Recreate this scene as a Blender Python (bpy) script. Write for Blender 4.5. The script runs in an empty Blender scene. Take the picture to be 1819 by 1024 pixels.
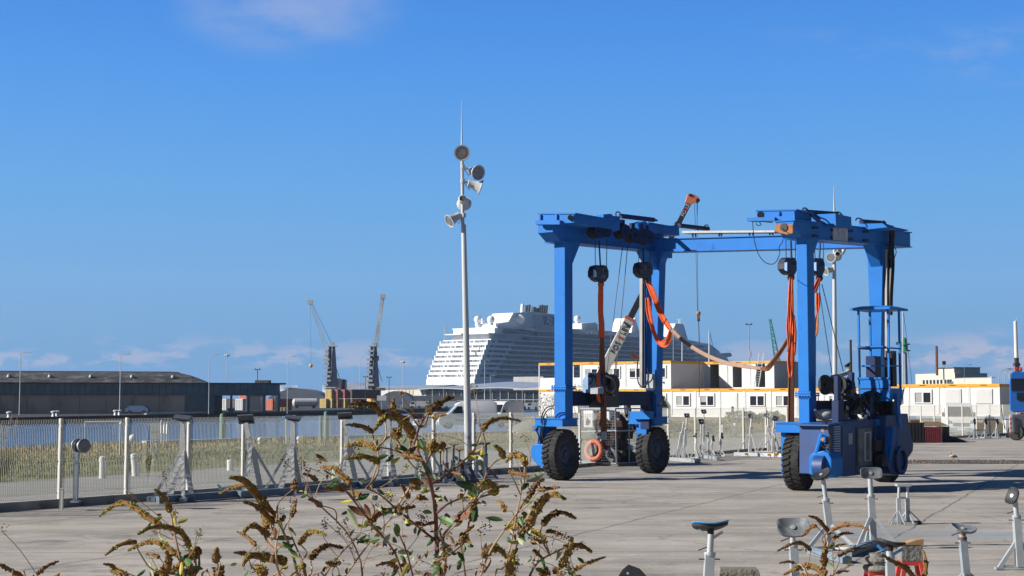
import bpy, math, random
from mathutils import Vector as Vec, Matrix
R = math.radians
# ------------------------------------------------------------------ camera, sky, sun, exposure
sc = bpy.context.scene
COL = sc.collection
FPX, HC, YH = 2600.0, 2.7, 708.0
PITCH = math.atan((YH - 512) / FPX)
cam_d = bpy.data.cameras.new('camera'); cam = bpy.data.objects.new('camera', cam_d); COL.objects.link(cam)
cam.location = (0, 0, HC); cam.rotation_euler = (R(90) + PITCH, 0, 0)
cam_d.sensor_width = 36; cam_d.lens = 36 * FPX / 1819; cam_d.clip_start = 0.1; cam_d.clip_end = 9000
sc.camera = cam
SUN_AZ, SUN_EL = R(-101), R(28); SKY_STRENGTH = 0.12; EXPO = 0.5          # azimuth clockwise from +Y
world = bpy.data.worlds.new('World'); sc.world = world; world.use_nodes = True
def build_world():
    nt = world.node_tree; N = nt.nodes; L = nt.links
    for n in list(N): N.remove(n)
    def nd(t, **k):
        n = N.new(t)
        for a, b in k.items(): setattr(n, a, b)
        return n
    def mth(op, a, b=None, c=None, clamp=False):
        n = nd('ShaderNodeMath', operation=op); n.use_clamp = clamp
        for i, v in enumerate((a, b, c)):
            if v is None: continue
            if isinstance(v, (int, float)): n.inputs[i].default_value = v
            else: L.new(v, n.inputs[i])
        return n.outputs[0]
    out = nd('ShaderNodeOutputWorld'); bg = nd('ShaderNodeBackground')
    sky = nd('ShaderNodeTexSky', sky_type='NISHITA'); sky.sun_disc = False
    sky.sun_elevation = SUN_EL; sky.sun_rotation = SUN_AZ
    sky.air_density = 1.0; sky.dust_density = 0.25; sky.ozone_density = 2.2; sky.altitude = 0
    hs = nd('ShaderNodeHueSaturation'); hs.inputs['Saturation'].default_value = 1.17; hs.inputs['Value'].default_value = 1.0
    L.new(sky.outputs[0], hs.inputs['Color'])
    tc = nd('ShaderNodeTexCoord'); sp = nd('ShaderNodeSeparateXYZ'); L.new(tc.outputs['Generated'], sp.inputs[0])
    y = mth('MAXIMUM', sp.outputs[1], 0.05)
    az = mth('DIVIDE', sp.outputs[0], y); el = mth('DIVIDE', sp.outputs[2], y)
    cmb = nd('ShaderNodeCombineXYZ'); L.new(az, cmb.inputs[0]); L.new(mth('MULTIPLY', el, 2.6), cmb.inputs[1])
    def noise(s, d, r, off):
        mp = nd('ShaderNodeVectorMath', operation='ADD'); L.new(cmb.outputs[0], mp.inputs[0]); mp.inputs[1].default_value = (off, off * .7, off)
        n = nd('ShaderNodeTexNoise'); n.inputs['Scale'].default_value = s; n.inputs['Detail'].default_value = d; n.inputs['Roughness'].default_value = r
        L.new(mp.outputs[0], n.inputs['Vector']); return n.outputs['Fac']
    def smooth(v, a, b):
        m = nd('ShaderNodeMapRange', interpolation_type='SMOOTHSTEP'); L.new(v, m.inputs[0]); m.inputs[1].default_value = a; m.inputs[2].default_value = b
        return m.outputs[0]
    # low cumulus band just over the horizon
    nb = noise(26, 7, .62, 3.1)
    band = mth('MULTIPLY', smooth(el, 0.019, 0.024), smooth(el, 0.048, 0.028))
    m1 = mth('MULTIPLY', mth('MULTIPLY', smooth(nb, .47, .58), band), .75)
    # one soft cloud high on the left
    def blob(ca, ce, ra, re):
        a = mth('DIVIDE', mth('SUBTRACT', az, ca), ra); e = mth('DIVIDE', mth('SUBTRACT', el, ce), re)
        d = mth('ADD', mth('MULTIPLY', a, a), mth('MULTIPLY', e, e)); return smooth(d, 1.0, 0.0)
    n2 = noise(13, 6, .6, 7.7)
    m2 = mth('MULTIPLY', mth('MULTIPLY', blob(-.155, .28, .095, .052), smooth(n2, .22, .66)), .50)
    m3 = mth('MULTIPLY', mth('MULTIPLY', blob(.325, .028, .06, .024), smooth(nb, .38, .56)), .6)
    m5 = mth('MULTIPLY', mth('MULTIPLY', blob(.40, .24, .3, .03), smooth(noise(9, 8, .7, 1.3), .45, .72)), .30)
    # clear maritime blue by elevation (the real sky of the photo is cleaner at the horizon than the model's)
    rp = nd('ShaderNodeValToRGB'); cr = rp.color_ramp; nrm = nd('ShaderNodeVectorMath', operation='NORMALIZE'); L.new(tc.outputs['Generated'], nrm.inputs[0]); s2 = nd('ShaderNodeSeparateXYZ'); L.new(nrm.outputs[0], s2.inputs[0])
    L.new(s2.outputs[2], rp.inputs[0])
    stops = [(0.0, (.135, .335, .66)), (.03, (.125, .335, .665)), (.08, (.155, .39, .74)), (.14, (.122, .375, .785)), (.21, (.078, .315, .81)), (.28, (.048, .245, .75)), (.45, (.03, .12, .40)), (1.0, (.015, .06, .24))]
    cr.elements[0].position = stops[0][0]; cr.elements[0].color = (*stops[0][1], 1); cr.elements[1].position = 1.0; cr.elements[1].color = (*stops[-1][1], 1)
    for p_, c_ in stops[1:-1]: e_ = cr.elements.new(p_); e_.color = (*c_, 1)
    sc2 = nd('ShaderNodeVectorMath', operation='SCALE'); L.new(rp.outputs[0], sc2.inputs[0])
    L.new(mth('MULTIPLY', mth('ADD', mth('MULTIPLY', smooth(s2.outputs[1], .30, .90), .80), .20), 1.03 / SKY_STRENGTH / 2 ** EXPO), sc2.inputs[3])
    bm_ = nd('ShaderNodeMix', data_type='RGBA'); bm_.inputs[0].default_value = .94; L.new(hs.outputs[0], bm_.inputs[6]); L.new(sc2.outputs[0], bm_.inputs[7])
    mix = nd('ShaderNodeMix', data_type='RGBA'); L.new(bm_.outputs[2], mix.inputs[6]); mix.inputs[7].default_value = (*[c_ * 1.04 / SKY_STRENGTH / 2 ** EXPO for c_ in (.40, .47, .665)], 1)
    tot = mth('ADD', mth('ADD', m1, m2), mth('ADD', m3, m5), clamp=True); L.new(tot, mix.inputs[0])
    L.new(mix.outputs[2], bg.inputs['Color']); bg.inputs['Strength'].default_value = SKY_STRENGTH
    L.new(bg.outputs[0], out.inputs[0])
build_world()
sun_d = bpy.data.lights.new('sun', 'SUN'); sun_d.energy = 5.0; sun_d.angle = R(0.53); sun_d.color = (1, .95, .875)
sun = bpy.data.objects.new('sun', sun_d); COL.objects.link(sun)
_sd = Vec((math.sin(SUN_AZ) * math.cos(SUN_EL), math.cos(SUN_AZ) * math.cos(SUN_EL), math.sin(SUN_EL)))
sun.rotation_euler = _sd.to_track_quat('Z', 'Y').to_euler(); sun.location = (-30, -5, 30)
sc.view_settings.view_transform = 'Standard'; sc.view_settings.look = 'None'
sc.view_settings.exposure = EXPO; sc.view_settings.gamma = 1

# ------------------------------------------------------------------ geometry of the place (measured)
CAM = Vec((0, 0, HC)); _f = Vec((0, math.cos(PITCH), math.sin(PITCH))); _u = Vec((0, -math.sin(PITCH), math.cos(PITCH)))
def ray(x, y): return _f + Vec((1, 0, 0)) * ((x - 909.5) / FPX) + _u * ((512 - y) / FPX)
def gr(x, y, z=0.0):
    d = ray(x, y); return CAM + d * ((z - HC) / d.z)
def at(x, y, Y):
    d = ray(x, y); return CAM + d * (Y / d.y)
A0 = R(37.8)                                   # the whole port stands at this angle
U = Vec((math.cos(A0), -math.sin(A0), 0)); V = Vec((math.sin(A0), math.cos(A0), 0)); Z = Vec((0, 0, 1))
X = Vec((1, 0, 0)); Yv = Vec((0, 1, 0))
def rnd(seed): return random.Random(seed)

# ------------------------------------------------------------------ mesh helpers
class MB:
    def __init__(s): s.v = []; s.f = []; s.m = []
    def add(s, vs, fs, m=0):
        k = len(s.v); s.v += [tuple(p) for p in vs]; s.f += [tuple(i + k for i in f) for f in fs]; s.m += [m] * len(fs); return s
    def box(s, c, size, ax=(X, Yv, Z), m=0):
        c = Vec(c); a, b, d = (Vec(ax[i]) * (size[i] / 2) for i in range(3))
        vs = [c + a * i + b * j + d * k for k in (-1, 1) for j in (-1, 1) for i in (-1, 1)]
        return s.add(vs, [(0, 2, 3, 1), (4, 5, 7, 6), (0, 1, 5, 4), (2, 6, 7, 3), (0, 4, 6, 2), (1, 3, 7, 5)], m)
    def lo(s, p0, p1, m=0):                       # box between two corners
        p0 = Vec(p0); p1 = Vec(p1); return s.box((p0 + p1) / 2, [abs(t) for t in (p1 - p0)], m=m)
    def beam(s, a, b, w, h, up=Z, m=0, w2=None, h2=None):
        a = Vec(a); b = Vec(b); d = (b - a).normalized(); side = d.cross(Vec(up))
        if side.length < 1e-4: side = d.cross(X)
        side.normalize(); n = side.cross(d).normalized(); w2 = w2 or w; h2 = h2 or h
        vs = [a + side * i * w / 2 + n * j * h / 2 for i, j in ((-1, -1), (1, -1), (1, 1), (-1, 1))] + [b + side * i * w2 / 2 + n * j * h2 / 2 for i, j in ((-1, -1), (1, -1), (1, 1), (-1, 1))]
        return s.add(vs, [(3, 2, 1, 0), (4, 5, 6, 7), (0, 1, 5, 4), (1, 2, 6, 5), (2, 3, 7, 6), (3, 0, 4, 7)], m)
    def tube(s, pts, r, n=8, m=0, flat=1.0):
        pts = [Vec(p) for p in pts]; rs = r if isinstance(r, (list, tuple)) else [r] * len(pts); vs = []; fs = []
        d0 = (pts[1] - pts[0]).normalized(); ref = Z if abs(d0.z) < .9 else X
        a = d0.cross(ref).normalized()
        for i, p in enumerate(pts):
            d = (pts[min(i + 1, len(pts) - 1)] - pts[max(i - 1, 0)]).normalized()
            a = (a - d * a.dot(d)).normalized(); b = d.cross(a)
            for k in range(n):
                t = 2 * math.pi * k / n; vs.append(p + (a * math.cos(t) + b * math.sin(t) * flat) * rs[i])
        for i in range(len(pts) - 1):
            for k in range(n):
                k2 = (k + 1) % n; fs.append((i * n + k, i * n + k2, (i + 1) * n + k2, (i + 1) * n + k))
        fs.append(tuple(range(n - 1, -1, -1))); fs.append(tuple((len(pts) - 1) * n + k for k in range(n)))
        return s.add(vs, fs, m)
    def cyl(s, a, b, r, r2=None, n=16, m=0): return s.tube([a, b], [r, r if r2 is None else r2], n, m)
    def lathe(s, prof, o, axis, n=24, m=0):       # prof: (radius, height along axis)
        o = Vec(o); ax = Vec(axis).normalized(); a = ax.cross(Z if abs(ax.z) < .9 else X).normalized(); b = ax.cross(a); vs = []; fs = []
        for r, h in prof:
            for k in range(n):
                t = 2 * math.pi * k / n; vs.append(o + ax * h + (a * math.cos(t) + b * math.sin(t)) * r)
        for i in range(len(prof) - 1):
            for k in range(n):
                k2 = (k + 1) % n; fs.append((i * n + k, i * n + k2, (i + 1) * n + k2, (i + 1) * n + k))
        return s.add(vs, fs, m)
    def prism(s, pts, vec, m=0):
        pts = [Vec(p) for p in pts]; vec = Vec(vec); n = len(pts)
        return s.add(pts + [p + vec for p in pts], [tuple(range(n - 1, -1, -1)), tuple(range(n, 2 * n))] + [(i, (i + 1) % n, (i + 1) % n + n, i + n) for i in range(n)], m)
    def loft(s, rings, m=0, cap=True):
        n = len(rings[0]); vs = [p for r in rings for p in r]; fs = []
        for i in range(len(rings) - 1):
            for k in range(n):
                k2 = (k + 1) % n; fs.append((i * n + k, i * n + k2, (i + 1) * n + k2, (i + 1) * n + k))
        if cap: fs += [tuple(range(n - 1, -1, -1)), tuple((len(rings) - 1) * n + k for k in range(n))]
        return s.add(vs, fs, m)
    def ball(s, c, r, nu=14, nv=9, sc_=(1, 1, 1), m=0):
        c = Vec(c); prof = [(math.sin(math.pi * i / nv) * r, -math.cos(math.pi * i / nv) * r) for i in range(nv + 1)]
        k = len(s.v); s.lathe([(max(a, 1e-4), b) for a, b in prof], (0, 0, 0), Z, nu, m)
        for i in range(k, len(s.v)):
            p = s.v[i]; s.v[i] = (c.x + p[0] * sc_[0], c.y + p[1] * sc_[1], c.z + p[2] * sc_[2])
        return s
    def torus(s, c, R_, r, axis, n=32, k=12, m=0):
        ax = Vec(axis).normalized(); prof = [(R_ + r * math.cos(2 * math.pi * i / k), r * math.sin(2 * math.pi * i / k)) for i in range(k + 1)]
        return s.lathe(prof, c, ax, n, m)
    def build(s, name, mats, parent=None, smooth=False, local=False, bevel=0):
        me = bpy.data.meshes.new(name); off = Vec((0, 0, 0))
        if parent is not None and not local: off = WL[parent.name]
        me.from_pydata([tuple(Vec(p) - off) for p in s.v], [], s.f)
        for mt in (mats if isinstance(mats, (list, tuple)) else [mats]): me.materials.append(mt)
        if any(s.m): me.polygons.foreach_set('material_index', s.m)
        me.validate(); me.update()
        import bmesh
        bm = bmesh.new(); bm.from_mesh(me); bmesh.ops.recalc_face_normals(bm, faces=bm.faces); bm.to_mesh(me); bm.free()
        if smooth:
            me.polygons.foreach_set('use_smooth', [True] * len(me.polygons)); me.set_sharp_from_angle(angle=R(38))
        o = bpy.data.objects.new(name, me); COL.objects.link(o)
        if bevel:
            b = o.modifiers.new('bevel', 'BEVEL'); b.width = bevel; b.segments = 2; b.limit_method = 'ANGLE'; b.angle_limit = R(40)
        if parent is not None: o.parent = parent; WL[o.name] = Vec((0, 0, 0)) if local else off
        else: WL[o.name] = Vec((0, 0, 0))
        return o
WL = {}
def pieces(mb):                                   # the connected pieces of a mesh builder, each as its own
    par = list(range(len(mb.v)))
    def find(a):
        while par[a] != a: par[a] = par[par[a]]; a = par[a]
        return a
    for f in mb.f:
        r0 = find(f[0])
        for i in f[1:]: par[find(i)] = r0
    comp = {}
    for f, m in zip(mb.f, mb.m): comp.setdefault(find(f[0]), []).append((f, m))
    out = []
    for fs in comp.values():
        n = MB(); ids = sorted({i for f, _ in fs for i in f}); mp = {i: k for k, i in enumerate(ids)}
        n.v = [mb.v[i] for i in ids]; n.f = [tuple(mp[i] for i in f) for f, _ in fs]; n.m = [m for _, m in fs]; out.append(n)
    return out
def split(mb, name, mats, parent, **k): return [p.build(name, mats, parent, **k) for p in pieces(mb)]
def tag(o, label=None, cat=None, group=None, kind=None):
    if label: o['label'] = label
    if cat: o['category'] = cat
    if group: o['group'] = group
    if kind: o['kind'] = kind
    return o
def thing(name, label, cat, loc=(0, 0, 0), rz=0, group=None):
    o = bpy.data.objects.new(name, None); COL.objects.link(o); o.location = loc; o.rotation_euler = (0, 0, rz); o.empty_display_size = .3
    WL[o.name] = Vec(loc); return tag(o, label, cat, group)
KIDS = {}
def dup(o, parent=None, loc=None, rz=None, label=None, scale=None):
    c = o.copy(); COL.objects.link(c)
    if parent is not None: c.parent = parent
    if loc is not None: c.location = loc
    if rz is not None: c.rotation_euler = (0, 0, rz)
    if label: c['label'] = label
    if scale: c.scale = (scale,) * 3
    for ch in [q for q in bpy.data.objects if q.parent == o]: dup(ch, c)
    return c
def solo(mb, name, mats, label, cat, base, group=None, smooth=False, kind=None):   # a thing that is one mesh, origin at its base
    base = Vec(base); mb.v = [tuple(Vec(p) - base) for p in mb.v]
    o = mb.build(name, mats, None, smooth); o.location = base
    return tag(o, label, cat, group, kind)

# ------------------------------------------------------------------ materials
def mat(name, col, rough=.6, metal=0, var=.12, vs=2.0, dirt=None, da=.35, ds=1.2, dt=.5, bump=0, bs=30, spec=.5, stretch=(1, 1, 1), coat=0, rust=0):
    m = bpy.data.materials.new(name); m.use_nodes = True; nt = m.node_tree; N = nt.nodes; L = nt.links; b = N['Principled BSDF']
    b.inputs['Roughness'].default_value = rough; b.inputs['Metallic'].default_value = metal; b.inputs['Specular IOR Level'].default_value = spec
    if coat: b.inputs['Coat Weight'].default_value = coat
    tc = N.new('ShaderNodeTexCoord'); mp = N.new('ShaderNodeMapping'); mp.inputs['Scale'].default_value = stretch; L.new(tc.outputs['Object'], mp.inputs[0])
    n = N.new('ShaderNodeTexNoise'); n.inputs['Scale'].default_value = vs; n.inputs['Detail'].default_value = 6; n.inputs['Roughness'].default_value = .6; L.new(mp.outputs[0], n.inputs['Vector'])
    mr = N.new('ShaderNodeMapRange'); mr.inputs[1].default_value = .25; mr.inputs[2].default_value = .75; mr.inputs[3].default_value = 1 - var; mr.inputs[4].default_value = 1 + var; L.new(n.outputs['Fac'], mr.inputs[0])
    mx = N.new('ShaderNodeMix'); mx.data_type = 'RGBA'; mx.blend_type = 'MULTIPLY'; mx.inputs[0].default_value = 1; mx.inputs[6].default_value = (*col, 1); L.new(mr.outputs[0], mx.inputs[7])
    src = mx.outputs[2]
    if dirt:
        n2 = N.new('ShaderNodeTexNoise'); n2.inputs['Scale'].default_value = ds; n2.inputs['Detail'].default_value = 9; n2.inputs['Roughness'].default_value = .7; L.new(mp.outputs[0], n2.inputs['Vector'])
        m2 = N.new('ShaderNodeMapRange'); m2.inputs[1].default_value = dt; m2.inputs[2].default_value = dt + .16; m2.inputs[4].default_value = da; L.new(n2.outputs['Fac'], m2.inputs[0])
        mm = N.new('ShaderNodeMix'); mm.data_type = 'RGBA'; L.new(m2.outputs[0], mm.inputs[0]); L.new(src, mm.inputs[6]); mm.inputs[7].default_value = (*dirt, 1); src = mm.outputs[2]
    if rust:
        m4 = N.new('ShaderNodeMapping'); m4.inputs['Scale'].default_value = (3.2, 3.2, .7); L.new(tc.outputs['Object'], m4.inputs[0])
        n4 = N.new('ShaderNodeTexNoise'); n4.inputs['Scale'].default_value = 2.4; n4.inputs['Detail'].default_value = 8; n4.inputs['Roughness'].default_value = .72; L.new(m4.outputs[0], n4.inputs['Vector'])
        r4 = N.new('ShaderNodeMapRange'); r4.inputs[1].default_value = .58; r4.inputs[2].default_value = .72; r4.inputs[4].default_value = rust; L.new(n4.outputs['Fac'], r4.inputs[0])
        x4 = N.new('ShaderNodeMix'); x4.data_type = 'RGBA'; L.new(r4.outputs[0], x4.inputs[0]); L.new(src, x4.inputs[6]); x4.inputs[7].default_value = (.09, .05, .045, 1); src = x4.outputs[2]
    L.new(src, b.inputs['Base Color'])
    if bump:
        n3 = N.new('ShaderNodeTexNoise'); n3.inputs['Scale'].default_value = bs; n3.inputs['Detail'].default_value = 5; L.new(tc.outputs['Object'], n3.inputs['Vector'])
        bp = N.new('ShaderNodeBump'); bp.inputs['Strength'].default_value = bump; bp.inputs['Distance'].default_value = .05; L.new(n3.outputs['Fac'], bp.inputs['Height']); L.new(bp.outputs[0], b.inputs['Normal'])
    return m
M = {}
def mk(name, *a, **k): M[name] = mat(name, *a, **k); return M[name]
mk('lift_blue', (.012, .168, .56), rust=.6, spec=.22, rough=.48, var=.08, vs=1.3, dirt=(.012, .09, .29), da=.4, ds=2.2, dt=.56)
mk('lift_navy', (.006, .022, .095), spec=.3, rough=.5, var=.15, dirt=(.03, .03, .05), da=.5, dt=.55)
mk('rubber', (.022, .023, .025), rough=.85, var=.25, vs=5, dirt=(.12, .11, .10), da=.4, dt=.52, bump=.3)
mk('dark_steel', (.03, .032, .04), rough=.55, metal=.4, var=.3, vs=6, dirt=(.10, .07, .05), da=.5)
mk('grease_black', (.012, .012, .016), rough=.4, var=.3)
mk('wire', (.035, .035, .045), rough=.5, metal=.5)
mk('galv', (.46, .50, .53), rough=.5, metal=.35, var=.14, vs=5, dirt=(.22, .19, .16), da=.5, dt=.56)
mk('galv_dull', (.31, .36, .41), rough=.6, metal=.2, var=.18, vs=4, dirt=(.14, .13, .12), da=.5, dt=.54)
mk('galv_blue', (.20, .27, .34), rough=.6, metal=.2, var=.2, vs=4, dirt=(.12, .12, .12), da=.5, dt=.54)
mk('pad_grey', (.17, .18, .195), rough=.55, var=.35, vs=7, dirt=(.33, .34, .36), da=.6, ds=7, dt=.5)
mk('pad_dark', (.02, .022, .028), rough=.6, var=.4, vs=8, dirt=(.12, .13, .14), da=.5, ds=6, dt=.55)
mk('pad_blue', (.03, .30, .70), rough=.45, var=.2, vs=9, dirt=(.5, .6, .65), da=.6, ds=9, dt=.55)
mk('rust', (.16, .065, .03), rough=.9, var=.35, vs=9, dirt=(.05, .03, .02), da=.6)
mk('fence_white', (.66, .64, .60), rough=.55, var=.10, vs=3, dirt=(.45, .36, .26), da=.4, ds=5, dt=.6)
mk('fence_wire', (.58, .59, .53), rough=.5, var=.1, spec=.4)
mk('mast_white', (.50, .52, .53), rough=.4, var=.06, dirt=(.4, .36, .3), da=.25, ds=1.5, dt=.6)
mk('white_paint', (.70, .70, .70), rough=.4, var=.05, dirt=(.5, .46, .40), da=.3, ds=.8, dt=.6)
mk('cabin_white', (.64, .64, .64), rough=.5, var=.05, vs=.8, dirt=(.5, .46, .40), da=.35, ds=.9, dt=.58)
mk('cabin_yellow', (.72, .34, .015), rough=.5, var=.06)
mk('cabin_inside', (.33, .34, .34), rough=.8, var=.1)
mk('frame_white', (.72, .72, .72), rough=.4, var=.04)
mk('glass_dark', (.015, .02, .03), rough=.08, var=.3, vs=.7, spec=.7)
mk('orange', (.72, .105, .022), rough=.75, var=.22, vs=6, dirt=(.35, .10, .04), da=.5, ds=4, dt=.52)
mk('orange_light', (.85, .28, .10), rough=.8, var=.2, vs=6, dirt=(.5, .2, .1), da=.4, ds=4)
mk('strap_brown', (.17, .065, .035), rough=.9, var=.25, vs=8, dirt=(.30, .15, .09), da=.5, ds=5, stretch=(1, 1, .4))
mk('strap_pale', (.33, .22, .165), rough=.9, var=.25, vs=8, dirt=(.25, .13, .09), da=.5, ds=4)
mk('ring_orange', (.62, .16, .09), rough=.6, var=.14, vs=4, dirt=(.4, .22, .17), da=.4, ds=6)
mk('stone_grey', (.22, .21, .19), rough=.95, var=.3, vs=5, bump=.5, bs=20)
mk('black_plastic', (.02, .02, .022), rough=.5, var=.3)
mk('maroon', (.20, .03, .05), rough=.55, var=.2, vs=4)
mk('wood', (.38, .25, .13), rough=.85, var=.25, vs=4, stretch=(1, 6, 6), dirt=(.2, .14, .08), da=.4)
mk('wood_grey', (.20, .18, .15), rough=.9, var=.3, vs=5, stretch=(1, 5, 5), bump=.4)
mk('red_paint', (.62, .07, .05), rough=.45, var=.15, dirt=(.2, .06, .04), da=.5, ds=6)
mk('green_paint', (.03, .22, .13), rough=.5, var=.15)
mk('lens', (.20, .21, .23), rough=.15, var=.35, vs=14, spec=.8)
mk('text_black', (.02, .02, .02), rough=.6); mk('text_white', (.8, .8, .8), rough=.6); mk('text_red', (.7, .1, .04), rough=.6)
def text(parent, s, size, o, right, up, m, depth=.004, name='lettering', local=False, sx=1):
    c = bpy.data.curves.new('t', 'FONT'); c.body = s; c.size = size; c.extrude = depth; c.align_x = 'CENTER'; c.align_y = 'CENTER'; c.resolution_u = 2
    t = bpy.data.objects.new('t', c); COL.objects.link(t); dg = bpy.context.evaluated_depsgraph_get(); me = bpy.data.meshes.new_from_object(t.evaluated_get(dg))
    bpy.data.objects.remove(t); right = Vec(right).normalized(); up = Vec(up).normalized(); n = right.cross(up); off = Vec((0, 0, 0)) if local else WL[parent.name]
    for v in me.vertices: p = v.co.copy(); v.co = Vec(o) + right * p.x * sx + up * p.y + n * p.z - off
    me.materials.clear(); me.materials.append(m); q = bpy.data.objects.new(name, me); me.name = name; COL.objects.link(q); q.parent = parent; return q
# ------------------------------------------------------------------ ground, quays, water
def node_mat(name):
    m = bpy.data.materials.new(name); m.use_nodes = True; return m, m.node_tree.nodes, m.node_tree.links, m.node_tree.nodes['Principled BSDF']
def concrete_mat():
    m, N, L, b = node_mat('yard_concrete'); b.inputs['Specular IOR Level'].default_value = .3
    g = N.new('ShaderNodeNewGeometry')
    def mp(scale, rot=0, loc=(0, 0, 0)):
        q = N.new('ShaderNodeMapping'); q.inputs['Scale'].default_value = scale; q.inputs['Rotation'].default_value = (0, 0, rot); q.inputs['Location'].default_value = loc; L.new(g.outputs['Position'], q.inputs[0]); return q.outputs[0]
    def noise(v, s, d=6, r=.6):
        n = N.new('ShaderNodeTexNoise'); n.inputs['Scale'].default_value = s; n.inputs['Detail'].default_value = d; n.inputs['Roughness'].default_value = r; L.new(v, n.inputs['Vector']); return n.outputs['Fac']
    def rng(v, a, b_, c=0, d=1, sm=True):
        q = N.new('ShaderNodeMapRange'); q.interpolation_type = 'SMOOTHSTEP' if sm else 'LINEAR'
        L.new(v, q.inputs[0]); q.inputs[1].default_value = a; q.inputs[2].default_value = b_; q.inputs[3].default_value = c; q.inputs[4].default_value = d; return q.outputs[0]
    def mix(f, a, b_, bt='MIX'):
        q = N.new('ShaderNodeMix'); q.data_type = 'RGBA'; q.blend_type = bt
        for i, v in ((0, f), (6, a), (7, b_)):
            if isinstance(v, (int, float)): q.inputs[i].default_value = v
            elif isinstance(v, tuple): q.inputs[i].default_value = (*v, 1)
            else: L.new(v, q.inputs[i])
        return q.outputs[2]
    def mth(op, a, b_=None):
        q = N.new('ShaderNodeMath'); q.operation = op
        for i, v in ((0, a), (1, b_)):
            if v is None: continue
            if isinstance(v, (int, float)): q.inputs[i].default_value = v
            else: L.new(v, q.inputs[i])
        return q.outputs[0]
    c = mix(rng(noise(mp((.22, .5, 1)), 1.0, 8, .65), .36, .64), (.34, .31, .27), (.50, .455, .395))
    c = mix(rng(noise(mp((.07, .55, 1), .05), 1.3, 8, .75), .42, .70, 0, .6), c, (.27, .245, .215))      # long dark streaks
    c = mix(rng(noise(mp((.12, 1.3, 1), -.10), 1.1, 9, .75), .50, .68, 0, .6), c, (.20, .185, .165))
    c = mix(rng(noise(mp((.6, 1, 1)), .35, 8, .72), .56, .66, 0, .7), c, (.15, .14, .13))            # oil and damp patches
    c = mix(rng(noise(mp((1, 1.5, 1), .3), .9, 9, .78), .54, .68, 0, .45), c, (.20, .185, .165))
    c = mix(rng(noise(mp((1, 1, 1)), 9, 4, .7), .60, .72, 0, .6), c, (.13, .12, .11))                 # gritty speckle
    c = mix(rng(noise(mp((1, 1, 1)), 22, 4, .8), .45, .7, .0, .28), c, (.17, .16, .14))
    c = mix(rng(noise(mp((1, .8, 1)), 1.6, 8, .75), .52, .7, 0, .5), c, (.56, .52, .46))
    dn = N.new('ShaderNodeTexNoise'); dn.inputs['Scale'].default_value = .9; dn.inputs['Detail'].default_value = 5; L.new(g.outputs['Position'], dn.inputs['Vector'])
    dv = N.new('ShaderNodeVectorMath'); dv.operation = 'MULTIPLY_ADD'; L.new(dn.outputs['Color'], dv.inputs[0]); dv.inputs[1].default_value = (1.6, 1.6, 0); L.new(g.outputs['Position'], dv.inputs[2])
    vo = N.new('ShaderNodeTexVoronoi'); vo.feature = 'DISTANCE_TO_EDGE'; vo.inputs['Scale'].default_value = .17; L.new(dv.outputs[0], vo.inputs['Vector'])
    c = mix(mth('MULTIPLY', rng(vo.outputs['Distance'], .007, .002), rng(noise(mp((1, 1, 1)), .2), .42, .55, 0, .4)), c, (.12, .11, .10))   # hairline cracks
    sp = N.new('ShaderNodeSeparateXYZ'); L.new(g.outputs['Position'], sp.inputs[0])
    wob = mth('MULTIPLY', mth('SUBTRACT', noise(mp((1, 1, 1)), .8, 3), .5), .22)
    def joint(v, period, off, wd):
        t = mth('DIVIDE', mth('ADD', mth('ADD', v, wob), off), period); t = mth('ABSOLUTE', mth('SUBTRACT', mth('FRACT', t), .5)); return rng(t, wd / period, 0)
    ys = mth('ADD', sp.outputs[1], mth('MULTIPLY', sp.outputs[0], -.02)); xs = mth('ADD', sp.outputs[0], mth('MULTIPLY', sp.outputs[1], -.42))
    c = mix(mth('MULTIPLY', joint(ys, 7.6, .6, .05), .6), c, (.07, .065, .06))
    c = mix(mth('MULTIPLY', joint(xs, 6.4, 1.4, .05), .8), c, (.09, .085, .08))
    # pale blue antifouling dust where hulls were sanded
    def blob(cx, cy, rx, ry):
        a = mth('DIVIDE', mth('SUBTRACT', sp.outputs[0], cx), rx); e = mth('DIVIDE', mth('SUBTRACT', sp.outputs[1], cy), ry)
        return rng(mth('ADD', mth('MULTIPLY', a, a), mth('MULTIPLY', e, e)), 1, 0)
    bl = mth('MULTIPLY', mth('ADD', blob(8.4, 29.4, 3.6, 1.5), blob(10.6, 29.0, 1.6, .8)), rng(noise(mp((.6, 3, 1)), 1.2, 6, .7), .42, .62, 0, .8))
    c = mix(bl, c, (.26, .34, .42))
    L.new(c, b.inputs['Base Color']); L.new(rng(noise(mp((1, 1, 1)), .5), .3, .7, .7, .95), b.inputs['Roughness'])
    bp = N.new('ShaderNodeBump'); bp.inputs['Strength'].default_value = .35; bp.inputs['Distance'].default_value = .02; L.new(noise(mp((1, 1, 1)), 16, 6, .7), bp.inputs['Height']); L.new(bp.outputs[0], b.inputs['Normal'])
    return m
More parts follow.
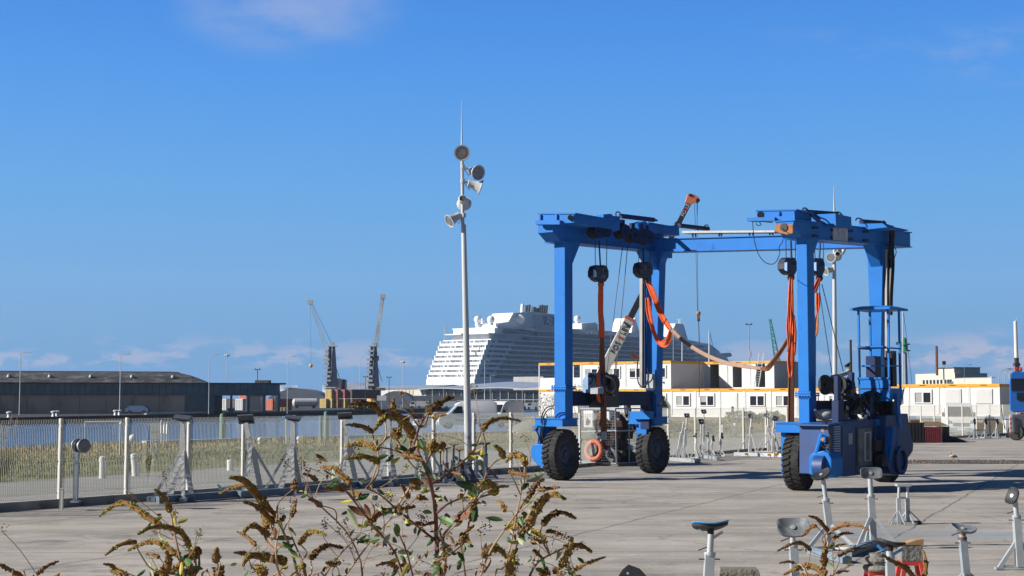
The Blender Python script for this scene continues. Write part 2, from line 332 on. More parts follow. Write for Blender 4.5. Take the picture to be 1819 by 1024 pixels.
def ground_mat(name, c1, c2, s1, c3=None, s3=3, thr=.55, st=(1, 1, 1), rough=.9, bump=.4):
    m, N, L, b = node_mat(name); b.inputs['Roughness'].default_value = rough; b.inputs['Specular IOR Level'].default_value = .25
    g = N.new('ShaderNodeNewGeometry'); q = N.new('ShaderNodeMapping'); q.inputs['Scale'].default_value = st; L.new(g.outputs['Position'], q.inputs[0])
    def noise(s, d=7):
        n = N.new('ShaderNodeTexNoise'); n.inputs['Scale'].default_value = s; n.inputs['Detail'].default_value = d; n.inputs['Roughness'].default_value = .65; L.new(q.outputs[0], n.inputs['Vector']); return n.outputs['Fac']
    r = N.new('ShaderNodeMapRange'); r.inputs[1].default_value = .33; r.inputs[2].default_value = .67; L.new(noise(s1), r.inputs[0])
    x = N.new('ShaderNodeMix'); x.data_type = 'RGBA'; L.new(r.outputs[0], x.inputs[0]); x.inputs[6].default_value = (*c1, 1); x.inputs[7].default_value = (*c2, 1); src = x.outputs[2]
    if c3:
        r3 = N.new('ShaderNodeMapRange'); r3.inputs[1].default_value = thr; r3.inputs[2].default_value = thr + .1; L.new(noise(s3), r3.inputs[0])
        y = N.new('ShaderNodeMix'); y.data_type = 'RGBA'; L.new(r3.outputs[0], y.inputs[0]); L.new(src, y.inputs[6]); y.inputs[7].default_value = (*c3, 1); src = y.outputs[2]
    L.new(src, b.inputs['Base Color'])
    bp = N.new('ShaderNodeBump'); bp.inputs['Strength'].default_value = bump; bp.inputs['Distance'].default_value = .05; L.new(noise(6), bp.inputs['Height']); L.new(bp.outputs[0], b.inputs['Normal'])
    return m
M['yard'] = concrete_mat()
M['road'] = ground_mat('road_asphalt', (.20, .195, .185), (.28, .27, .25), .5, (.13, .13, .12), 1.2, .55, (.4, 1.5, 1))
M['grass'] = ground_mat('dry_grass_ground', (.10, .11, .035), (.21, .18, .08), .35, (.05, .07, .02), .8, .5)
M['far_ground'] = ground_mat('far_quay_asphalt', (.045, .045, .05), (.08, .08, .08), .1, (.13, .12, .11), .03, .6)
M['quay_wall'] = ground_mat('quay_wall', (.05, .045, .04), (.10, .08, .06), .4, (.16, .05, .04), 1.5, .6)
M['coping'] = ground_mat('quay_coping', (.50, .49, .46), (.64, .62, .58), 1.0, (.3, .27, .22), .5, .6)
M['red_fender'] = ground_mat('red_fender', (.20, .03, .025), (.12, .03, .03), .8)
def sheet(name, pts, z, m, thick=0, kind='structure'):
    mb = MB(); ps = [Vec((p[0], p[1], z)) for p in pts]
    if thick: mb.prism([p - Z * thick for p in ps], Z * thick)
    else: mb.add(ps, [tuple(range(len(ps)))])
    return tag(mb.build(name, m), kind=kind)
# quay edges, road and fence follow straight lines measured on the ground
def line_pt(x, y0, k, z=0): return gr(x, y0 - k * x, z)
def lp(a, b, X0):              # point on the line a-b at world x = X0
    t = (X0 - a.x) / (b.x - a.x); return a + (b - a) * t
f0, f1 = gr(0, 911), gr(1819, 773); fd = (f1 - f0).normalized(); fn = Vec((fd.y, -fd.x, 0))      # fn points into the yard
fk, fk2 = gr(960, 838), gr(1322, 803); fd2 = (fk2 - fk).normalized(); fd3 = (gr(1819, 771) - fk2).normalized()
e0, e1 = gr(200, 791), gr(735, 775); ed = (e1 - e0).normalized()
q0, q1 = gr(0, 742.5), gr(740, 727); qd = (q1 - q0).normalized()
r0, r1 = gr(0, 858), gr(1200, 779); rd = (r1 - r0).normalized()
def ext(a, d, t): return a + d * t
# near land: everything on our side of the basin, solid down to the basin floor
nl = [ext(e0, ed, -260), ext(e0, ed, 95), ext(e0, ed, 95) + Vec((60, 12, 0)), Vec((400, 190, 0)), Vec((400, -120, 0)), Vec((-400, -120, 0)), Vec((-400, ext(e0, ed, -260).y, 0))]
sheet('ground', nl, -.012, M['grass'], thick=4)
# the basin and the sea beyond
def water_mat():
    m, N, L, b = node_mat('harbour_water'); b.inputs['Base Color'].default_value = (.018, .085, .20, 1); b.inputs['Roughness'].default_value = .12; b.inputs['IOR'].default_value = 1.33; b.inputs['Specular IOR Level'].default_value = .4
    g = N.new('ShaderNodeNewGeometry'); q = N.new('ShaderNodeMapping'); q.inputs['Scale'].default_value = (.35, 1.6, 1); L.new(g.outputs['Position'], q.inputs[0])
    n = N.new('ShaderNodeTexNoise'); n.inputs['Scale'].default_value = .9; n.inputs['Detail'].default_value = 5; L.new(q.outputs[0], n.inputs['Vector'])
    bp = N.new('ShaderNodeBump'); bp.inputs['Strength'].default_value = 1; bp.inputs['Distance'].default_value = .35; L.new(n.outputs['Fac'], bp.inputs['Height']); L.new(bp.outputs[0], b.inputs['Normal']); return m
M['water'] = water_mat()
sheet('water', [(-4000, -400), (5000, -400), (5000, 7000), (-4000, 7000)], -1.0, M['water'])
# far quay
fl = [ext(q0, qd, -320), ext(q0, qd, 560), ext(q0, qd, 560) + Vec((420, 40, 0)), Vec((520, 760, 0)), Vec((60, 760, 0)), Vec((-60, 815, 0)), Vec((-250, 830, 0)), Vec((-1500, 1100, 0)), Vec((-1500, ext(q0, qd, -320).y, 0))]
sheet('far_quay', fl, -.0, M['far_ground'], thick=4)
mb = MB(); a, b = ext(q0, qd, -150), ext(q0, qd, 430); nrm = Vec((qd.y, -qd.x, 0))
mb.beam(a + nrm * .15 - Z * .35, b + nrm * .15 - Z * .35, .3, .5); tag(mb.build('quay_fender_strip', M['red_fender']), kind='structure')
mb = MB(); a2 = ext(q0, qd, 40); mb.beam(a2 - nrm * .3 + Z * .14, b - nrm * .3 + Z * .14, .5, .28); tag(mb.build('quay_coping', M['coping']), kind='structure')
# near quay coping (white edge line)
mb = MB(); nn = Vec((ed.y, -ed.x, 0)); mb.beam(ext(e0, ed, 2) + nn * .3 + Z * .1, ext(e0, ed, 60) + nn * .3 + Z * .1, .45, .2); tag(mb.build('basin_coping', M['coping']), kind='structure')
# road behind the fence
rb = [ext(r0, rd, -60), ext(r0, rd, 190), ext(fk2, fd3, 140) - fn * .2, fk2 - fn * .2, fk - fn * .2, ext(f0, fd, -60) - fn * .2]
sheet('road', rb, .0, M['road'])
# yard slab
yd = [ext(f0, fd, -60) - fn * .3, fk - fn * .3, fk2 - fn * .3, ext(fk2, fd3, 70) - fn * .3, ext(fk2, fd3, 70) + Vec((200, 0, 0)), Vec((390, -110, 0)), Vec((-200, -110, 0))]
sheet('yard', yd, .012, M['yard'], thick=.02)
GZ = .012
def g(x, y): return gr(x, y, GZ)
# kerb the fence stands on: a long low concrete wall on the near stretch
M['kerb'] = ground_mat('kerb_concrete', (.26, .25, .235), (.40, .38, .35), 1.2, (.14, .135, .12), 1.6, .55)
mb = MB(); mb.beam(ext(f0, fd, -22) - fn * .14 + Z * .1, fk - fn * .14 + Z * .1, .28, .24)
mb.beam(fk - fn * .14 + Z * .06, fk2 - fn * .14 + Z * .06, .28, .16); mb.beam(fk2 - fn * .14 + Z * .055, ext(fk2, fd3, 60) - fn * .14 + Z * .055, .28, .16); tag(mb.build('kerb', M['kerb']), kind='structure')
KT = .22
# ------------------------------------------------------------------ fence: welded wire panels on white posts
px_posts = [-16, 105, 223, 333, 430, 521, 606, 690, 769, 841, 907, 970, 1030, 1086, 1138, 1188, 1236, 1281, 1322, 1362, 1400, 1436, 1470, 1502, 1533, 1562, 1590, 1617, 1639, 1663, 1687, 1713, 1738, 1762, 1786, 1810, 1834]
def fence_at(px):
    d = ray(px, 900); d.z = 0
    a, w = (f0, fd) if px < 960 else (fk, fd2) if px < 1322 else (fk2, fd3)
    a = a - fn * .14; den = d.x * w.y - d.y * w.x; t = (a.x * w.y - a.y * w.x) / den; return Vec((d.x * t, d.y * t, 0))
def fence_y(px): return 911 - .0758 * px if px < 960 else 838 - .0967 * (px - 960) if px < 1322 else 803 - .0644 * (px - 1322)
fps = [fence_at(p) for p in px_posts]; fps = [fps[0] - (fps[1] - fps[0])] + fps
FH = 1.98
fen = thing('fence', 'long off-white welded wire mesh fence with white posts between yard and harbour road', 'fence', fps[1])
bulge = {4: (.30, .55)}
for i, p in enumerate(fps):
    h = FH + (.0 if p.y < 60 else .12); kz = KT if p.y < 55 else .14
    mb = MB(); mb.box(p + Z * (kz + h / 2), (.075, .075, h), (fd, fn, Z))
    if p.y < 60:
        for k in range(14): mb.box(p + Z * (kz + .1 + k * h / 14) + fn * .045, (.05, .03, .03), (fd, fn, Z))
    mb.build('post', M['fence_white'], fen)
    if i + 1 == len(fps): break
    q = fps[i + 1]; d = (q - p); Lp = d.length; d.normalize(); mb = MB(); n = max(8, int(Lp / .05)); rw = .0052 if p.y < 60 else .0034
    zs = [0.03, .10, .14, .18, .85, .90, .95, 1.00, FH - .22, FH - .16, FH - .10, FH - .02]
    of = [0, 0, .035, 0, 0, .02, .02, 0, 0, .04, 0, 0]
    if p.y > 60: zs = [0.03, 1.0, 1.04, 1.08, h]; of = [0, 0, .03, 0, 0]
    for k in range(1, n):
        t = k / n; b0 = p + d * (Lp * t)
        pts = []
        for z_, o_ in zip(zs, of):
            sh = 0
            if i == 4: pass
            pts.append(b0 + fn * (o_ + .03) + Z * (kz + z_))
        if i == 3 and .25 < t < .42:      # wires bent aside around the hole
            g2 = math.exp(-((t - .33) / .06) ** 2) * (1 if t > .33 else -1) * .10
            pts = [pp + d * (g2 * math.exp(-((pp.z - kz - .85) / .3) ** 2)) for pp in pts]
        mb.tube(pts, rw, 4)
    for z_ in ((.14, .92, FH - .16) if p.y < 60 else (.14, .6, 1.04, 1.5, h - .05)):
        mb.beam(p + fn * .045 + Z * (kz + z_), q + fn * .045 + Z * (kz + z_), .006, .006)
    mb.build('panel', M['fence_wire'], fen)
# ------------------------------------------------------------------ travel lift (boat hoist)
LO = Vec((1.6188, 48.5595, GZ)); LW, LD = 8.8, 5.6
def lc(u, v, z): return LO + U * u + V * v + Z * z
def ou(x, y, u0):
    d = ray(x, y); t = (u0 - (CAM - LO).dot(U)) / d.dot(U); return CAM + d * t
def ov(x, y, v0):
    d = ray(x, y); t = (v0 - (CAM - LO).dot(V)) / d.dot(V); return CAM + d * t
def PU(mb, pts, u0, th, m=0): return mb.prism([ou(x, y, u0) for x, y in pts], -U * th, m)
def PV(mb, pts, v0, th, m=0): return mb.prism([ov(x, y, v0) for x, y in pts], V * th, m)
def LB(mb, u0, u1, v0, v1, z0, z1, m=0): return mb.box(lc((u0 + u1) / 2, (v0 + v1) / 2, (z0 + z1) / 2), (abs(u1 - u0), abs(v1 - v0), abs(z1 - z0)), (U, V, Z), m)
lift = thing('travel_lift', 'huge blue four-legged boat hoist standing on black rubber tyres in the yard', 'boat hoist', lc(LW / 2, LD / 2, 0))
BL, NV, DK, GB = M['lift_blue'], M['lift_navy'], M['dark_steel'], M['grease_black']
SPLIT = {'hose', 'frame_post', 'walkway_feet', 'bracket_row', 'hoist_rope', 'winch_rope', 'hydraulic_cylinder', 'ladder_rail', 'winch_drum', 'marker_lamp', 'sheave_mount', 'hydraulic_pump', 'winch_cover'}
def P_(name, mb, m, par=None, **k):
    if name in SPLIT: return split(mb, {'walkway_feet': 'walkway_foot', 'bracket_row': 'bracket'}.get(name, name), m, par or lift, **k)
    return mb.build(name, m, par or lift, **k)
# columns
def col(prof, v0, v1):          # prof: (z, u0, u1)
    mb = MB(); rings = [[lc(a, v0, z), lc(b, v0, z), lc(b, v1, z), lc(a, v1, z)] for z, a, b in prof]; mb.loft(rings); return mb
c = col([(1.95, -.12, .32), (7.9, -.12, .32)], -.2, .24); c.prism([lc(-.118, .24, 7.9), lc(-.118, .24, 7.15), lc(-.118, .72, 7.9)], U * .436)

LB(c, -.2, .4, -.28, .32, 2.98, 3.03); LB(c, -.2, .4, -.28, .32, 3.045, 3.09)
for i in range(7): LB(c, -.19 + i * .09, -.15 + i * .09, -.27, -.24, 2.93, 3.13)
P_('column', c, BL, bevel=.012)
c = col([(1.9, LW - .06, LW + .28), (7.42, LW - .06, LW + .28)], -.2, .26); c.prism([lc(LW - .058, .26, 7.42), lc(LW - .058, .26, 6.95), lc(LW - .058, .6, 7.42)], U * .336)
LB(c, LW - .15, LW + .36, -.28, .34, 2.75, 2.8); LB(c, LW - .15, LW + .36, -.28, .34, 2.815, 2.86)
for i in range(6): LB(c, LW - .13 + i * .09, LW - .09 + i * .09, -.27, -.24, 2.7, 2.9)
P_('column', c, BL, bevel=.012)
c = col([(1.7, -.09, .36), (3.7, -.09, .39), (7.55, -.06, .56), (8.0, -.06, .72)], LD - .3, LD + .12); P_('column', c, BL, bevel=.012)
c = col([(1.7, 8.62, 8.90), (3.94, 8.6, 8.91), (7.4, 8.5, 9.05), (7.75, 8.4, 9.05)], LD - .3, LD + .22); P_('column', c, BL, bevel=.012)
# gussets where the columns meet the long beams
c = MB(); c.prism([lc(-.03, LD - .3, 7.95), lc(-.03, LD - .3, 7.3), lc(-.03, LD - .95, 7.95)], U * .5); P_('gusset', c, BL)
c = MB(); c.prism([lc(8.62, LD - .3, 7.62), lc(8.62, LD - .3, 6.95), lc(8.62, LD - .85, 7.62)], U * .36); P_('gusset', c, BL)
# long top beams
def lbeam(u0, u1, v0, v1, zb0, zb1, zt0, zt1, nose, m, nm='main_beam'):
    mb = MB()
    prof = [(v0, zt0), (v1, zt1), (v1, zb1), (v0 + nose, zb0), (v0, zb0 + nose * .62)]
    mb.prism([lc(u0, a, b) for a, b in prof], U * (u1 - u0))
    mb.prism([lc(u0 - .06, v0 - .03, zt0), lc(u0 - .06, v1 + .03, zt1), lc(u0 - .06, v1 + .03, zt1 + .035), lc(u0 - .06, v0 - .03, zt0 + .035)], U * (u1 - u0 + .12))
    mb.prism([lc(u0 - .06, v0 + nose, zb0 - .03), lc(u0 - .06, v1 + .02, zb1 - .03), lc(u0 - .06, v1 + .02, zb1), lc(u0 - .06, v0 + nose, zb0)], U * (u1 - u0 + .12))
    return P_(nm, mb, m)
lbeam(-.30, .30, -.85, 6.0, 7.87, 8.05, 8.40, 8.62, .42, BL)
rb_ = lbeam(8.45, 9.02, -.92, 7.62, 7.40, 7.78, 7.84, 8.24, .5, BL)
c = MB(); PV(c, [(1377, 399), (1408, 399), (1408, 414), (1398, 417), (1377, 412)], -.97, .045); P_('rusty_end_plate', c, M['rust_bright'] if 'rust_bright' in M else mk('rust_bright', (.42, .17, .06), rough=.9, var=.5, vs=5, dirt=(.12, .05, .03), da=.8, ds=5))
c = MB(); c.cyl(ov(1392, 404, -1.0), ov(1392, 404, -1.0) + V * .05, .12, n=14); P_('end_socket', c, DK)
c = MB()
for x_, y1, y2 in ((1450, 405, 419), (1483, 409, 422), (1512, 411, 425), (1540, 412, 427)):
    for y_ in (y1, y2): PU(c, [(x_ - 5, y_ - 2), (x_ + 4, y_ - 2), (x_ + 4, y_ + 2), (x_ - 5, y_ + 2)], 9.06, .038)
P_('bracket_row', c, NV)
sg = MB(); PU(sg, [(1480.5, 404), (1506, 407), (1506, 431.5), (1480.5, 430)], 9.075, .05); sgo = P_('name_panel', sg, mk('panel_grey', (.42, .47, .58), rough=.6, var=.12))
text(sgo, 'D N', .30, ou(1494, 414, 9.08), V, Z, M['galv_dull'])
c = MB()
for k in range(3): PU(c, [(1484, 420 + 3.2 * k), (1502, 421.6 + 3.2 * k), (1502, 422.4 + 3.2 * k), (1484, 420.8 + 3.2 * k)], 9.085, .008)
P_('small_print', c, M['galv_dull'], sgo)
# rear cross beam, walkway over it
c = MB(); c.beam(lc(.45, LD - .05, 8.18), lc(8.62, LD - .05, 7.84), .5, .42); c.beam(lc(.45, LD - .05, 7.955), lc(8.62, LD - .05, 7.615), .62, .03); c.beam(lc(.45, LD - .05, 8.41), lc(8.62, LD - .05, 8.07), .62, .03)
P_('cross_beam', c, BL)
c = MB(); LB(c, .2, .72, LD - .38, LD + .3, 7.75, 8.45); LB(c, .3, .62, LD - .42, LD - .39, 7.8, 8.4); P_('joint_box', c, BL)
wk = MB()
PV(wk, [(1211, 410.5), (1376, 409.5), (1376, 413), (1211, 414.5)], LD - .1, .5); P_('walkway', wk, mk('walk_pale', (.50, .48, .44), rough=.7, var=.2, vs=9))
wk = MB()
for x_ in (1229, 1234, 1276, 1280, 1330, 1336, 1366, 1371): PV(wk, [(x_, 414), (x_ + 1.6, 414), (x_ + 1.6, 422), (x_, 422)], LD, .06)
P_('walkway_feet', wk, NV)
# lower side beams
c = MB(); LB(c, -.2, .24, .24, LD - .3, 2.44, 2.90); LB(c, -.24, .28, .24, LD - .3, 2.9, 2.93); P_('lower_beam', c, NV)
c = MB(); LB(c, LW - .2, LW + .26, .26, LD - .3, 2.16, 2.62); P_('lower_beam', c, NV)
# trolley beams on top, left frame
c = MB(); PV(c, [(957, 381), (1019, 380), (1019, 396), (957, 398)], -.95, 2.7); PV(c, [(954.5, 378.6), (1022, 378.2), (1022, 380.6), (954.5, 381)], -.98, 2.76)
for x_ in (957, 986): PV(c, [(x_, 381), (x_ + 3, 381), (x_ + 3, 390), (x_, 390)], -1.02, .06)
PV(c, [(951, 392), (994, 391.5), (994, 399), (951, 399)], -1.12, .16); P_('hoist_trolley', c, BL)
c = MB(); c.cyl(ov(1013, 387, -1.03), ov(1013, 387, -.9), .09, n=12); P_('pin', c, DK, smooth=True)
c = MB(); PU(c, [(1150, 399), (1206, 405), (1207, 419), (1150, 414)], .55, .95); PU(c, [(1149, 397), (1207, 403), (1207, 405), (1149, 399)], .6, 1.0); P_('hoist_trolley', c, BL)
c = MB(); PU(c, [(1072, 381), (1085, 380), (1090, 384), (1101, 385), (1101, 393), (1072, 391)], .75, .3); PU(c, [(1085, 402), (1100, 400), (1100, 412), (1089, 412)], .8, .2)
PU(c, [(1133, 397), (1146, 393), (1152, 398), (1152, 418), (1136, 416)], .9, .35); P_('sheave_mount', c, BL)
c = MB(); c.tube([ou(1102, 384, .35), ou(1161, 391, .35)], .085, 10); c.tube([ou(1206, 401, .35), ou(1258, 407, .35)], .085, 10); c.tube([ou(1161, 391, .35), ou(1167, 392, .35)], .04, 8)
P_('hydraulic_cylinder', c, NV, smooth=True)
def loop(mb, pts, u0, r=.022, n=6):
    P = [ou(x, y, u0) for x, y in pts]; Q = []
    for i in range(len(P) - 1):
        a = P[max(i - 1, 0)]; b = P[i]; d = P[i + 1]; e = P[min(i + 2, len(P) - 1)]
        for k in range(5):
            t = k / 5; Q.append(.5 * ((2 * b) + (d - a) * t + (2 * a - 5 * b + 4 * d - e) * t * t + (3 * b - a - 3 * d + e) * t ** 3))
    Q.append(P[-1]); mb.tube(Q, r, n); return mb
c = MB()
loop(c, [(1095, 386), (1094, 379), (1099, 377), (1106, 384), (1114, 382)], .45); loop(c, [(1198, 402), (1200, 396), (1207, 395), (1213, 400)], .5); loop(c, [(1249, 405), (1254, 400), (1258, 402), (1257, 407)], .35)
loop(c, [(1003, 394), (1018, 397), (1040, 401), (1056, 403)], .45); loop(c, [(1004, 397), (1022, 395), (1054, 404)], .55, .018)
loop(c, [(1240, 408), (1239, 411), (1241, 416)], .35)
loop(c, [(1152, 396), (1170, 399), (1190, 402), (1204, 401)], .5)
P_('hose', c, GB, smooth=True)
def sheaves(spots, u0, name='sheave'):
    for (x, y, r, hw) in spots:
        mb = MB(); cc = ou(x, y, u0); ax = (U * .9 - V * .25).normalized()
        for s in (-1, 0, 1): mb.lathe([(r * .3, -.03), (r * .95, -.03), (r * .78, 0), (r * .95, .03), (r * .3, .03)], cc + ax * (s * .085 * hw), ax, 20)
        o = P_(name, mb, DK, smooth=True)
        m2 = MB(); e1 = ax.cross(Z).normalized()
        pl = [cc + ax * (.17 * hw) + e1 * (r * .9 * math.cos(t)) + Z * (r * .95 * math.sin(t)) for t in [R(q) for q in (20, 50, 90, 130, 160, 200, 235, 270, 305, 340)]]; m2.prism(pl, ax * .03)
        pl2 = [p - ax * (.37 * hw) for p in pl]; m2.prism(pl2, ax * .03); m2.cyl(cc - ax * .25 * hw, cc + ax * .25 * hw, .035, n=8); m2.box(cc + Z * (r * 1.1), (.12, .16, r), (ax, e1, Z))
        m2.build('yoke', NV, o)
sheaves([(1058, 412, .24, 1), (1071, 410, .26, 1), (1105, 412, .26, 1), (1123, 419, .27, 1), (1137, 420, .27, 1), (1147, 423, .27, 1)], .85)
# trolley beams, right frame
c = MB(); PV(c, [(1344, 375.5), (1411, 374), (1412, 394), (1378, 390), (1344, 388)], -.6, 1.1); PV(c, [(1342, 373), (1415, 371.5), (1415, 374), (1342, 375.5)], -.63, 1.2)
PV(c, [(1326.5, 387), (1376, 386), (1376, 392.5), (1326.5, 393)], -.68, .35); PV(c, [(1381, 376), (1384.5, 376), (1384.5, 382), (1381, 382)], -.66, .05); P_('hoist_trolley', c, BL)
c = MB(); c.cyl(ov(1351, 382, -.66), ov(1351, 382, -.5), .1, n=12); P_('pin', c, DK, smooth=True)
c = MB(); PV(c, [(1431, 382), (1484, 379.5), (1485, 402), (1450, 397)], 1.0, 1.1); P_('hoist_trolley', c, BL)
c = MB(); PU(c, [(1486, 381), (1497, 381), (1499, 404), (1487, 402)], 9.0, .5); PU(c, [(1500, 391), (1512, 390), (1512, 405), (1500, 404)], 9.0, .5); P_('hoist_trolley', c, NV)
c = MB(); PV(c, [(1524, 398), (1568, 397), (1576, 404), (1540, 408)], 3.9, .8); PU(c, [(1580, 402), (1613, 408.5), (1613, 410.5), (1580, 410)], 8.9, .6); P_('hoist_trolley', c, BL)
c = MB(); c.tube([ou(1430, 377, 8.6), ou(1486, 381, 8.6)], .08, 10); c.tube([ou(1530, 394, 8.6), ou(1570, 397, 8.6)], .08, 10); P_('hydraulic_cylinder', c, NV, smooth=True)
c = MB(); rg = rnd(5)
loop(c, [(1426, 383), (1426, 372), (1431, 370), (1438, 376), (1448, 377)], 8.7); loop(c, [(1482, 379), (1489, 377), (1495, 381), (1497, 388)], 8.9); loop(c, [(1520, 392), (1523, 388), (1531, 390), (1540, 396), (1565, 396), (1570, 393), (1574, 397)], 8.9)
loop(c, [(1440, 382), (1450, 390), (1462, 396), (1470, 400)], 9.06, .035)
for k in range(7): loop(c, [(1545 + rg.uniform(-4, 4), 405), (1555 + rg.uniform(-5, 5), 401 + rg.uniform(-3, 3)), (1568, 403 + rg.uniform(-3, 3)), (1577, 401)], 9.1, .03)
loop(c, [(1337, 393), (1338, 410), (1341, 432), (1349, 455), (1362, 468), (1376, 468), (1385, 452), (1384, 440), (1390, 430), (1391, 420)], 8.2, .012)
loop(c, [(1344, 393), (1343, 398), (1347, 401), (1352, 399), (1350, 394), (1372, 396)], 8.5, .012)
P_('hose', c, GB, smooth=True)
c = MB()
for k in range(11):
    x0 = 1576 + k * .7
    loop(c, [(1570 + k * .7, 402), (1576 + k * .8, 400 + k * .35), (x0 + 5, 412), (x0 + 5 + rg.uniform(-1.5, 1.5), 440), (x0 + 4 + rg.uniform(-2, 2), 470), (1580 + k * .5, 520), (1581 + k * .3, 560)], 9.16 + (k % 3) * .05, .032)
loop(c, [(1589, 440), (1592, 448), (1588, 462), (1586, 480)], 9.3, .015)
P_('hose_bundle', c, GB, smooth=True)
# cable guide rails on the rear legs
c = MB(); PU(c, [(1575.5, 443), (1581, 443), (1580.5, 690), (1575.5, 690)], 9.13, .07); P_('cable_guide', c, mk('guide_grey', (.36, .36, .35), rough=.6, var=.15, dirt=(.2, .17, .13), da=.4))
c = MB(); PV(c, [(1136, 446), (1141, 446), (1140.5, 690), (1136, 690)], LD - .55, .1); P_('cable_guide', c, M['guide_grey'])
c = MB(); PV(c, [(1141.5, 448), (1144.5, 448), (1146, 690), (1142, 690)], LD - .5, .1); P_('cable_guide', c, NV)
# wheels
tyre_mb = MB(); TR, TW = .84, .50
prof = [(.44, -TW * .40), (.55, -TW * .50), (.70, -TW * .52), (.785, -TW * .46), (.80, -TW * .30), (.80, TW * .30), (.785, TW * .46), (.70, TW * .52), (.55, TW * .50), (.44, TW * .40)]
tyre_mb.lathe(prof, (0, 0, 0), X, 48)
NL = 30
for k in range(NL):
    for s in (-1, 1):
        t = 2 * math.pi * (k + (.5 if s > 0 else 0)) / NL; rr = []
        for (w, dt, r0, r1) in ((.02, 0, .79, TR), (TW * .30, .05, .79, TR), (TW * .49, .11, .775, TR - .012), (TW * .545, .12, .70, TR - .075)):
            hw = .060
            rr.append([Vec((s * w, math.cos(t + dt + q) * r_, math.sin(t + dt + q) * r_)) for q, r_ in ((-hw, r0), (hw, r0), (hw * .8, r1), (-hw * .8, r1))])
        tyre_mb.loft(rr)
rim_mb = MB()
for s in (1, -1):
    rim_mb.lathe([(.45, s * .19), (.47, s * .21), (.43, s * .22), (.40, s * .12), (.30, s * .08), (.28, s * .14), (.14, s * .16), (.13, s * .21), (.001, s * .21)], (0, 0, 0), X, 32)
    for k in range(10): t = 2 * math.pi * k / 10; rim_mb.cyl((s * .10, .34 * math.cos(t), .34 * math.sin(t)), (s * .135, .34 * math.cos(t), .34 * math.sin(t)), .02, n=6)
rim_mb.lathe([(.45, -.19), (.45, .19)], (0, 0, 0), X, 32)
M['rim'] = mat('rim', (.03, .05, .10), rough=.6, var=.3, dirt=(.10, .09, .08), da=.5)
w0 = bpy.data.objects.new('wheel', None); COL.objects.link(w0); w0.parent = lift; WL['wheel'] = Vec((0, 0, 0)); w0['label'] = 'large lugged black tyre of the boat hoist'
tyre_mb.build('tyre', M['rubber'], w0, smooth=True, local=True); rim_mb.build('rim', M['rim'], w0, smooth=True, local=True)
base_l = WL[lift.name]
def put_wheel(o, u, v, st): o.location = lc(u, v, TR) - base_l; o.rotation_euler = (0, 0, -A0 + R(st))
spots = [(0.0, 0, 4), (.02, LD, 2), (LW - .18, 0, 8), (LW + .05, LD, 0)]
put_wheel(w0, *spots[0])
for sp_ in spots[1:]: put_wheel(dup(w0, lift), *sp_)
# wheel yokes and drives
def yoke(u, v, lab=None):
    c = MB(); LB(c, u - .75, u + .36, v - .42, v + .42, 1.80, 2.0); LB(c, u - .78, u + .40, v - .45, v + .45, 2.0, 2.035); LB(c, u - .78, u + .38, v - .44, v + .44, 1.765, 1.80)
    LB(c, u - .55, u - .36, v - .25, v + .25, .55, 1.77); P_('wheel_yoke', c, BL)
yoke(0, 0); yoke(.03, LD)
c = MB(); LB(c, LW - .7, LW + .75, -.42, .42, 1.72, 1.95); LB(c, LW - .73, LW + .78, -.45, .45, 1.95, 1.985); LB(c, LW - .73, LW + .78, -.45, .45, 1.69, 1.72); LB(c, LW - .62, LW - .46, -.25, .25, .5, 1.7); P_('wheel_yoke', c, BL)
c = MB(); PV(c, [(943, 797), (946, 790), (964, 789), (969, 793), (969, 818), (966, 830), (954, 827), (943, 812)], -.55, .5); P_('drive_housing', c, BL, bevel=.02)
c = MB(); PV(c, [(954, 752), (962, 752), (962, 790), (957, 790)], -.35, .3); PV(c, [(946, 757), (954, 757), (954, 767), (946, 767)], -.45, .12); c.tube([ov(960, 757, -.4), ov(958, 790, -.45)], .07, 8); P_('steering_bracket', c, BL)
c = MB(); c.cyl(ov(949, 762, -.5), ov(949, 762, -.46), .05, n=8); P_('marker_lamp', c, mk('amber', (.7, .35, .12), rough=.3))
def hoses(pts_list, v0, r=.02):
    c = MB()
    for pts in pts_list:
        Pp = [ov(x, y, v0) for x, y in pts]; Q = []
        for i in range(len(Pp) - 1):
            a = Pp[max(i - 1, 0)]; b = Pp[i]; d = Pp[i + 1]; e = Pp[min(i + 2, len(Pp) - 1)]
            for k in range(5): t = k / 5; Q.append(.5 * ((2 * b) + (d - a) * t + (2 * a - 5 * b + 4 * d - e) * t * t + (3 * b - a - 3 * d + e) * t ** 3))
        Q.append(Pp[-1]); c.tube(Q, r, 6)
    P_('hose', c, GB, smooth=True)
hoses([[(983, 722), (972, 724), (964, 735), (961, 752)], [(984, 725), (974, 728), (966, 740), (963, 756)], [(956, 756), (953, 765), (957, 775), (956, 788)], [(960, 757), (964, 768), (959, 778), (962, 788)], [(966, 757), (963, 772), (966, 784), (965, 789)]], -.5)
hoses([[(1133, 640), (1132, 660), (1134, 680), (1140, 688)], [(1160, 672), (1166, 680), (1163, 692), (1148, 693)], [(1140, 688), (1150, 682), (1158, 675), (1160, 665)], [(1145, 690), (1152, 670), (1150, 655)], [(1171, 697), (1178, 706), (1177, 716), (1168, 722)], [(1170, 693), (1175, 700), (1176, 712), (1170, 720)]], LD - .8, .025)
c = MB(); PV(c, [(1148, 665), (1160, 665), (1160, 690), (1148, 690)], LD - .5, .15); P_('valve_block', c, M['galv_dull'])
c = MB(); LB(c, -.1, .25, LD - .62, LD - .35, 1.6, 2.44); P_('hanger', c, NV)
c = MB(); PV(c, [(1119, 731), (1154, 731), (1154, 745), (1119, 745)], LD - .75, .3); PV(c, [(1134, 745), (1148, 745), (1148, 775), (1136, 775)], LD - .6, .2); P_('steering_bracket', c, BL)
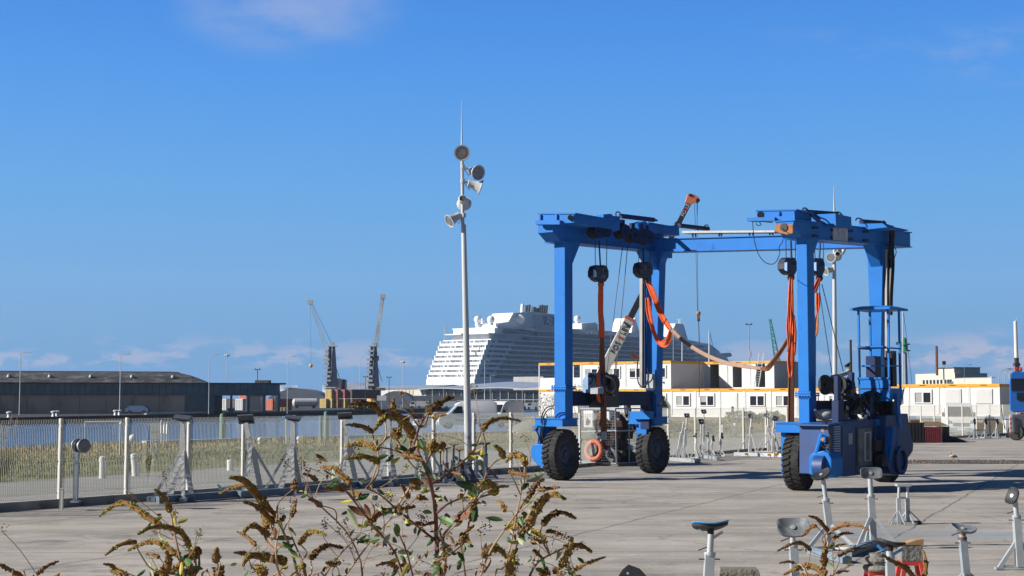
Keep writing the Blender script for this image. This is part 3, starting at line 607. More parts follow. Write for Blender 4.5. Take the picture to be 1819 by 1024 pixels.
# winch on the left lower beam
c = MB(); PV(c, [(1035, 698), (1035, 676), (1041, 666), (1046, 662), (1056, 663), (1062, 674), (1062, 698)], .9, .55); PV(c, [(1033, 692), (1064, 692), (1064, 698), (1033, 698)], .84, .05); P_('winch_housing', c, mk('winch_blue', (.22, .38, .60), rough=.5, var=.2, dirt=(.1, .12, .18), da=.5))
c = MB(); PU(c, [(1070, 724), (1068, 690), (1071, 674), (1078, 665), (1092, 665), (1099, 677), (1100, 724)], .85, .55); P_('winch_frame', c, GB)
c = MB(); cc = ou(1084, 682, .9); c.lathe([(.05, -.1), (.27, -.1), (.27, -.06), (.2, -.05), (.2, .16), (.27, .17), (.27, .21), (.05, .21)], cc, U, 22); c.lathe([(.27, 0), (.27, .04), (.2, .06)], ou(1075, 676, 1.0), U, 18); P_('winch_drum', c, DK, smooth=True)
c = MB(); PU(c, [(1062, 690), (1072, 688), (1072, 700), (1062, 700)], 1.25, .3); P_('gearbox', c, M['galv_dull'])
hoses([[(1045, 668), (1052, 672), (1050, 680), (1046, 684)], [(1048, 666), (1057, 670), (1058, 680)], [(1076, 668), (1090, 676), (1094, 690), (1086, 700)], [(1072, 690), (1080, 700), (1092, 704)]], .8, .03)
# hook blocks and their ropes
def hook_block(x, y, w, h, u0, ropes, tops, marks=()):
    hw, hh = w / 2, h / 2
    o = [(x - hw * .35, y - hh), (x - hw * .8, y - hh * .85), (x - hw, y - hh * .3), (x - hw, y + hh * .35), (x - hw * .6, y + hh * .8), (x - hw * .2, y + hh), (x + hw * .6, y + hh), (x + hw, y + hh * .45), (x + hw, y - hh * .3), (x + hw * .75, y - hh * .9), (x + hw * .3, y - hh), (x, y - hh * .8)]
    mb = MB(); PU(mb, o, u0, .22); PU(mb, [(x + (a - x) * .8, y + (b - y) * .8) for a, b in o], u0 + .03, .28); ob = P_('hook_block', mb, mk('block_shade_navy', (.012, .02, .05), rough=.45, var=.25) if 'block_shade_navy' not in M else M['block_shade_navy'], bevel=.012)  # navy darkened so the colour carries the block's shaded side
    c = MB(); cc = ou(x, y + hh + 3, u0 - .1); c.torus(cc - Z * .03, .09, .035, V, 16, 8); c.cyl(cc + Z * .12, cc, .05, n=8); c.tube([cc + U * .0 + V * .11 + Z * .08, cc + V * .13, cc + V * .08 - Z * .09, cc - V * .04 - Z * .12, cc - V * .11 - Z * .05], [.03, .035, .04, .035, .012], 8); c.build('hook', DK, ob, smooth=True)
    c = MB()
    for dx, y0 in ((-.42, -.15), (.38, -.15)): c.cyl(ou(x + w * dx * .75, y + h * y0, u0 + .04), ou(x + w * dx * .75, y + h * y0, u0 + .065), .05, n=10)
    split(c, 'sheave_pin', DK, ob, smooth=True)
    c = MB()
    for (xa, ya, xb, r) in ropes: c.tube([ou(xa, ya, u0 - .1), ou(xb, y - hh + 2, u0 - .1)], r, 6)
    P_('hoist_rope', c, M['wire'], smooth=True)
    for s, dx, dy, sz in marks: text(ob, s, sz, ou(x + dx, y + dy, u0 + .045), V, Z, M['galv_dull'] if sz < .25 else M['text_white'], depth=.006)
    return ob
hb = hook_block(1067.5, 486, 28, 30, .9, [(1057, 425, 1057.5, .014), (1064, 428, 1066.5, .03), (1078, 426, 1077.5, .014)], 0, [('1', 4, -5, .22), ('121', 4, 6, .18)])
dsk = MB(); q = ou(1055.5, 486, .9) ; dsk.prism([ou(1054, 479, .93), ou(1059.5, 479, .93), ou(1059.5, 493, .93), ou(1054, 493, .93)], -U * .02 + U * .03); dsk.build('number_plate', mk('slice_lit_blue', (.25, .42, .75), rough=.4), hb); text(hb, '3', .26, ou(1057, 486, .965), V, Z, M['text_white'], depth=.008)  # pale blue paints the block's sunlit left slice behind its number
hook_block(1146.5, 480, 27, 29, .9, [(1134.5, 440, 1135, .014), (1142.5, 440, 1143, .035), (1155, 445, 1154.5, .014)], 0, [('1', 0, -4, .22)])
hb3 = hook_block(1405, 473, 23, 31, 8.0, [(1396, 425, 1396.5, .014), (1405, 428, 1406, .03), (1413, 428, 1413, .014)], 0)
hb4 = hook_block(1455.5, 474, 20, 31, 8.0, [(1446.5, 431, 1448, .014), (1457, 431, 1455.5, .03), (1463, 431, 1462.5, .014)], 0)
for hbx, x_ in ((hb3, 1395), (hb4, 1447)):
    c = MB(); PV(c, [(x_ - 1.5, 467), (x_ + 3, 466), (x_ + 3, 482), (x_ - 1.5, 480)], ((ou(x_, 474, 8.0) - LO).dot(V)) - .15, .03); c.build('number_plate', M['slice_lit_blue'], hbx)  # plain pale strips paint the sunlit left slices of the right blocks
c = MB()
for a, b, u0, r in (((1106, 437), (1077, 668), .8, .014), ((1115, 437), (1094, 668), .8, .014), ((1460, 505), (1500, 668), 8.5, .014), ((1456, 520), (1478, 665), 8.5, .012), ((1448, 560), (1449, 668), 8.4, .01)):
    c.tube([ou(*a, u0), ou(*b, u0 + (.1 if u0 < 5 else .4))], r, 6)
P_('winch_rope', c, M['wire'], smooth=True)
# right side machinery
eng = MB(); PU(eng, [(1474, 758), (1500, 752), (1566, 746), (1566, 840), (1502, 847), (1474, 843)], 10.0, .95); PU(eng, [(1472, 755), (1500, 749.5), (1568, 743.5), (1568, 746.5), (1500, 752.5), (1472, 758)], 10.04, 1.02)
engo = P_('engine_housing', eng, NV if 0 else mk('housing_navy', (.012, .058, .21), rough=.5, var=.15, dirt=(.03, .04, .08), da=.5, ds=1.5), bevel=.012)
c = MB()
for k in range(12): PU(c, [(1482, 758 + 4.3 * k), (1493, 757 + 4.3 * k), (1493, 759.2 + 4.3 * k), (1482, 760.2 + 4.3 * k)], 10.05, .045)
split(c, 'louvre', mk('louvre_blue', (.25, .38, .62), rough=.5), engo)
c = MB()
for a in ((1496, 1497.2), (1521, 1522.2), (1552, 1553.2)): PU(c, [(a[0], 757), (a[1], 757), (a[1], 840), (a[0], 840)], 10.015, .02)
PU(c, [(1500, 829), (1521, 828), (1521, 829.3), (1500, 830.3)], 10.015, .02); split(c, 'panel_seam', GB, engo)
c = MB(); PU(c, [(1507.5, 770), (1514.5, 769.5), (1514.5, 789.5), (1507.5, 790)], 10.015, .02); c.build('data_plate', M['galv_dull'], engo)
dr = MB(); PU(dr, [(1525, 762), (1548, 760), (1549, 826), (1525, 828)], 10.045, .05); dro = dr.build('cabinet_door', mk('door_grey', (.12, .125, .14), rough=.5, var=.4, dirt=(.3, .31, .33), da=.5, ds=3), engo)
dr = MB()
for q_ in ([(1537, 768), (1547.5, 767), (1547.5, 769), (1537, 770)], [(1537, 818), (1547.5, 817), (1547.5, 819), (1537, 820)], [(1536, 768), (1538, 768), (1538, 820), (1536, 820)], [(1546, 767), (1548, 767), (1548, 819), (1546, 819)]): PU(dr, q_, 10.07, .03)
split(dr, 'door_frame', M['galv'], engo)
c = MB(); c.cyl(ou(1555, 780, 10.0), ou(1555, 780, 10.06), .035, n=8); c.build('knob', M['cabin_yellow'], engo)
c = MB(); PV(c, [(1437, 812), (1442, 806), (1462, 801), (1472, 806), (1477, 816), (1477, 844), (1468, 850), (1437, 843)], -1.0, .75); P_('drive_housing', c, BL, bevel=.03)
c = MB(); cc = ou(1474, 830, 10.03); c.lathe([(.34, -.3), (.34, .0), (.27, .03), (.2, .03), (.18, -.02), (.05, -.02)], cc - U * .1, U, 26); P_('hub_cover', c, M['housing_navy'], smooth=True)
c = MB(); PV(c, [(1457, 772), (1466, 770), (1460, 803), (1449, 803)], -.8, .2); c.tube([ov(1460, 772, -.85), ov(1450, 806, -.95)], .07, 8); PV(c, [(1457, 776), (1466, 776), (1466, 786), (1457, 786)], -.9, .1); P_('steering_bracket', c, BL)
c = MB(); PV(c, [(1438, 764), (1466, 763), (1466, 777), (1438, 777)], -.55, .06); P_('plate', c, M['galv'])
c = MB(); c.cyl(ov(1461, 781, -.93), ov(1461, 781, -.9), .05, n=8); c.cyl(ov(1462, 765, -.8), ov(1462, 765, -.7), .06, n=8); P_('marker_lamp', c, M['amber'])
hoses([[(1447, 730), (1458, 742), (1468, 752), (1473, 766), (1478, 780)], [(1448, 732), (1460, 744), (1470, 756), (1474, 772)], [(1464, 790), (1472, 792), (1474, 784), (1470, 776)], [(1458, 790), (1468, 797), (1476, 790), (1474, 778)]], -.9, .028)
c = MB(); c.tube([ou(1447, 729, 9.6), ou(1449, 728, 9.6), ou(1462, 745, 9.6), ou(1477, 768, 9.6)], .02, 6); P_('handrail', c, M['galv_dull'])
# rear right fork, outer side
c = MB(); PU(c, [(1574, 738), (1613, 735), (1617, 765), (1623, 790), (1622, 802), (1613, 815), (1604, 838), (1596, 845), (1582, 842), (1574, 822)], 10.25, .55); P_('rear_fork', c, M['housing_navy'], bevel=.03)
c = MB(); c.lathe([(.44, -.02), (.44, .05), (.37, .07), (.3, .05), (.29, 0)], ou(1600, 818, 10.27), U, 28); P_('hub_cover', c, M['housing_navy'], smooth=True)
c = MB(); PU(c, [(1582, 760), (1589, 758), (1587, 785), (1583, 805), (1577, 812), (1578, 790)], 10.36, .12); c.tube([ou(1586, 762, 10.4), ou(1580, 820, 10.4)], .06, 8); PU(c, [(1557, 745), (1572, 748), (1572, 758), (1557, 755)], 10.05, .3); P_('steering_bracket', c, BL)
c = MB(); PU(c, [(1556, 782), (1573, 780), (1573, 800), (1556, 802)], 10.2, .5); PU(c, [(1567, 807), (1576, 807), (1577, 828), (1567, 829)], 10.3, .25); P_('hydraulic_pump', c, DK)
# tank, posts and clutter on the right deck
c = MB(); c.ball(ou(1464, 737, 9.3), .30, sc_=(1.0, .7, .55)); P_('fuel_tank', c, mk('tank_white', (.55, .55, .50), rough=.4, var=.15), smooth=True)
c = MB(); c.cyl(ou(1531, 744, 9.7), ou(1531, 737, 9.7), .16, n=14); P_('filler_pot', c, M['white_paint'])
c = MB(); PU(c, [(1489, 712), (1499, 710), (1499, 757), (1489, 758)], 9.9, .2); PU(c, [(1488, 668), (1494, 668), (1494, 712), (1488, 712)], 9.8, .12); PU(c, [(1513, 662), (1518, 662), (1518, 712), (1513, 712)], 9.7, .12); PU(c, [(1545, 700), (1552, 700), (1552, 748), (1545, 748)], 9.9, .2); P_('frame_post', c, NV)
c = MB(); cc = ou(1474, 684, 9.3)
c.lathe([(.05, -.2), (.30, -.2), (.30, -.15), (.2, -.14), (.2, .2), (.30, .21), (.30, .26), (.05, .26)], cc, U * .4 + V * .9, 22); c.lathe([(.05, -.15), (.26, -.15), (.26, -.1), (.18, -.1), (.18, .18), (.26, .2), (.05, .2)], ou(1500, 684, 9.3), U * .4 + V * .9, 22)
P_('winch_drum', c, DK, smooth=True)
c = MB(); PV(c, [(1464, 700), (1466, 678), (1476, 670), (1486, 676), (1500, 690), (1512, 702)], 1.6, .12); PV(c, [(1490, 673), (1503, 672), (1518, 688), (1518, 702), (1506, 700)], 2.0, .12); P_('winch_cover', c, mk('cover_cream', (.50, .49, .45), rough=.5, var=.2, dirt=(.25, .2, .15), da=.4))
c = MB(); c.tube([ou(1478, 670, 9.4), ou(1492, 667, 9.4), ou(1504, 663, 9.4), ou(1509, 657, 9.4), ou(1506, 650, 9.4)], [.06, .06, .065, .065, .07], 10); P_('exhaust_pipe', c, M['cover_cream'], smooth=True)
c = MB(); c.tube([ou(1502, 651, 9.4), ou(1508, 647, 9.4), ou(1512, 645, 9.4)], .04, 8); P_('exhaust_tip', c, DK)
rg = rnd(9); cl = MB(); rh = MB()
for k in range(46):
    x_, y_ = rg.uniform(1498, 1590), rg.uniform(694, 742); s_ = rg.uniform(.07, .24)
    cl.box(ou(x_, y_, 9.3 + rg.uniform(-.2, .4)), (s_, s_ * rg.uniform(.5, 1.6), s_ * rg.uniform(.5, 1.3)), (U, V, Z))
split(cl, 'engine_part', GB, lift)
for k in range(22):
    xa, xb = rg.uniform(1500, 1560), rg.uniform(1520, 1595); loop(rh, [(xa, rg.uniform(700, 742)), ((xa + xb) / 2, rg.uniform(690, 735)), (xb, rg.uniform(705, 745))], 9.75 + rg.uniform(-.2, .2), .03)
P_('hose', rh, GB, smooth=True)
c = MB(); PU(c, [(1593, 700), (1597, 700), (1600, 735), (1603, 760), (1599, 760), (1595, 735)], 10.3, .1); c.tube([ou(1601, 690, 10.45), ou(1592, 800, 10.45)], .018, 6); c.tube([ou(1606, 690, 10.45), ou(1600, 720, 10.45)], .02, 6); P_('ladder_rail', c, BL)
# operator platform
pu0, pu1, pv0, pv1, pz0, pz1 = 9.18, 10.22, 2.95, 3.85, 2.55, 3.30
pf = MB(); LB(pf, pu0, pu1, pv0, pv0 + .05, pz0 + .05, pz1); LB(pf, pu1 - .05, pu1, pv0 + .05, pv1, pz0 + .15, pz0 + .45); LB(pf, pu0, pu1, pv0 + .05, pv1, pz0 + .1, pz0 + .16); LB(pf, pu0, pu0 + .05, pv0 + .05, pv1, pz0 + .16, pz1)
LB(pf, pu0 - .02, pu1 + .02, pv0 - .03, pv0 + .0, pz1 - .03, pz1 + .03); LB(pf, pu0 + .06, pu1 - .06, pv0 - .015, pv0 - .002, pz0 + .42, pz0 + .45, 1)
plat = P_('operator_platform', pf, [BL, NV])
for u_, v_ in ((pu0 + .04, pv0 + .03), (pu1 - .04, pv0 + .03), (pu0 + .04, pv1 - .03), (pu1 - .04, pv1 - .03)):
    c = MB(); LB(c, u_ - .03, u_ + .03, v_ - .03, v_ + .03, pz0 + .2, 5.40); c.build('post', BL, plat)
c = MB()
for z_ in (3.66, 4.2):
    LB(c, pu0, pu1, pv0, pv0 + .05, z_, z_ + .045); LB(c, pu1 - .05, pu1, pv0 + .05, pv1, z_, z_ + .045); LB(c, pu0, pu0 + .05, pv0 + .05, pv1, z_, z_ + .045)
LB(c, pu0 + .1, pu1 - .1, pv0 - .25, pv0, 4.24, 4.28); split(c, 'rail', BL, plat)
c = MB(); c.loft([[lc(pu0 - .15, pv0 - .2, 5.40), lc(pu1 + .12, pv0 - .2, 5.40), lc(pu1 + .12, pv1 + .3, 5.40), lc(pu0 - .15, pv1 + .3, 5.40)], [lc(pu0 - .15, pv0 - .2, 5.46), lc(pu1 + .12, pv0 - .2, 5.46), lc(pu1 + .12, pv1 + .3, 5.46), lc(pu0 - .15, pv1 + .3, 5.46)], [lc(pu0 + .1, pv0 + .1, 5.53), lc(pu1 - .1, pv0 + .1, 5.53), lc(pu1 - .1, pv1, 5.53), lc(pu0 + .1, pv1, 5.53)]]); c.build('canopy', BL, plat)
c = MB(); LB(c, pu1 - .35, pu1 - .12, pv1 - .4, pv1 - .1, pz0 + .5, 4.15); LB(c, pu1 - .3, pu1 - .2, pv0 + .3, pv0 + .5, pz0 + .5, 3.95); split(c, 'control_box', GB, plat)
c = MB(); LB(c, 9.2, 9.5, 3.5, 3.95, 2.55, 4.0); c.build('seat_back', M['lift_navy'], plat)
c = MB(); c.tube([lc(pu0 + .1, pv0 - .1, 4.3), lc(pu0 + .1, pv0 - .1, 3.5)], .03, 8); c.tube([ou(1511, 604, 9.6), ou(1512, 664, 9.6)], .035, 8); split(c, 'grab_rail', DK, plat)
c = MB(); LB(c, 9.3, 9.9, 3.0, 3.7, 2.0, 2.6); LB(c, 9.95, 10.15, 3.2, 3.7, 1.9, 2.6); P_('platform_pedestal', c, GB)
# ------------------------------------------------------------------ slings hanging from the four hooks
def ribbon(mb, P, W_, th=.02, side=None, m=0, dens=4):
    P = [Vec(p) for p in P]; W_ = W_ if isinstance(W_, (list, tuple)) else [W_] * len(P); Q = []; WW = []
    for i in range(len(P) - 1):
        a = P[max(i - 1, 0)]; b = P[i]; d = P[i + 1]; e = P[min(i + 2, len(P) - 1)]
        for k in range(dens):
            t = k / dens; Q.append(.5 * ((2 * b) + (d - a) * t + (2 * a - 5 * b + 4 * d - e) * t * t + (3 * b - a - 3 * d + e) * t ** 3)); WW.append(W_[i] * (1 - t) + W_[i + 1] * t)
    Q.append(P[-1]); WW.append(W_[-1]); rings = []
    for i, p in enumerate(Q):
        d = (Q[min(i + 1, len(Q) - 1)] - Q[max(i - 1, 0)]).normalized(); view = Vec((0, 1, 0)) if side is None else Vec(side)
        s_ = d.cross(view).normalized(); n = s_.cross(d).normalized(); w = WW[i] / 2
        rings.append([p + s_ * w * a + n * th * b for a, b in ((-1, -.3), (-.85, -1), (-.3, -.6), (.3, -1), (.85, -.8), (1, .3), (.5, 1), (-.5, 1))])
    mb.loft(rings, m)
    return mb
s1 = thing('lifting_sling', 'orange and brown webbing sling hanging straight down in front of the scrap cage', 'sling', ou(1072, 783, .8), 0, 'slings of the boat hoist')
c = MB(); ribbon(c, [ou(1067.5, 503, .85), ou(1067, 530, .85), ou(1067, 556, .85), ou(1068.5, 575, .85), ou(1068.5, 600, .85)], [.16, .19, .18, .20, .21], .04); c.build('upper_sleeve', M['orange'], s1, smooth=True)
c = MB(); ribbon(c, [ou(1069.8, 560, .82), ou(1069.5, 640, .82), ou(1071.5, 700, .82), ou(1072.5, 768, .82)], [.06, .20, .21, .22], .03); c.build('webbing', M['strap_brown'], s1, smooth=True)
c = MB(); ribbon(c, [ou(1065, 655, .88), ou(1062, 672, .88), ou(1060.5, 690, .88), ou(1063, 706, .88), ou(1066, 715, .88)], [.04, .12, .12, .12, .05], .05); c.build('loose_sleeve', M['orange'], s1, smooth=True)
c = MB(); ribbon(c, [ou(1072.5, 767, .85), ou(1073, 782, .85)], [.2, .2], .025); c.build('end_cap', M['galv_dull'], s1)
c = MB()
for k in range(5): c.torus(ou(1066 + k * 2.6, 785 + (k % 2) * 1.5, .85), .035, .012, (1, k % 2, .3), 10, 5)
c.build('chain', M['rust'], s1, smooth=True)
s2 = thing('lifting_sling', 'long pale webbing sling sagging from the rear left hook across to the front right hook', 'sling', ov(1280, 637, 3.2), 0, 'slings of the boat hoist')
def mid(x, y, t): # plane sweeping from the left side to the right side
    a = ou(1150, 500, .85); b = ou(1400, 600, 7.9); Yd = a.y + (b.y - a.y) * t; return at(x, y, Yd)
c = MB(); ribbon(c, [mid(1150, 499, 0), mid(1160, 522, .04), mid(1174, 558, .1), mid(1190, 584, .16)], [.16, .22, .2, .18], .05); c.build('upper_sleeve', M['orange'], s2, smooth=True)
c = MB(); ribbon(c, [mid(1188, 581, .15), mid(1214, 606, .26), mid(1250, 629, .4), mid(1290, 645, .55), mid(1330, 652, .72), mid(1356, 656, .82)], [.13, .13, .14, .14, .13, .07], .03); c.build('webbing', M['strap_pale'], s2, smooth=True)
c = MB(); ribbon(c, [mid(1352, 655, .82), mid(1362, 655, .85), mid(1372, 645, .9), mid(1388, 623, .96), mid(1400, 603, 1)], [.06, .19, .16, .13, .12], .035); c.build('tail', M['strap_brown'], s2, smooth=True)
c = MB(); ribbon(c, [mid(1150, 530, 0), mid(1152, 550, .02), mid(1156, 572, .05)], [.15, .2, .17], .06); ribbon(c, [mid(1156, 570, .05), mid(1162, 592, .07), mid(1172, 610, .1), mid(1182, 613, .13), mid(1189, 600, .15), mid(1191, 585, .16)], [.15, .14, .17, .17, .2, .1], .05)
ribbon(c, [mid(1176, 608, .11), mid(1184, 602, .14), mid(1189, 590, .16)], [.08, .09, .06], .03); c.build('loose_sleeve', M['orange'], s2, smooth=True)
c = MB(); c.ball(mid(1190.5, 584, .15), .07); c.build('shackle', M['galv'], s2, smooth=True)
c = MB(); c.tube([mid(1146, 500, 0), mid(1152, 530, 0)], .012, 5); c.tube([mid(1154, 505, 0), mid(1153, 530, 0)], .012, 5); split(c, 'lashing', M['lift_navy'], s2)
s3 = thing('lifting_sling', 'crumpled bright orange sling sleeve with dark brown webbing below, hanging beside the front right leg', 'sling', ou(1405, 790, 7.95), 0, 'slings of the boat hoist')
c = MB(); rg = rnd(3)
ribbon(c, [ou(1405.5, 492, 8.0), ou(1405, 510, 8.0), ou(1404.5, 540, 8.0), ou(1404, 565, 8.0)], [.12, .15, .2, .22], .06)
ribbon(c, [ou(1402, 540, 8.05), ou(1403, 565, 8.05), ou(1402, 590, 8.05), ou(1405, 610, 8.05), ou(1404, 640, 8.05), ou(1405, 660, 8.05), ou(1404, 671, 8.05)], [.1, .18, .15, .2, .22, .2, .08], .07)
ribbon(c, [ou(1409, 560, 8.0), ou(1411, 590, 8.0), ou(1410, 615, 8.0), ou(1411, 632, 8.0)], [.08, .15, .16, .06], .06)
ribbon(c, [ou(1400, 555, 8.1), ou(1399.5, 580, 8.1), ou(1401, 608, 8.1), ou(1399, 625, 8.1)], [.04, .1, .1, .03], .05)
c.build('sleeve', M['orange'], s3, smooth=True)
c = MB(); ribbon(c, [ou(1406, 630, 7.9), ou(1405.5, 680, 7.9), ou(1405, 740, 7.9), ou(1405, 792, 7.9)], [.19, .2, .2, .2], .03); c.build('webbing', M['strap_brown'], s3, smooth=True)
s4 = thing('lifting_sling', 'short orange sling folded up on the rear right hook behind the front right leg', 'sling', ou(1450, 598, 8.0), 0, 'slings of the boat hoist')
c = MB(); ribbon(c, [ou(1456, 494, 8.0), ou(1451, 506, 8.0), ou(1445, 520, 8.0)], [.10, .16, .12], .05); ribbon(c, [ou(1453, 521, 8.0), ou(1453, 540, 8.0), ou(1452, 556, 8.0)], [.14, .15, .06], .06); c.build('sleeve', M['orange'], s4, smooth=True)
c = MB(); ribbon(c, [ou(1452, 555, 8.0), ou(1450, 575, 8.0), ou(1449, 590, 8.0), ou(1447, 600, 8.0)], [.05, .16, .17, .06], .05); c.build('loose_end', M['orange_light'], s4, smooth=True)
c = MB(); c.tube([ou(1456, 500, 8.0), ou(1450, 521, 8.0)], .012, 5); c.tube([ou(1456, 500, 8.0), ou(1456, 521, 8.0)], .012, 5); split(c, 'lashing', M['lift_navy'], s4)
# ------------------------------------------------------------------ cruise ship
def depth_frame(px, Y): return at(px, YH, Y).xy.to_3d()
WZ = -1.0
SA = at(757, YH, 850); SA.z = 0; SBm = 36.0
def sh(s, w, z): return SA + V * s + U * w + Z * z          # s along the ship, w across from the far (port) side
mk('ship_white', (.86, .88, .90), rough=.4, var=.04, vs=.05, dirt=(.6, .6, .6), da=.2, ds=.05)
mk('ship_glass', (.07, .12, .22), rough=.15, var=.4, vs=.3, spec=.6)
mk('ship_blue_glass', (.03, .09, .26), rough=.1, var=.2, vs=.2, spec=.6)
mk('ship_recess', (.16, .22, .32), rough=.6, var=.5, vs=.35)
mk('ship_grey', (.60, .63, .66), rough=.6, var=.15, vs=.2)
ship = thing('cruise_ship', 'long white cruise ship with stepped balcony decks moored beyond the terminal', 'cruise ship', sh(150, 18, WZ))
LS = 318
def plan(s0, s1, inset=0, n=8, nose=True, w0=0, w1=SBm):
    m_ = (w0 + w1) / 2; hw = (w1 - w0) / 2 - inset; pts = [(s0, m_ - hw), (s0, m_ + hw)]
    if nose:
        L_ = s1 - s0; st = s1 - min(75, L_ * .4)
        for k in range(n + 1): t = k / n; pts.append((st + (s1 - st) * math.sin(t * math.pi / 2), m_ + hw * math.cos(t * math.pi / 2) ** .8 if t < 1 else m_ + .3))
        for k in range(n, -1, -1): t = k / n; pts.append((st + (s1 - st) * math.sin(t * math.pi / 2), m_ - hw * math.cos(t * math.pi / 2) ** .8 if t < 1 else m_ - .3))
    else: pts += [(s1, m_ + hw), (s1, m_ - hw)]
    return pts
mb = MB()
rings = []
for z_, e, ins in ((WZ - 4, 292, 1.5), (4, 300, .3), (10, 308, 0), (13.6, 312, 0)): rings.append([sh(s, w, z_) for s, w in plan(0 if z_ > 0 else 3, e, ins)])
mb.loft(rings); mb.build('hull', M['ship_white'], ship)
mb = MB(); rings = [[sh(s, w, z_) for s, w in [(p[0], p[1]) for p in plan(228, e, ins)]] for z_, e, ins in ((13.6, 312, 2), (19, 318, 1.2), (24.5, 324, .6))]; mb.loft(rings); mb.build('forecastle', M['ship_white'], ship)
# name line on the stern
mb = MB(); mb.box(sh(-.06, 13, 10.4), (14, .1, .35), (U, V, Z)); mb.build('stern_lettering', M['ship_grey'], ship)
nd_ = 8
zs_ = [13.6 + 2.82 * k for k in range(nd_ + 1)]
for k in range(nd_):
    z0 = zs_[k]; s0 = 1.6 * k + .6; s1 = 286 - 1.7 * k
    bal = k < nd_ - 1
    mb = MB(); pts = plan(s0, s1); mb.prism([sh(s, w, z0 - .2) for s, w in pts], Z * .8); mb.build('deck', M['ship_white'], ship)
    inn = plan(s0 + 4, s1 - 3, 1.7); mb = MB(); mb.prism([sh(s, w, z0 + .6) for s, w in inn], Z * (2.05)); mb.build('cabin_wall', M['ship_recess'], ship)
    mb = MB(); s = s0 + 18 + 1.2 * k
    st = s1 - 76
    while s < st: mb.box(sh(s, SBm - .85, z0 + 1.6), (.16, 1.6, 2.4), (V, U, Z)); s += 3.05
    if bal: tag(mb.build('balcony_partitions', M['ship_grey'], ship), kind='stuff')
    mb = MB(); a_ = s0 + 17 + 1.2 * k
    mb.beam(sh(a_, SBm - .2, z0 + 1.1), sh(st, SBm - .2, z0 + 1.1), .08, .9); mb.build('balcony_glass', M['ship_glass'], ship)
    # white wrap of the stern corner and transom balconies
    mb = MB(); mb.beam(sh(s0 + .1, SBm - .1, z0 + .9), sh(a_, SBm - .1, z0 + .9), .14, .95); mb.beam(sh(s0 + .06, .1, z0 + .86), sh(s0 + .06, SBm - .1, z0 + .86), .1, .88)
    for q_ in range(12):
        w_ = .3 + q_ * (SBm - .6) / 11
        if q_ in (0, 3, 4, 7, 8, 11): mb.box(sh(s0 + 2.1, w_, z0 + 1.6), (4, .7, 2.4), (V, U, Z))
        else: mb.box(sh(s0 + 2.6, w_, z0 + 1.6), (3, .2, 2.4), (V, U, Z))
    mb.box(sh(s0 + 9, SBm - .8, z0 + 1.6), (.3, 1.0, 2.4), (V, U, Z)); mb.box(sh(a_ - 1, SBm - .8, z0 + 1.6), (.6, 1.0, 2.4), (V, U, Z))
    split_ = mb.build('stern_balcony', M['ship_white'], ship)
zt = zs_[-1]
# open and glazed upper decks
def slab(s0, s1, w0, w1, z0, h, m, nm, nose=True):
    mb = MB(); pts = plan(s0, s1, 0, 8, nose, w0, w1); mb.prism([sh(s, w, z0) for s, w in pts], Z * h); return mb.build(nm, M[m], ship)
slab(15, 268, 0, SBm, zt, .6, 'ship_white', 'deck'); slab(52, 262, .4, SBm - .4, zt + .6, 2.5, 'ship_blue_glass', 'window_band'); slab(48, 262, 0, SBm, zt + 3.1, .7, 'ship_white', 'deck')
slab(60, 258, .5, SBm - .5, zt + 3.8, 2.6, 'ship_blue_glass', 'window_band'); slab(56, 258, 0, SBm, zt + 6.4, .6, 'ship_white', 'deck')
slab(18, 50, 4, SBm - 4, zt + .6, 3.0, 'ship_grey', 'aft_house', False); slab(14, 54, 1, SBm - 1, zt + 3.6, .5, 'ship_white', 'deck', False)
slab(22, 44, 2, SBm - 3, zt + 4.1, 3.2, 'ship_white', 'aft_block', False); slab(30, 60, 2, SBm - 2, zt + 4.1, 2.4, 'ship_glass', 'window_band', False); slab(22, 66, 1, SBm - 1, zt + 7.2, .5, 'ship_white', 'deck', False)
slab(66, 190, 5, SBm - 5, zt + 7.0, 2.8, 'ship_grey', 'deck_house', False)
mb = MB()
for k in range(40): mb.box(sh(50 + k * 4.8, SBm - .5, zt + 7.5), (.12, .12, 1.2)); 
mb.beam(sh(50, SBm - .5, zt + 8.1), sh(240, SBm - .5, zt + 8.1), .12, .12); mb.build('deck_rail', M['ship_white'], ship)
# funnel house
def on_ship(px, y, w): # point on the fore-aft plane at width w seen at pixel
    d = ray(px, y); o_ = SA + U * w; t = (o_ - CAM).dot(U) / d.dot(U); return CAM + d * t
def shp(nm, pts, w, th, m): mb = MB(); mb.prism([on_ship(x, y, w) for x, y in pts], -U * th); return mb.build(nm, M[m], ship)
shp('funnel_base', [(882, 583), (884, 575), (903, 572), (912, 556), (950, 554), (985, 559), (1012, 585), (1012, 592), (882, 592)], 26, 16, 'ship_white')
shp('funnel_screen', [(946, 560), (984, 561), (1004, 580), (950, 580)], 26.6, .5, 'ship_grey')
fun = shp('funnel_emblem_panel', [(965, 562), (984, 563), (988, 577), (968, 577)], 27.0, .4, 'ship_blue_glass')
mb = MB()
for a_ in (0, 1, 2, 3): t0 = a_ * 1.5; c_ = on_ship(976, 570, 27.3); mb.tube([c_ + V * math.cos(t0 + q) * (1.0 + q * 2.0) + Z * math.sin(t0 + q) * (1.0 + q * 1.6) for q in (.1, .4, .7, 1.0)], [.7, .8, .7, .2], 6)
mb.build('funnel_emblem', M['ship_white'], ship)
for x_, y0, y1, r_ in ((927, 556, 541, 1.1), (934, 556, 543, .9), (939, 556, 542, .9), (947, 556, 546, 1.4), (953, 557, 548, 1.4), (958, 557, 543, .8), (962, 557, 542, .8), (966, 557, 543, .8), (970, 558, 543, .8)):
    mb = MB(); mb.cyl(on_ship(x_, y0, 20), on_ship(x_ + 1.5, y1, 20), r_, n=8); mb.build('exhaust', M['dark_steel'] if x_ > 930 else M['ship_white'], ship)
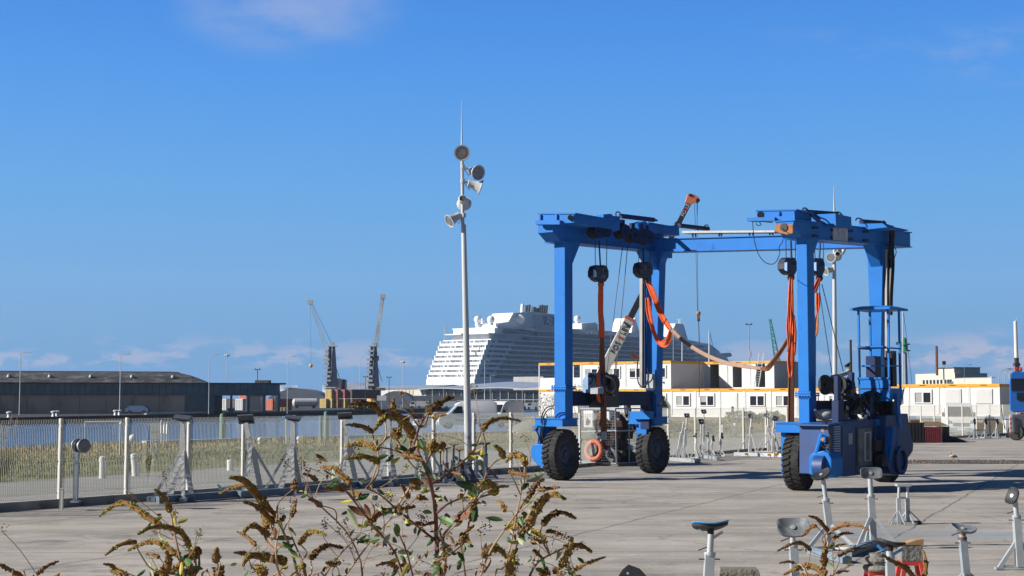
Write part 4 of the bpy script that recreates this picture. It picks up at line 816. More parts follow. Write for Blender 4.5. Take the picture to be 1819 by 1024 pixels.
mb = MB(); mb.lathe([(.2, 0), (2.6, .3), (3.0, 1.5), (2.6, 2.7), (.2, 3)], on_ship(924, 568, 27), Vec((0, -1, 0)), 16); mb.build('round_tank', M['ship_white'], ship)
for x_, y_, r_, w in ((848.5, 568, 2.25, 12), (857, 570, 1.3, 10), (872, 568, 2.25, 24), (924, 567, 1.5, 28), (1025.5, 567, 2.2, 20)):
    c_ = on_ship(x_, y_, w); mb = MB(); mb.ball(c_, r_, 16, 10); mb.cyl(c_ - Z * r_ * 1.6, c_ - Z * r_ * .8, r_ * .75, r_ * .6, 12); mb.build('radar_dome', M['ship_white'], ship, smooth=True)
shp('upper_lounge', [(1033, 575), (1058, 573), (1062, 577), (1062, 594), (1040, 594), (1033, 584)], 26, 14, 'ship_white')
shp('bridge_house', [(1118, 610), (1124, 575), (1128, 565), (1136, 590), (1190, 600), (1200, 575), (1214, 576), (1222, 604), (1262, 612), (1280, 626), (1262, 640), (1118, 640)], 24, 16, 'ship_white')
shp('forward_decks', [(1180, 606), (1262, 614), (1273, 625), (1290, 634), (1300, 650), (1180, 650)], 30, 24, 'ship_white')
for k_ in range(4): shp('window_band', [(1182, 612 + 8 * k_), (1250 + 7 * k_, 614 + 8 * k_), (1250 + 7 * k_, 617.5 + 8 * k_), (1182, 616 + 8 * k_)], 30.5, .5, 'ship_blue_glass')
shp('bow_lounge', [(1272, 628), (1298, 627), (1301, 633), (1280, 638)], 22, 8, 'ship_grey')
mb = MB(); p_ = on_ship(1207, 600, 18); mb.beam(p_, p_ + Z * 13, 3, 3, w2=1.2, h2=1.2); mb.beam(p_ + Z * 6 - U * 3, p_ + Z * 6 + U * 3, .6, .4); mb.beam(p_ + Z * 9 - U * 4, p_ + Z * 9 + U * 4, .6, .4); mb.box(p_ + Z * 13, (3, 1.2, .7)); mb.build('radar_mast', M['ship_white'], ship)
mb = MB(); p_ = on_ship(789, 600, 18); mb.beam(p_ + Z * -1, p_ + Z * 8, .9, .9, w2=.2, h2=.2); mb.build('stern_mast', M['ship_white'], ship)
mb = MB(); p_ = sh(1, 27, zt - 2); mb.cyl(p_, p_ + Z * 6 - V * 2, .12, n=6); mb.build('flag_staff', M['ship_white'], ship)
mb = MB(); mb.prism([p_ + Z * 6 - V * 2, p_ + Z * 4 - V * 1.3, p_ + Z * 1.6 + U * 2.2, p_ + Z * 3.8 + U * 2.4], V * .05); mb.build('ensign', M['red_fender'], ship)
# ------------------------------------------------------------------ cruise terminal and sheds on the far quay
def bld(name, label, cat, base): return thing(name, label, cat, base)
def screen(px0, px1, Y0, Y1=None): a = at(px0, YH, Y0); b = at(px1, YH, Y1 or Y0); a.z = b.z = 0; return a, b
def zpx(y, Y): return HC + (YH - y) / FPX * Y * (1.0)
mk('roof_pale', (.38, .41, .45), rough=.4, metal=.2, var=.1, vs=.2); mk('beige', (.52, .43, .25), rough=.6, var=.08)
mk('shed_grey', (.13, .14, .17), rough=.6, var=.2, vs=.2); mk('shed_roof', (.17, .19, .235), rough=.7, var=.2, vs=.1)
# glass terminal
Yt = 560
a, b = screen(757, 980, Yt, Yt - 60); dd = (b - a).normalized(); nb_ = Vec((-dd.y, dd.x, 0))
ter = bld('terminal_building', 'low cruise terminal with dark glass front and wavy pale roof below the ship', 'building', (a + b) / 2)
mb = MB(); mb.prism([a, b, b + nb_ * 30, a + nb_ * 30], Z * 5.6); mb.build('glass_front', M['glass_dark'], ter)
mb = MB(); n = 16
for k in range(n + 1): p = a + dd * ((b - a).length * k / n) - nb_ * .4; mb.box(p + Z * 2.8, (.12, .2, 5.6), (dd, nb_, Z))
for z_ in (2.2, 5.4): mb.beam(a - nb_ * .3 + Z * z_, b - nb_ * .3 + Z * z_, .1, .1)
mb.build('mullions', M['ship_grey'], ter)
mb = MB(); Lt = (b - a).length + 8; rings = []
for k in range(60):
    t = k / 59 * Lt; h = 6.1 + .55 * abs(math.sin(t / 11)) ; p = a - dd * 5 + dd * t; rings.append([p - nb_ * 3 + Z * (h - .35), p + nb_ * 32 + Z * (h + 2), p + nb_ * 32 + Z * (h + 2.5), p - nb_ * 3 + Z * h])
mb.loft(rings); mb.build('wavy_roof', M['roof_pale'], ter)
a2_, b2_ = screen(912, 965, Yt + 30, Yt + 20); mb = MB(); mb.prism([a2_, b2_, b2_ + Yv * 12, a2_ + Yv * 12], Z * 11.3); 
gh = solo(mb, 'roof_hall', mk('corrug_grey', (.38, .38, .38), rough=.6, var=.25, vs=1.2, stretch=(3, 3, .05)), 'grey corrugated block standing behind the glass terminal', 'building', a2_)
# long shed with beige stripes
a, b = screen(600, 758, 620, 560); dd = (b - a).normalized(); nb_ = Vec((-dd.y, dd.x, 0))
shd = bld('warehouse', 'long pale warehouse with beige vertical stripes left of the terminal', 'warehouse', (a + b) / 2)
mb = MB(); mb.prism([a, b, b + nb_ * 25, a + nb_ * 25], Z * 6.4); mb.build('wall', mk('shed_pale', (.50, .50, .49), rough=.6, var=.15, vs=1, stretch=(3, 3, .1)), shd)
Ls = (b - a).length
for k in range(5): q = a + dd * (Ls * (.69 + k * .038) - 1); mb = MB(); mb.box(q + dd * 1.5 - nb_ * .1 + Z * 3.1, (1.9, .3, 5.9), (dd, nb_, Z)); mb.build('stripe', M['beige'], shd)
mb = MB(); mb.prism([a - nb_ * .5 + Z * 6.4, a + nb_ * 12 + Z * 8.0, a + nb_ * 25.5 + Z * 6.4], dd * Ls); mb.build('roof', M['roof_pale'], shd)
# grey arched halls in front
def arch(px0, px1, Y, h, lab):
    a, b = screen(px0, px1, Y); mb = MB(); L_ = (b - a).length; o = []
    for k in range(13): t = k / 12; o.append(a + (b - a) * t + Z * (1.5 + (h - 1.5) * math.sin(math.pi * t) ** .7))
    mb.prism([b, a] + o, Yv * 25); return solo(mb, 'arched_hall', M['shed_roof'], lab, 'warehouse', (a + b) / 2)
arch(470, 585, 520, 6.2, 'grey arched hall behind the white tank wagon'); arch(670, 735, 520, 5.3, 'grey arched hall in front of the beige striped warehouse')
mb = MB(); a, b = screen(735, 822, 500); mb.prism([a, b, b + Yv * 10, a + Yv * 10], Z * 3.6); solo(mb, 'low_store', M['shed_grey'], 'low dark store under the glass terminal, left of the tall mast', 'building', a)
# storage tanks
def tank(px0, px1, ytop, Y, lab, dome=1.5, m='tank_blue'):
    a, b = screen(px0, px1, Y); c_ = (a + b) / 2; r_ = (b - a).length / 2; zt_ = zpx(ytop, Y) - dome
    t = thing('storage_tank', lab, 'storage tank', c_, 0, 'storage tanks on the far quay'); mb = MB(); mb.lathe([(r_, 0), (r_, zt_)], c_, Z, 40); mb.build('shell', M[m], t, smooth=True)
    mb = MB(); mb.lathe([(r_ + .2, zt_ - .3), (r_ + .2, zt_ + .1), (r_ * .7, zt_ + dome * .6), (.01, zt_ + dome)], c_, Z, 40); mb.build('roof', M['roof_pale'], t, smooth=True)
    mb = MB()
    for k in range(40): q = 2 * math.pi * k / 40; mb.cyl(c_ + Vec((r_ * math.cos(q), r_ * math.sin(q), zt_)), c_ + Vec((r_ * math.cos(q), r_ * math.sin(q), zt_ + 1.1)), .06, n=4)
    mb.build('railing', M['ship_grey'], t)
mk('tank_blue', (.35, .48, .56), rough=.5, var=.1)
tank(573, 690, 679.5, 640, 'wide pale blue domed storage tank behind the red containers', 2.4); tank(498, 528, 687.5, 600, 'small blue storage tank at the end of the dark shed roof', .6)
# ------------------------------------------------------------------ long dark transit shed on the far quay
Ya, Yb = 252, 268
def wp(px, z, off=0): # point on the shed front at photo column px
    a, b = at(-140, YH, Ya), at(500, YH, Yb); a.z = b.z = 0; d = (b - a).normalized(); n_ = Vec((-d.y, d.x, 0)); q = ray(px, YH); q.z = 0
    a = a + n_ * off; den = q.x * d.y - q.y * d.x; t = (a.x * d.y - a.y * d.x) / den; p = Vec((q.x * t, q.y * t, 0)); p.z = z; return p
mk('shed_brown', (.56, .44, .35), rough=.8, var=.2, vs=.12, dirt=(.05, .045, .04), da=.5, ds=.3, stretch=(1, 1, .4))
mk('shed_panel', (.19, .24, .29), rough=.5, var=.35, vs=.35); mk('shed_black', (.05, .05, .055), rough=.8, var=.4, vs=.25, dirt=(.22, .21, .20), da=.8, ds=.5, dt=.5, stretch=(1, 1, 3))
mk('shed_bluegrey', (.13, .17, .22), rough=.7, var=.3, vs=.3); mk('shed_trim', (.13, .16, .19), rough=.6, var=.2, vs=.5); mk('pillar_white', (.50, .49, .45), rough=.7, var=.15)
ds = thing('transit_shed', 'long derelict dark dock shed with curved sagging roof across the water', 'shed', wp(180, 0))
nS = Vec((-.22, 1, 0)); D_ = 28
def slabp(px0, px1, z0, z1, off, th, m, nm, par=ds): mb = MB(); mb.prism([wp(px0, z0, off), wp(px1, z0, off), wp(px1, z1, off), wp(px0, z1, off)], nS * th); return mb.build(nm, M[m], par)
for k in range(10): slabp(-140 + 47 * k, -140 + 47 * (k + 1) - .7, 0, 3.3, 0, .4, 'shed_brown', 'door_panel')
slabp(328, 377, 0, 3.3, 0, .4, 'shed_bluegrey', 'door_panel')
slabp(-140, 395, 0, 3.3, .45, D_ - 1, 'shed_black', 'wall')
slabp(-140, 497, 3.45, 5.25, .2, .5, 'shed_panel', 'upper_wall')
for k in range(54):
    x_ = -138 + 12 * k
    if x_ < 495: slabp(x_, x_ + 1.6, 3.45, 5.25, .05, .16, 'shed_trim', 'rib')
slabp(-140, 498, 3.2, 3.45, -.5, 1.0, 'shed_trim', 'ledge'); slabp(-140, 385, 5.25, 5.5, -1.2, D_, 'shed_black', 'canopy'); slabp(385, 508, 5.25, 5.5, -1.2, 9, 'shed_black', 'canopy')
mb = MB(); rings = []
for px, zr in ((-140, 7.5), (300, 7.5), (318, 7.4), (340, 6.9), (358, 6.2), (372, 5.55)):
    rings.append([wp(px, 5.45, -.6), wp(px, 5.5 + (zr - 5.5) * .62, 2.2), wp(px, 5.5 + (zr - 5.5) * .93, 5.5), wp(px, zr, 9), wp(px, zr, 9) + nS * 10, wp(px, 5.45, 9) + nS * 18])
mb.loft(rings); mb.build('roof', M['shed_black'], ds)
mb = MB(); rings = []
for px, zr in ((-140, 7.62), (300, 7.62), (318, 7.52)): rings.append([wp(px, zr - .15, 8.2), wp(px, zr, 8.2), wp(px, zr, 9) + nS * 10, wp(px, zr - .15, 9) + nS * 10])
mb.loft(rings); mb.build('roof_ridge', M['shed_bluegrey'], ds)
for k in range(6): mb = MB(); mb.cyl(wp(12 + 73 * k - 70, 6.3, 1.5), wp(12 + 73 * k - 70, 6.75, 1.7), .42, .35, 10); mb.build('roof_vent', M['galv_dull'], ds, smooth=True)
mb = MB()
rg = rnd(31)
for k in range(130): x_ = rg.uniform(-130, 310); o_ = rg.uniform(.8, 6); mb.tube([wp(x_, 5.6 + o_ * .23, o_), wp(x_ + rg.uniform(2, 7), 5.6 + (o_ - .8) * .23, o_ - .8)], .07, 4)
mb.build('roof_scars', M['galv_dull'], ds)
mb = MB(); mb.box(wp(467, 5.75, 1), (2.6, 2, .5)); mb.build('roof_plant', M['shed_black'], ds)
for px in (379, 411, 442, 470, 496): slabp(px - 2.0, px + 2.0, 0, 3.3, .2, 1, 'shed_bluegrey' if px < 430 else 'shed_trim', 'pillar')
for px, w in ((440, 5), (450, 24), (467, 6), (492, 7)): slabp(px - w / 2, px + w / 2, 0, 3.1, 56.0 if w < 20 else 62, .5, 'pillar_white', 'inner_pillar')
# boxes and containers seen under and beside it
mk('container_yellow', (.50, .36, .08), rough=.6, var=.15); mk('container_red', (.33, .055, .05), rough=.6, var=.15); mk('container_red_shade', (.12, .025, .03), rough=.6, var=.15); mk('container_orange', (.55, .12, .05), rough=.6); mk('container_blue', (.10, .16, .35), rough=.6); mk('container_white', (.55, .56, .57), rough=.6)
def container(px, y_base_z, Y, m, lab, long_=6.06, grp='shipping containers on the far quay', turn=False, name='shipping_container'):
    c_ = at(px, YH, Y); c_.z = y_base_z; t = thing(name, lab, 'container', c_, 0, grp); ud, vd = (U, V)
    mb = MB(); mb.box(c_ + Z * 1.3 + ud * 1.22 + vd * (long_ / 2), (2.40, long_ - .04, 2.55), (ud, vd, Z))
    n = int(long_ / .55)
    for k in range(n): mb.box(c_ + Z * 1.3 + ud * 2.43 + vd * (.3 + k * .55), (.05, .25, 2.3), (ud, vd, Z))
    mb.build('body', M[m], t)
    mb = MB()
    for q in (.45, .95, 1.5, 2.0): mb.box(c_ + ud * q + Z * 1.3 - vd * .04, (.05, .05, 2.3), (ud, vd, Z))
    mb.build('door_bars', M['galv_dull'], t)
    return t
k_ = 0
for px, z_, m, lab in ((568, 0, 'container_yellow', 'yellow container at the bottom left of the container stack'), (578.5, 0, 'container_yellow', 'second yellow container from the left on the ground, under the narrow yellow one'), (589, 0, 'container_red', 'red container on the ground between two yellow ones'), (601.5, 0, 'container_yellow', 'yellow container on the ground under the red ones'), (614.5, 0, 'container_red', 'red container at the bottom right of the stack'),
                       (577.5, 2.6, 'container_yellow', 'yellow container on top at the left of the stack'), (588.5, 2.6, 'container_red', 'first red container in the top row of the stack'), (601, 2.6, 'container_red', 'bright red container in the top row beside the long dark side')):
    container(px, z_, 415 + (0 if z_ else 0), m, lab, 12 if px in (601,) else 6.06)
container(614, 2.6, 415, 'container_red_shade', 'dark red container painted as the shaded long side at the right of the top row', 12)  # darker red paints the stack's long side in shade
for px, z_, Y, m, lab in ((418, 0, 336, 'container_white', 'white container seen under the shed roof, first bay'), (424, 2.6, 336, 'container_orange', 'orange container on a white one, seen through the shed bay'), (424.5, 0, 337, 'container_white', 'pale container under the orange one in the shed bay'), (471, 0, 334, 'container_orange', 'orange container standing in the last open bay of the shed'), (444, 0, 335, 'container_blue', 'blue container just left of the big white wall in the shed'), (389, 0, 338, 'container_white', 'low white container in the leftmost open bay')):
    container(px, z_, Y, m, lab)
# horizontal tank wagon
t = thing('tank_wagon', 'white horizontal tank with a dark side standing on the far quay', 'tank', at(543, YH, 400) * 1); c_ = at(521, YH, 400); c_.z = 1.6
mb = MB(); Lw = 6.6; ax = Vec((1, .2, 0)).normalized(); mb.lathe([(.01, -.3), (.7, -.15), (1.1, .25), (1.1, Lw - .25), (.7, Lw + .15), (.01, Lw + .3)], c_, ax, 20); mb.build('barrel', mk('tank_silver', (.55, .58, .6), rough=.35, var=.35, vs=.8, dirt=(.15, .17, .18), da=.7, ds=.7), t, smooth=True)
mb = MB(); mb.box(c_ + ax * 1.0 - Z * 1.2, (.6, 1.8, .9)); mb.box(c_ + ax * 5.6 - Z * 1.2, (.6, 1.8, .9)); split(mb, 'saddle', M['dark_steel'], t)
# ------------------------------------------------------------------ harbour cranes
def lattice(mb, a, b, w0, w1, n, r=.12, side=U):
    a = Vec(a); b = Vec(b); d = (b - a).normalized(); s_ = Vec(side).normalized(); n_ = d.cross(s_).normalized()
    def c4(t): w = (w0 + (w1 - w0) * t) / 2; p = a + (b - a) * t; return [p + s_ * w + n_ * w, p - s_ * w + n_ * w, p - s_ * w - n_ * w, p + s_ * w - n_ * w]
    for k in range(4): mb.beam(c4(0)[k], c4(1)[k], r * 1.6, r * 1.6)
    for i in range(n):
        p, q = c4(i / n), c4((i + 1) / n)
        for k in range(4): mb.beam(p[k], q[(k + 1) % 4] if i % 2 else q[(k - 1) % 4], r, r)
Yc = 470
mk('crane_dark', (.02, .035, .09), rough=.5, var=.3, vs=.4); mk('crane_pale', (.62, .65, .68), rough=.5, var=.2, vs=.3)
def hcrane(lab, tx, jib0, jib1, ped, cabx, hookx=None, solid=False, yo=0, bridge=None, two=False):
    def p(x, y, dy=0): return at(x, y, Yc + yo + dy)
    t = thing('harbour_crane', lab, 'harbour crane', p(tx, 724), 0, 'tall slewing harbour cranes')
    b = p(tx, 722); b.z = 0
    mb = MB(); bb = p(ped, YH); bb.z = 0; mb.lathe([(2.2, 0), (2.2, 1.5), (1.4, 2.2), (1.4, 4.5), (2.2, 5)], bb, Z, 16); mb.build('pedestal', M['container_yellow'], t, smooth=True)
    mb = MB(); mb.prism([p(tx - 14, 694), p(tx + 17, 694), p(tx + 17, 689), p(tx - 14, 689)], Yv * 8); mb.build('turntable_deck', M['crane_pale'], t)
    mb = MB(); mb.prism([p(cabx, 689), p(cabx + 15, 689), p(cabx + 15, 674), p(cabx, 672)], Yv * 6); mb.build('machine_house', M['galv_dull'] if 0 else M['ship_grey'], t)
    mb = MB(); mb.prism([p(cabx + 10, 692), p(cabx + 17, 692), p(cabx + 17, 675), p(cabx + 12, 675)], Yv * 5 + X * .01); mb.build('machinery', M['crane_dark'], t)
    # tower: two dark legs with rungs and platforms
    for (x0, x1, xw) in ((tx - 6, tx - 3, 1.6), (tx + 4, tx + 3, 2.6)):
        mb = MB(); mb.beam(p(x0, 688), p(x1, 616), 1.6 * xw * .5, 1.4, w2=.8, h2=.8, up=Yv); mb.build('tower_leg', M['crane_dark'], t)
    mb = MB()
    for k in range(8): y_ = 680 - 9 * k; mb.beam(p(tx - 6, y_), p(tx + 4, y_ - 7 * (k % 2)), .25, .25)
    mb.beam(p(tx - 11, 690), p(tx - 4, 650), .3, .3); mb.beam(p(tx + 6, 650), p(tx + 15, 678), .2, .2); mb.build('tower_bracing', M['crane_pale'], t)
    rg = rnd(int(tx)); mb = MB()
    for k in range(9): mb.box(p(tx - 7 + rg.uniform(-3, 3), 684 - 7.5 * k), (rg.uniform(1, 2.4), 1.5, rg.uniform(.3, 1.0)))
    mb.build('platforms', M['ship_grey'], t)
    mb = MB(); mb.box(p(tx, 615), (3.2, 1.2, .35)); mb.box(p(tx - 1, 612), (.8, .8, 1)); mb.box(p(tx + 2.5, 612), (.7, .7, 1)); mb.build('tower_head', M['crane_pale'], t)
    s_ = -1 if jib1[0] < tx else 1; mb = MB(); mb.prism([p(jib0[0] - 5, 641), p(jib0[0] + 5, 641), p(jib0[0] + 5, 632), p(jib0[0] - 5, 634)], Yv * 3); mb.build('driver_cab', M['crane_pale'], t)
    mb = MB()
    lattice(mb, p(*jib0), p(*jib1), 1.1 if not two else 1.7, .6 if not two else .9, 14, .06 if not two else .05, X)
    if two:
        for dx in (-2.5, 1.5): mb.beam(p(jib0[0] + dx, jib0[1]), p(jib1[0] + dx * .6, jib1[1]), .3, .35)
    mb.build('jib', M['crane_pale'], t)
    mb = MB(); mb.box(p(jib1[0], jib1[1] - 1), (1.7, 1, 1.3)); mb.build('jib_head', M['ship_grey'], t)
    mb = MB(); mb.tube([p(jib1[0] + 3, jib1[1]), p(tx + 1, 615)], .05, 4); mb.build('stay', M['wire'], t)
    if hookx:
        mb = MB(); mb.tube([p(jib1[0] + .5, jib1[1]), p(hookx, 648)], .03, 4); mb.build('hoist_rope', M['wire'], t); mb = MB(); mb.ball(p(hookx, 650), .62, 12, 8); mb.build('hook_ball', mk('ball_orange', (.75, .38, .16), rough=.5), t, smooth=True)
hcrane('slewing harbour crane with thin jib leaning left above the yellow containers', 590, (583, 628), (551, 538), 594, 596, 552.5)
hcrane('slewing harbour crane with steep white twin jib leaning right, beside the cruise ship', 664, (667, 618), (680, 528), 662, 650, None, two=True)
bpy.data.objects['harbour_crane.001'].rotation_euler = (0, 0, 0)
# green crane jib and other distant items
t = thing('quay_crane', 'thin green lattice crane jib rising behind the white cabins', 'crane', at(1378, YH, 420) - Z * 2); mb = MB(); lattice(mb, at(1384, 660, 420), at(1368, 567, 420), 1.6, .5, 16, .1, X); mb.build('jib', M['green_paint'], t); mb = MB(); lattice(mb, at(1386, 715, 420), at(1384, 655, 420), 2, 2, 8, .14, X); mb.build('tower', M['green_paint'], t)
# ------------------------------------------------------------------ street lamps and poles of the port
def lamp(px, ytop, Y, lab, head='arm', r=.09, col='galv_dull', yb=None):
    b = at(px, YH, Y); b.z = 0; zt_ = at(px, ytop, Y).z; t = thing('street_lamp', lab, 'lamp post', b, 0, 'tall lamp posts around the port')
    mb = MB(); mb.cyl(b, Vec((b.x, b.y, zt_)), r * .95, r * .7, 8); mb.build('pole', M[col], t, smooth=True); tp = Vec((b.x, b.y, zt_)); mb = MB()
    if head == 'arm': mb.tube([tp, tp + Vec((.3, 0, .15)), tp + Vec((1.1, 0, .2))], r * .6, 6); mb.box(tp + Vec((1.2, 0, .17)), (.7, .25, .12)); mb.build('lamp_head', M[col], t)
    elif head == 'flood':
        for a_ in range(5): q = 2 * math.pi * a_ / 5; mb.ball(tp + Vec((.5 * math.cos(q), .5 * math.sin(q), -.1)), .3, 8, 6)
        mb.torus(tp, .5, .06, Z, 12, 5); split(mb, 'lamp_head', M['white_paint'], t)
    elif head == 'T': mb.beam(tp - X * .6, tp + X * .6, .12, .12); mb.box(tp - X * .5 + Z * .12, (.35, .25, .2)); mb.box(tp + X * .5 + Z * .12, (.35, .25, .2)); mb.build('lamp_head', M['dark_steel'], t)
    return t
for a_ in ((35, 628, 240, 'lamp post in front of the dark shed, nearest the left edge of the photo', 'arm', .09, 'crane_pale'), (213, 631, 246, 'lamp post in front of the middle of the dark shed', 'arm', .09, 'crane_pale'), (371, 632, 252, 'lamp post where the curved shed roof drops to the flat canopy', 'arm', .07, 'crane_pale'),
           (402, 631, 420, 'floodlight pole with round white head above the flat canopy', 'flood', .10, 'ship_grey'), (457, 657, 330, 'dark pole with a short crossbar standing above the shed canopy', 'T', .11, 'dark_steel'), (510.5, 635, 262, 'lamp post just right of the end of the shed', 'arm', .06, 'crane_pale'),
           (639, 636, 420, 'thin lamp post between the two harbour cranes', 'arm', .09, 'ship_grey'), (649.5, 670, 380, 'short dark lamp post in front of the pale blue tank', 'T', .1, 'dark_steel'), (691, 671, 380, 'short dark lamp post before the left end of the striped warehouse', 'T', .1, 'dark_steel'), (715, 643, 440, 'tall white lamp post with round head right of the cranes', 'flood', .10, 'crane_pale'),
           (768, 652, 470, 'thin lamp post in front of the ship stern', 'arm', .08, 'crane_pale'), (788, 668, 470, 'short lamp post below the ship stern balconies', 'arm', .07, 'crane_pale'), (861, 641, 450, 'lamp post standing before the ship side, right of the tall mast', 'arm', .09, 'crane_pale'), (871, 668, 450, 'short lamp post next to the taller one before the ship side', 'arm', .07, 'crane_pale'), (928, 690, 430, 'white lamp post before the glass terminal, near the blue hoist', 'arm', .08, 'crane_pale'),
           (1332, 577, 300, 'tall harbour light pole with box lamps behind the white cabins', 'T', .12, 'galv_dull'), (1714, 650, 300, 'thin pole above the white annexe on the right', 'arm', .04, 'galv_dull')):
    lamp(*a_)
mb = MB(); p = at(1329, 640, 300); mb.box(at(1333, 629, 300), (.5, .4, 1.2)); solo(mb, 'loudspeaker_box', M['white_paint'], 'small white box fixed on the harbour light pole', 'equipment box', at(1333, 636, 300))
for k, px in enumerate((1775, 1786, 1795)):
    b = at(px, YH, 330); b.z = 0; tp = at(px + 3, 655 - k, 330); t = thing('street_lamp', ['first curved lamp post at the right, above the end of the cabin roof', 'middle one of three curved lamp posts at the right', 'last curved lamp post, nearest the blue mobile crane'][k], 'lamp post', b, 0, 'curved lamp posts on the right')
    mb = MB(); mb.tube([b, Vec((b.x, b.y, tp.z - 2)), Vec((b.x + .5, b.y, tp.z - .6)), Vec((b.x + 2, b.y, tp.z))], .09, 6); mb.build('pole', M['galv_dull'], t, smooth=True); mb = MB(); mb.box((b.x + 2.3, b.y, tp.z), (.8, .3, .15)); mb.build('lamp_head', M['galv_dull'], t)
# ------------------------------------------------------------------ small traffic on the far quay
def truck(px, Y, s, m, lab, cabm='white_paint', cat='lorry', name='lorry'):
    b = at(px, YH, Y); b.z = 0; t = thing(name, lab, cat, b, 0, 'parked lorries and vans on the far quay'); mb = MB(); mb.box(b + Vec((s * 2.2, 0, s * 1.35)), (s * 3.8, 2.2, s * 1.7)); mb.build('box_body', M[m], t)
    mb = MB(); mb.prism([b + Vec((0, -1, s * .5)), b + Vec((-s * 1.6, -1, s * .5)), b + Vec((-s * 1.7, -1, s * 1.2)), b + Vec((-s * 1.2, -1, s * 2.0)), b + Vec((0, -1, s * 2.0))], Yv * 2); mb.build('cab', M[cabm], t)
    mb = MB(); mb.prism([b + Vec((-s * .3, -1.03, s * 1.3)), b + Vec((-s * 1.45, -1.03, s * 1.3)), b + Vec((-s * 1.15, -1.03, s * 1.85)), b + Vec((-s * .3, -1.03, s * 1.85))], Yv * .02); mb.build('window', M['glass_dark'], t)
    for dx in (-1.0, 1.2, 3.4):
        mb = MB(); mb.cyl(b + Vec((s * dx, -1.1, s * .4)), b + Vec((s * dx, -.8, s * .4)), s * .4, n=12); mb.build('wheel', M['rubber'], t)
truck(738, 400, .9, 'container_white', 'small white lorry seen under the striped warehouse', name='lorry'); truck(786, 380, .9, 'container_white', 'white truck standing low in front of the glass terminal, left of the mast'); truck(822, 380, 1.1, 'container_white', 'white box lorry partly hidden behind the tall mast'); truck(845, 395, 1.1, 'ship_grey', 'grey box lorry in front of the dark glass terminal')
truck(876, 390, .8, 'shed_grey', 'white tractor unit right of the grey box lorry'); truck(945, 360, .8, 'container_white', 'white low van near the blue hoist, before the terminal', name='lorry')
for px, Y, m, lab in ((935, 362, 'container_white', 'white skip by the terminal'), (952, 362, 'ball_orange', 'small orange skip by the terminal, left of the hoist leg')):
    b = at(px, YH, Y); b.z = 0; mb = MB(); mb.prism([b, b + X * 2.2, b + X * 2.6 + Z * 1.6, b - X * .4 + Z * 1.6], Yv * 2); solo(mb, 'skip', M[m], lab, 'skip', b, 'skips by the terminal')
mk('bush_dark', (.045, .055, .02), rough=.9, var=.4, vs=2)
def bush(c_, rx, ry, rz, n, leaf, mats, name, lab, cat, seed, grp=None, stem=True):
    rg = rnd(seed); t = thing(name, lab, cat, c_, 0, grp); mb = MB(); c_ = Vec(c_)
    for k in range(n):
        while True:
            p = Vec((rg.uniform(-1, 1), rg.uniform(-1, 1), rg.uniform(-1, 1)))
            if p.length < 1 and p.length > rg.random() * .8: break
        q = c_ + Vec((p.x * rx, p.y * ry, rz + p.z * rz * (1 - .25 * math.sin(p.x * 5 + seed)))); a = Vec((rg.uniform(-1, 1), rg.uniform(-1, 1), rg.uniform(-1, 1))).normalized(); b = a.cross(Vec((rg.uniform(-1, 1), rg.uniform(-1, 1), 1))).normalized()
        l_ = leaf * rg.uniform(.6, 1.4); mb.add([q - a * l_, q + b * l_ * .5, q + a * l_, q - b * l_ * .5], [(0, 1, 2, 3)], rg.randrange(len(mats)))
    mb.build('foliage', [M[m] for m in mats], t)
    if stem:
        mb = MB()
        for k in range(5): mb.tube([c_, c_ + Vec((rg.uniform(-rx, rx) * .6, rg.uniform(-ry, ry) * .6, rz * 1.4))], [.05, .015], 5)
        split(mb, 'stem', M['bark'], t)
mk('bark', (.10, .07, .045), rough=.9, var=.3, vs=6); mk('leaf_green', (.075, .115, .03), rough=.7, var=.35, vs=4); mk('leaf_yellow', (.30, .25, .05), rough=.7, var=.3, vs=5); mk('leaf_dark', (.035, .06, .02), rough=.7, var=.3)
b = at(645, YH, 330); b.z = 0; bush(b, 3.6, 2, .9, 900, .3, ['bush_dark', 'leaf_yellow'], 'shrub', 'olive shrub on the far quay under the red containers', 'shrub', 4)
# far signs
for px, y0, y1, Y, w, m, lab in ((678, 703, 712, 300, 1.9, 'white_paint', 'blank white board on a post before the harbour cranes'), (885, 706, 711, 330, .6, 'container_blue', 'small round blue road sign before the dark glass terminal'), (712, 713, 718, 330, .7, 'container_blue', 'small blue road sign under the striped warehouse'), (662, 708, 712, 330, .6, 'red_paint', 'small red road sign near the containers')):
    b = at(px, YH, Y); b.z = 0; t = thing('road_sign', lab, 'sign', b, 0, 'road signs on the far quay'); z1, z0 = at(px, y0, Y).z, at(px, y1, Y).z; mb = MB(); mb.cyl(b, b + Z * z1, .06, n=6); mb.build('post', M['galv_dull'], t); mb = MB(); mb.box(b + Z * ((z0 + z1) / 2) - Yv * .1, (w, .05, abs(z1 - z0))); mb.build('board', M[m], t)
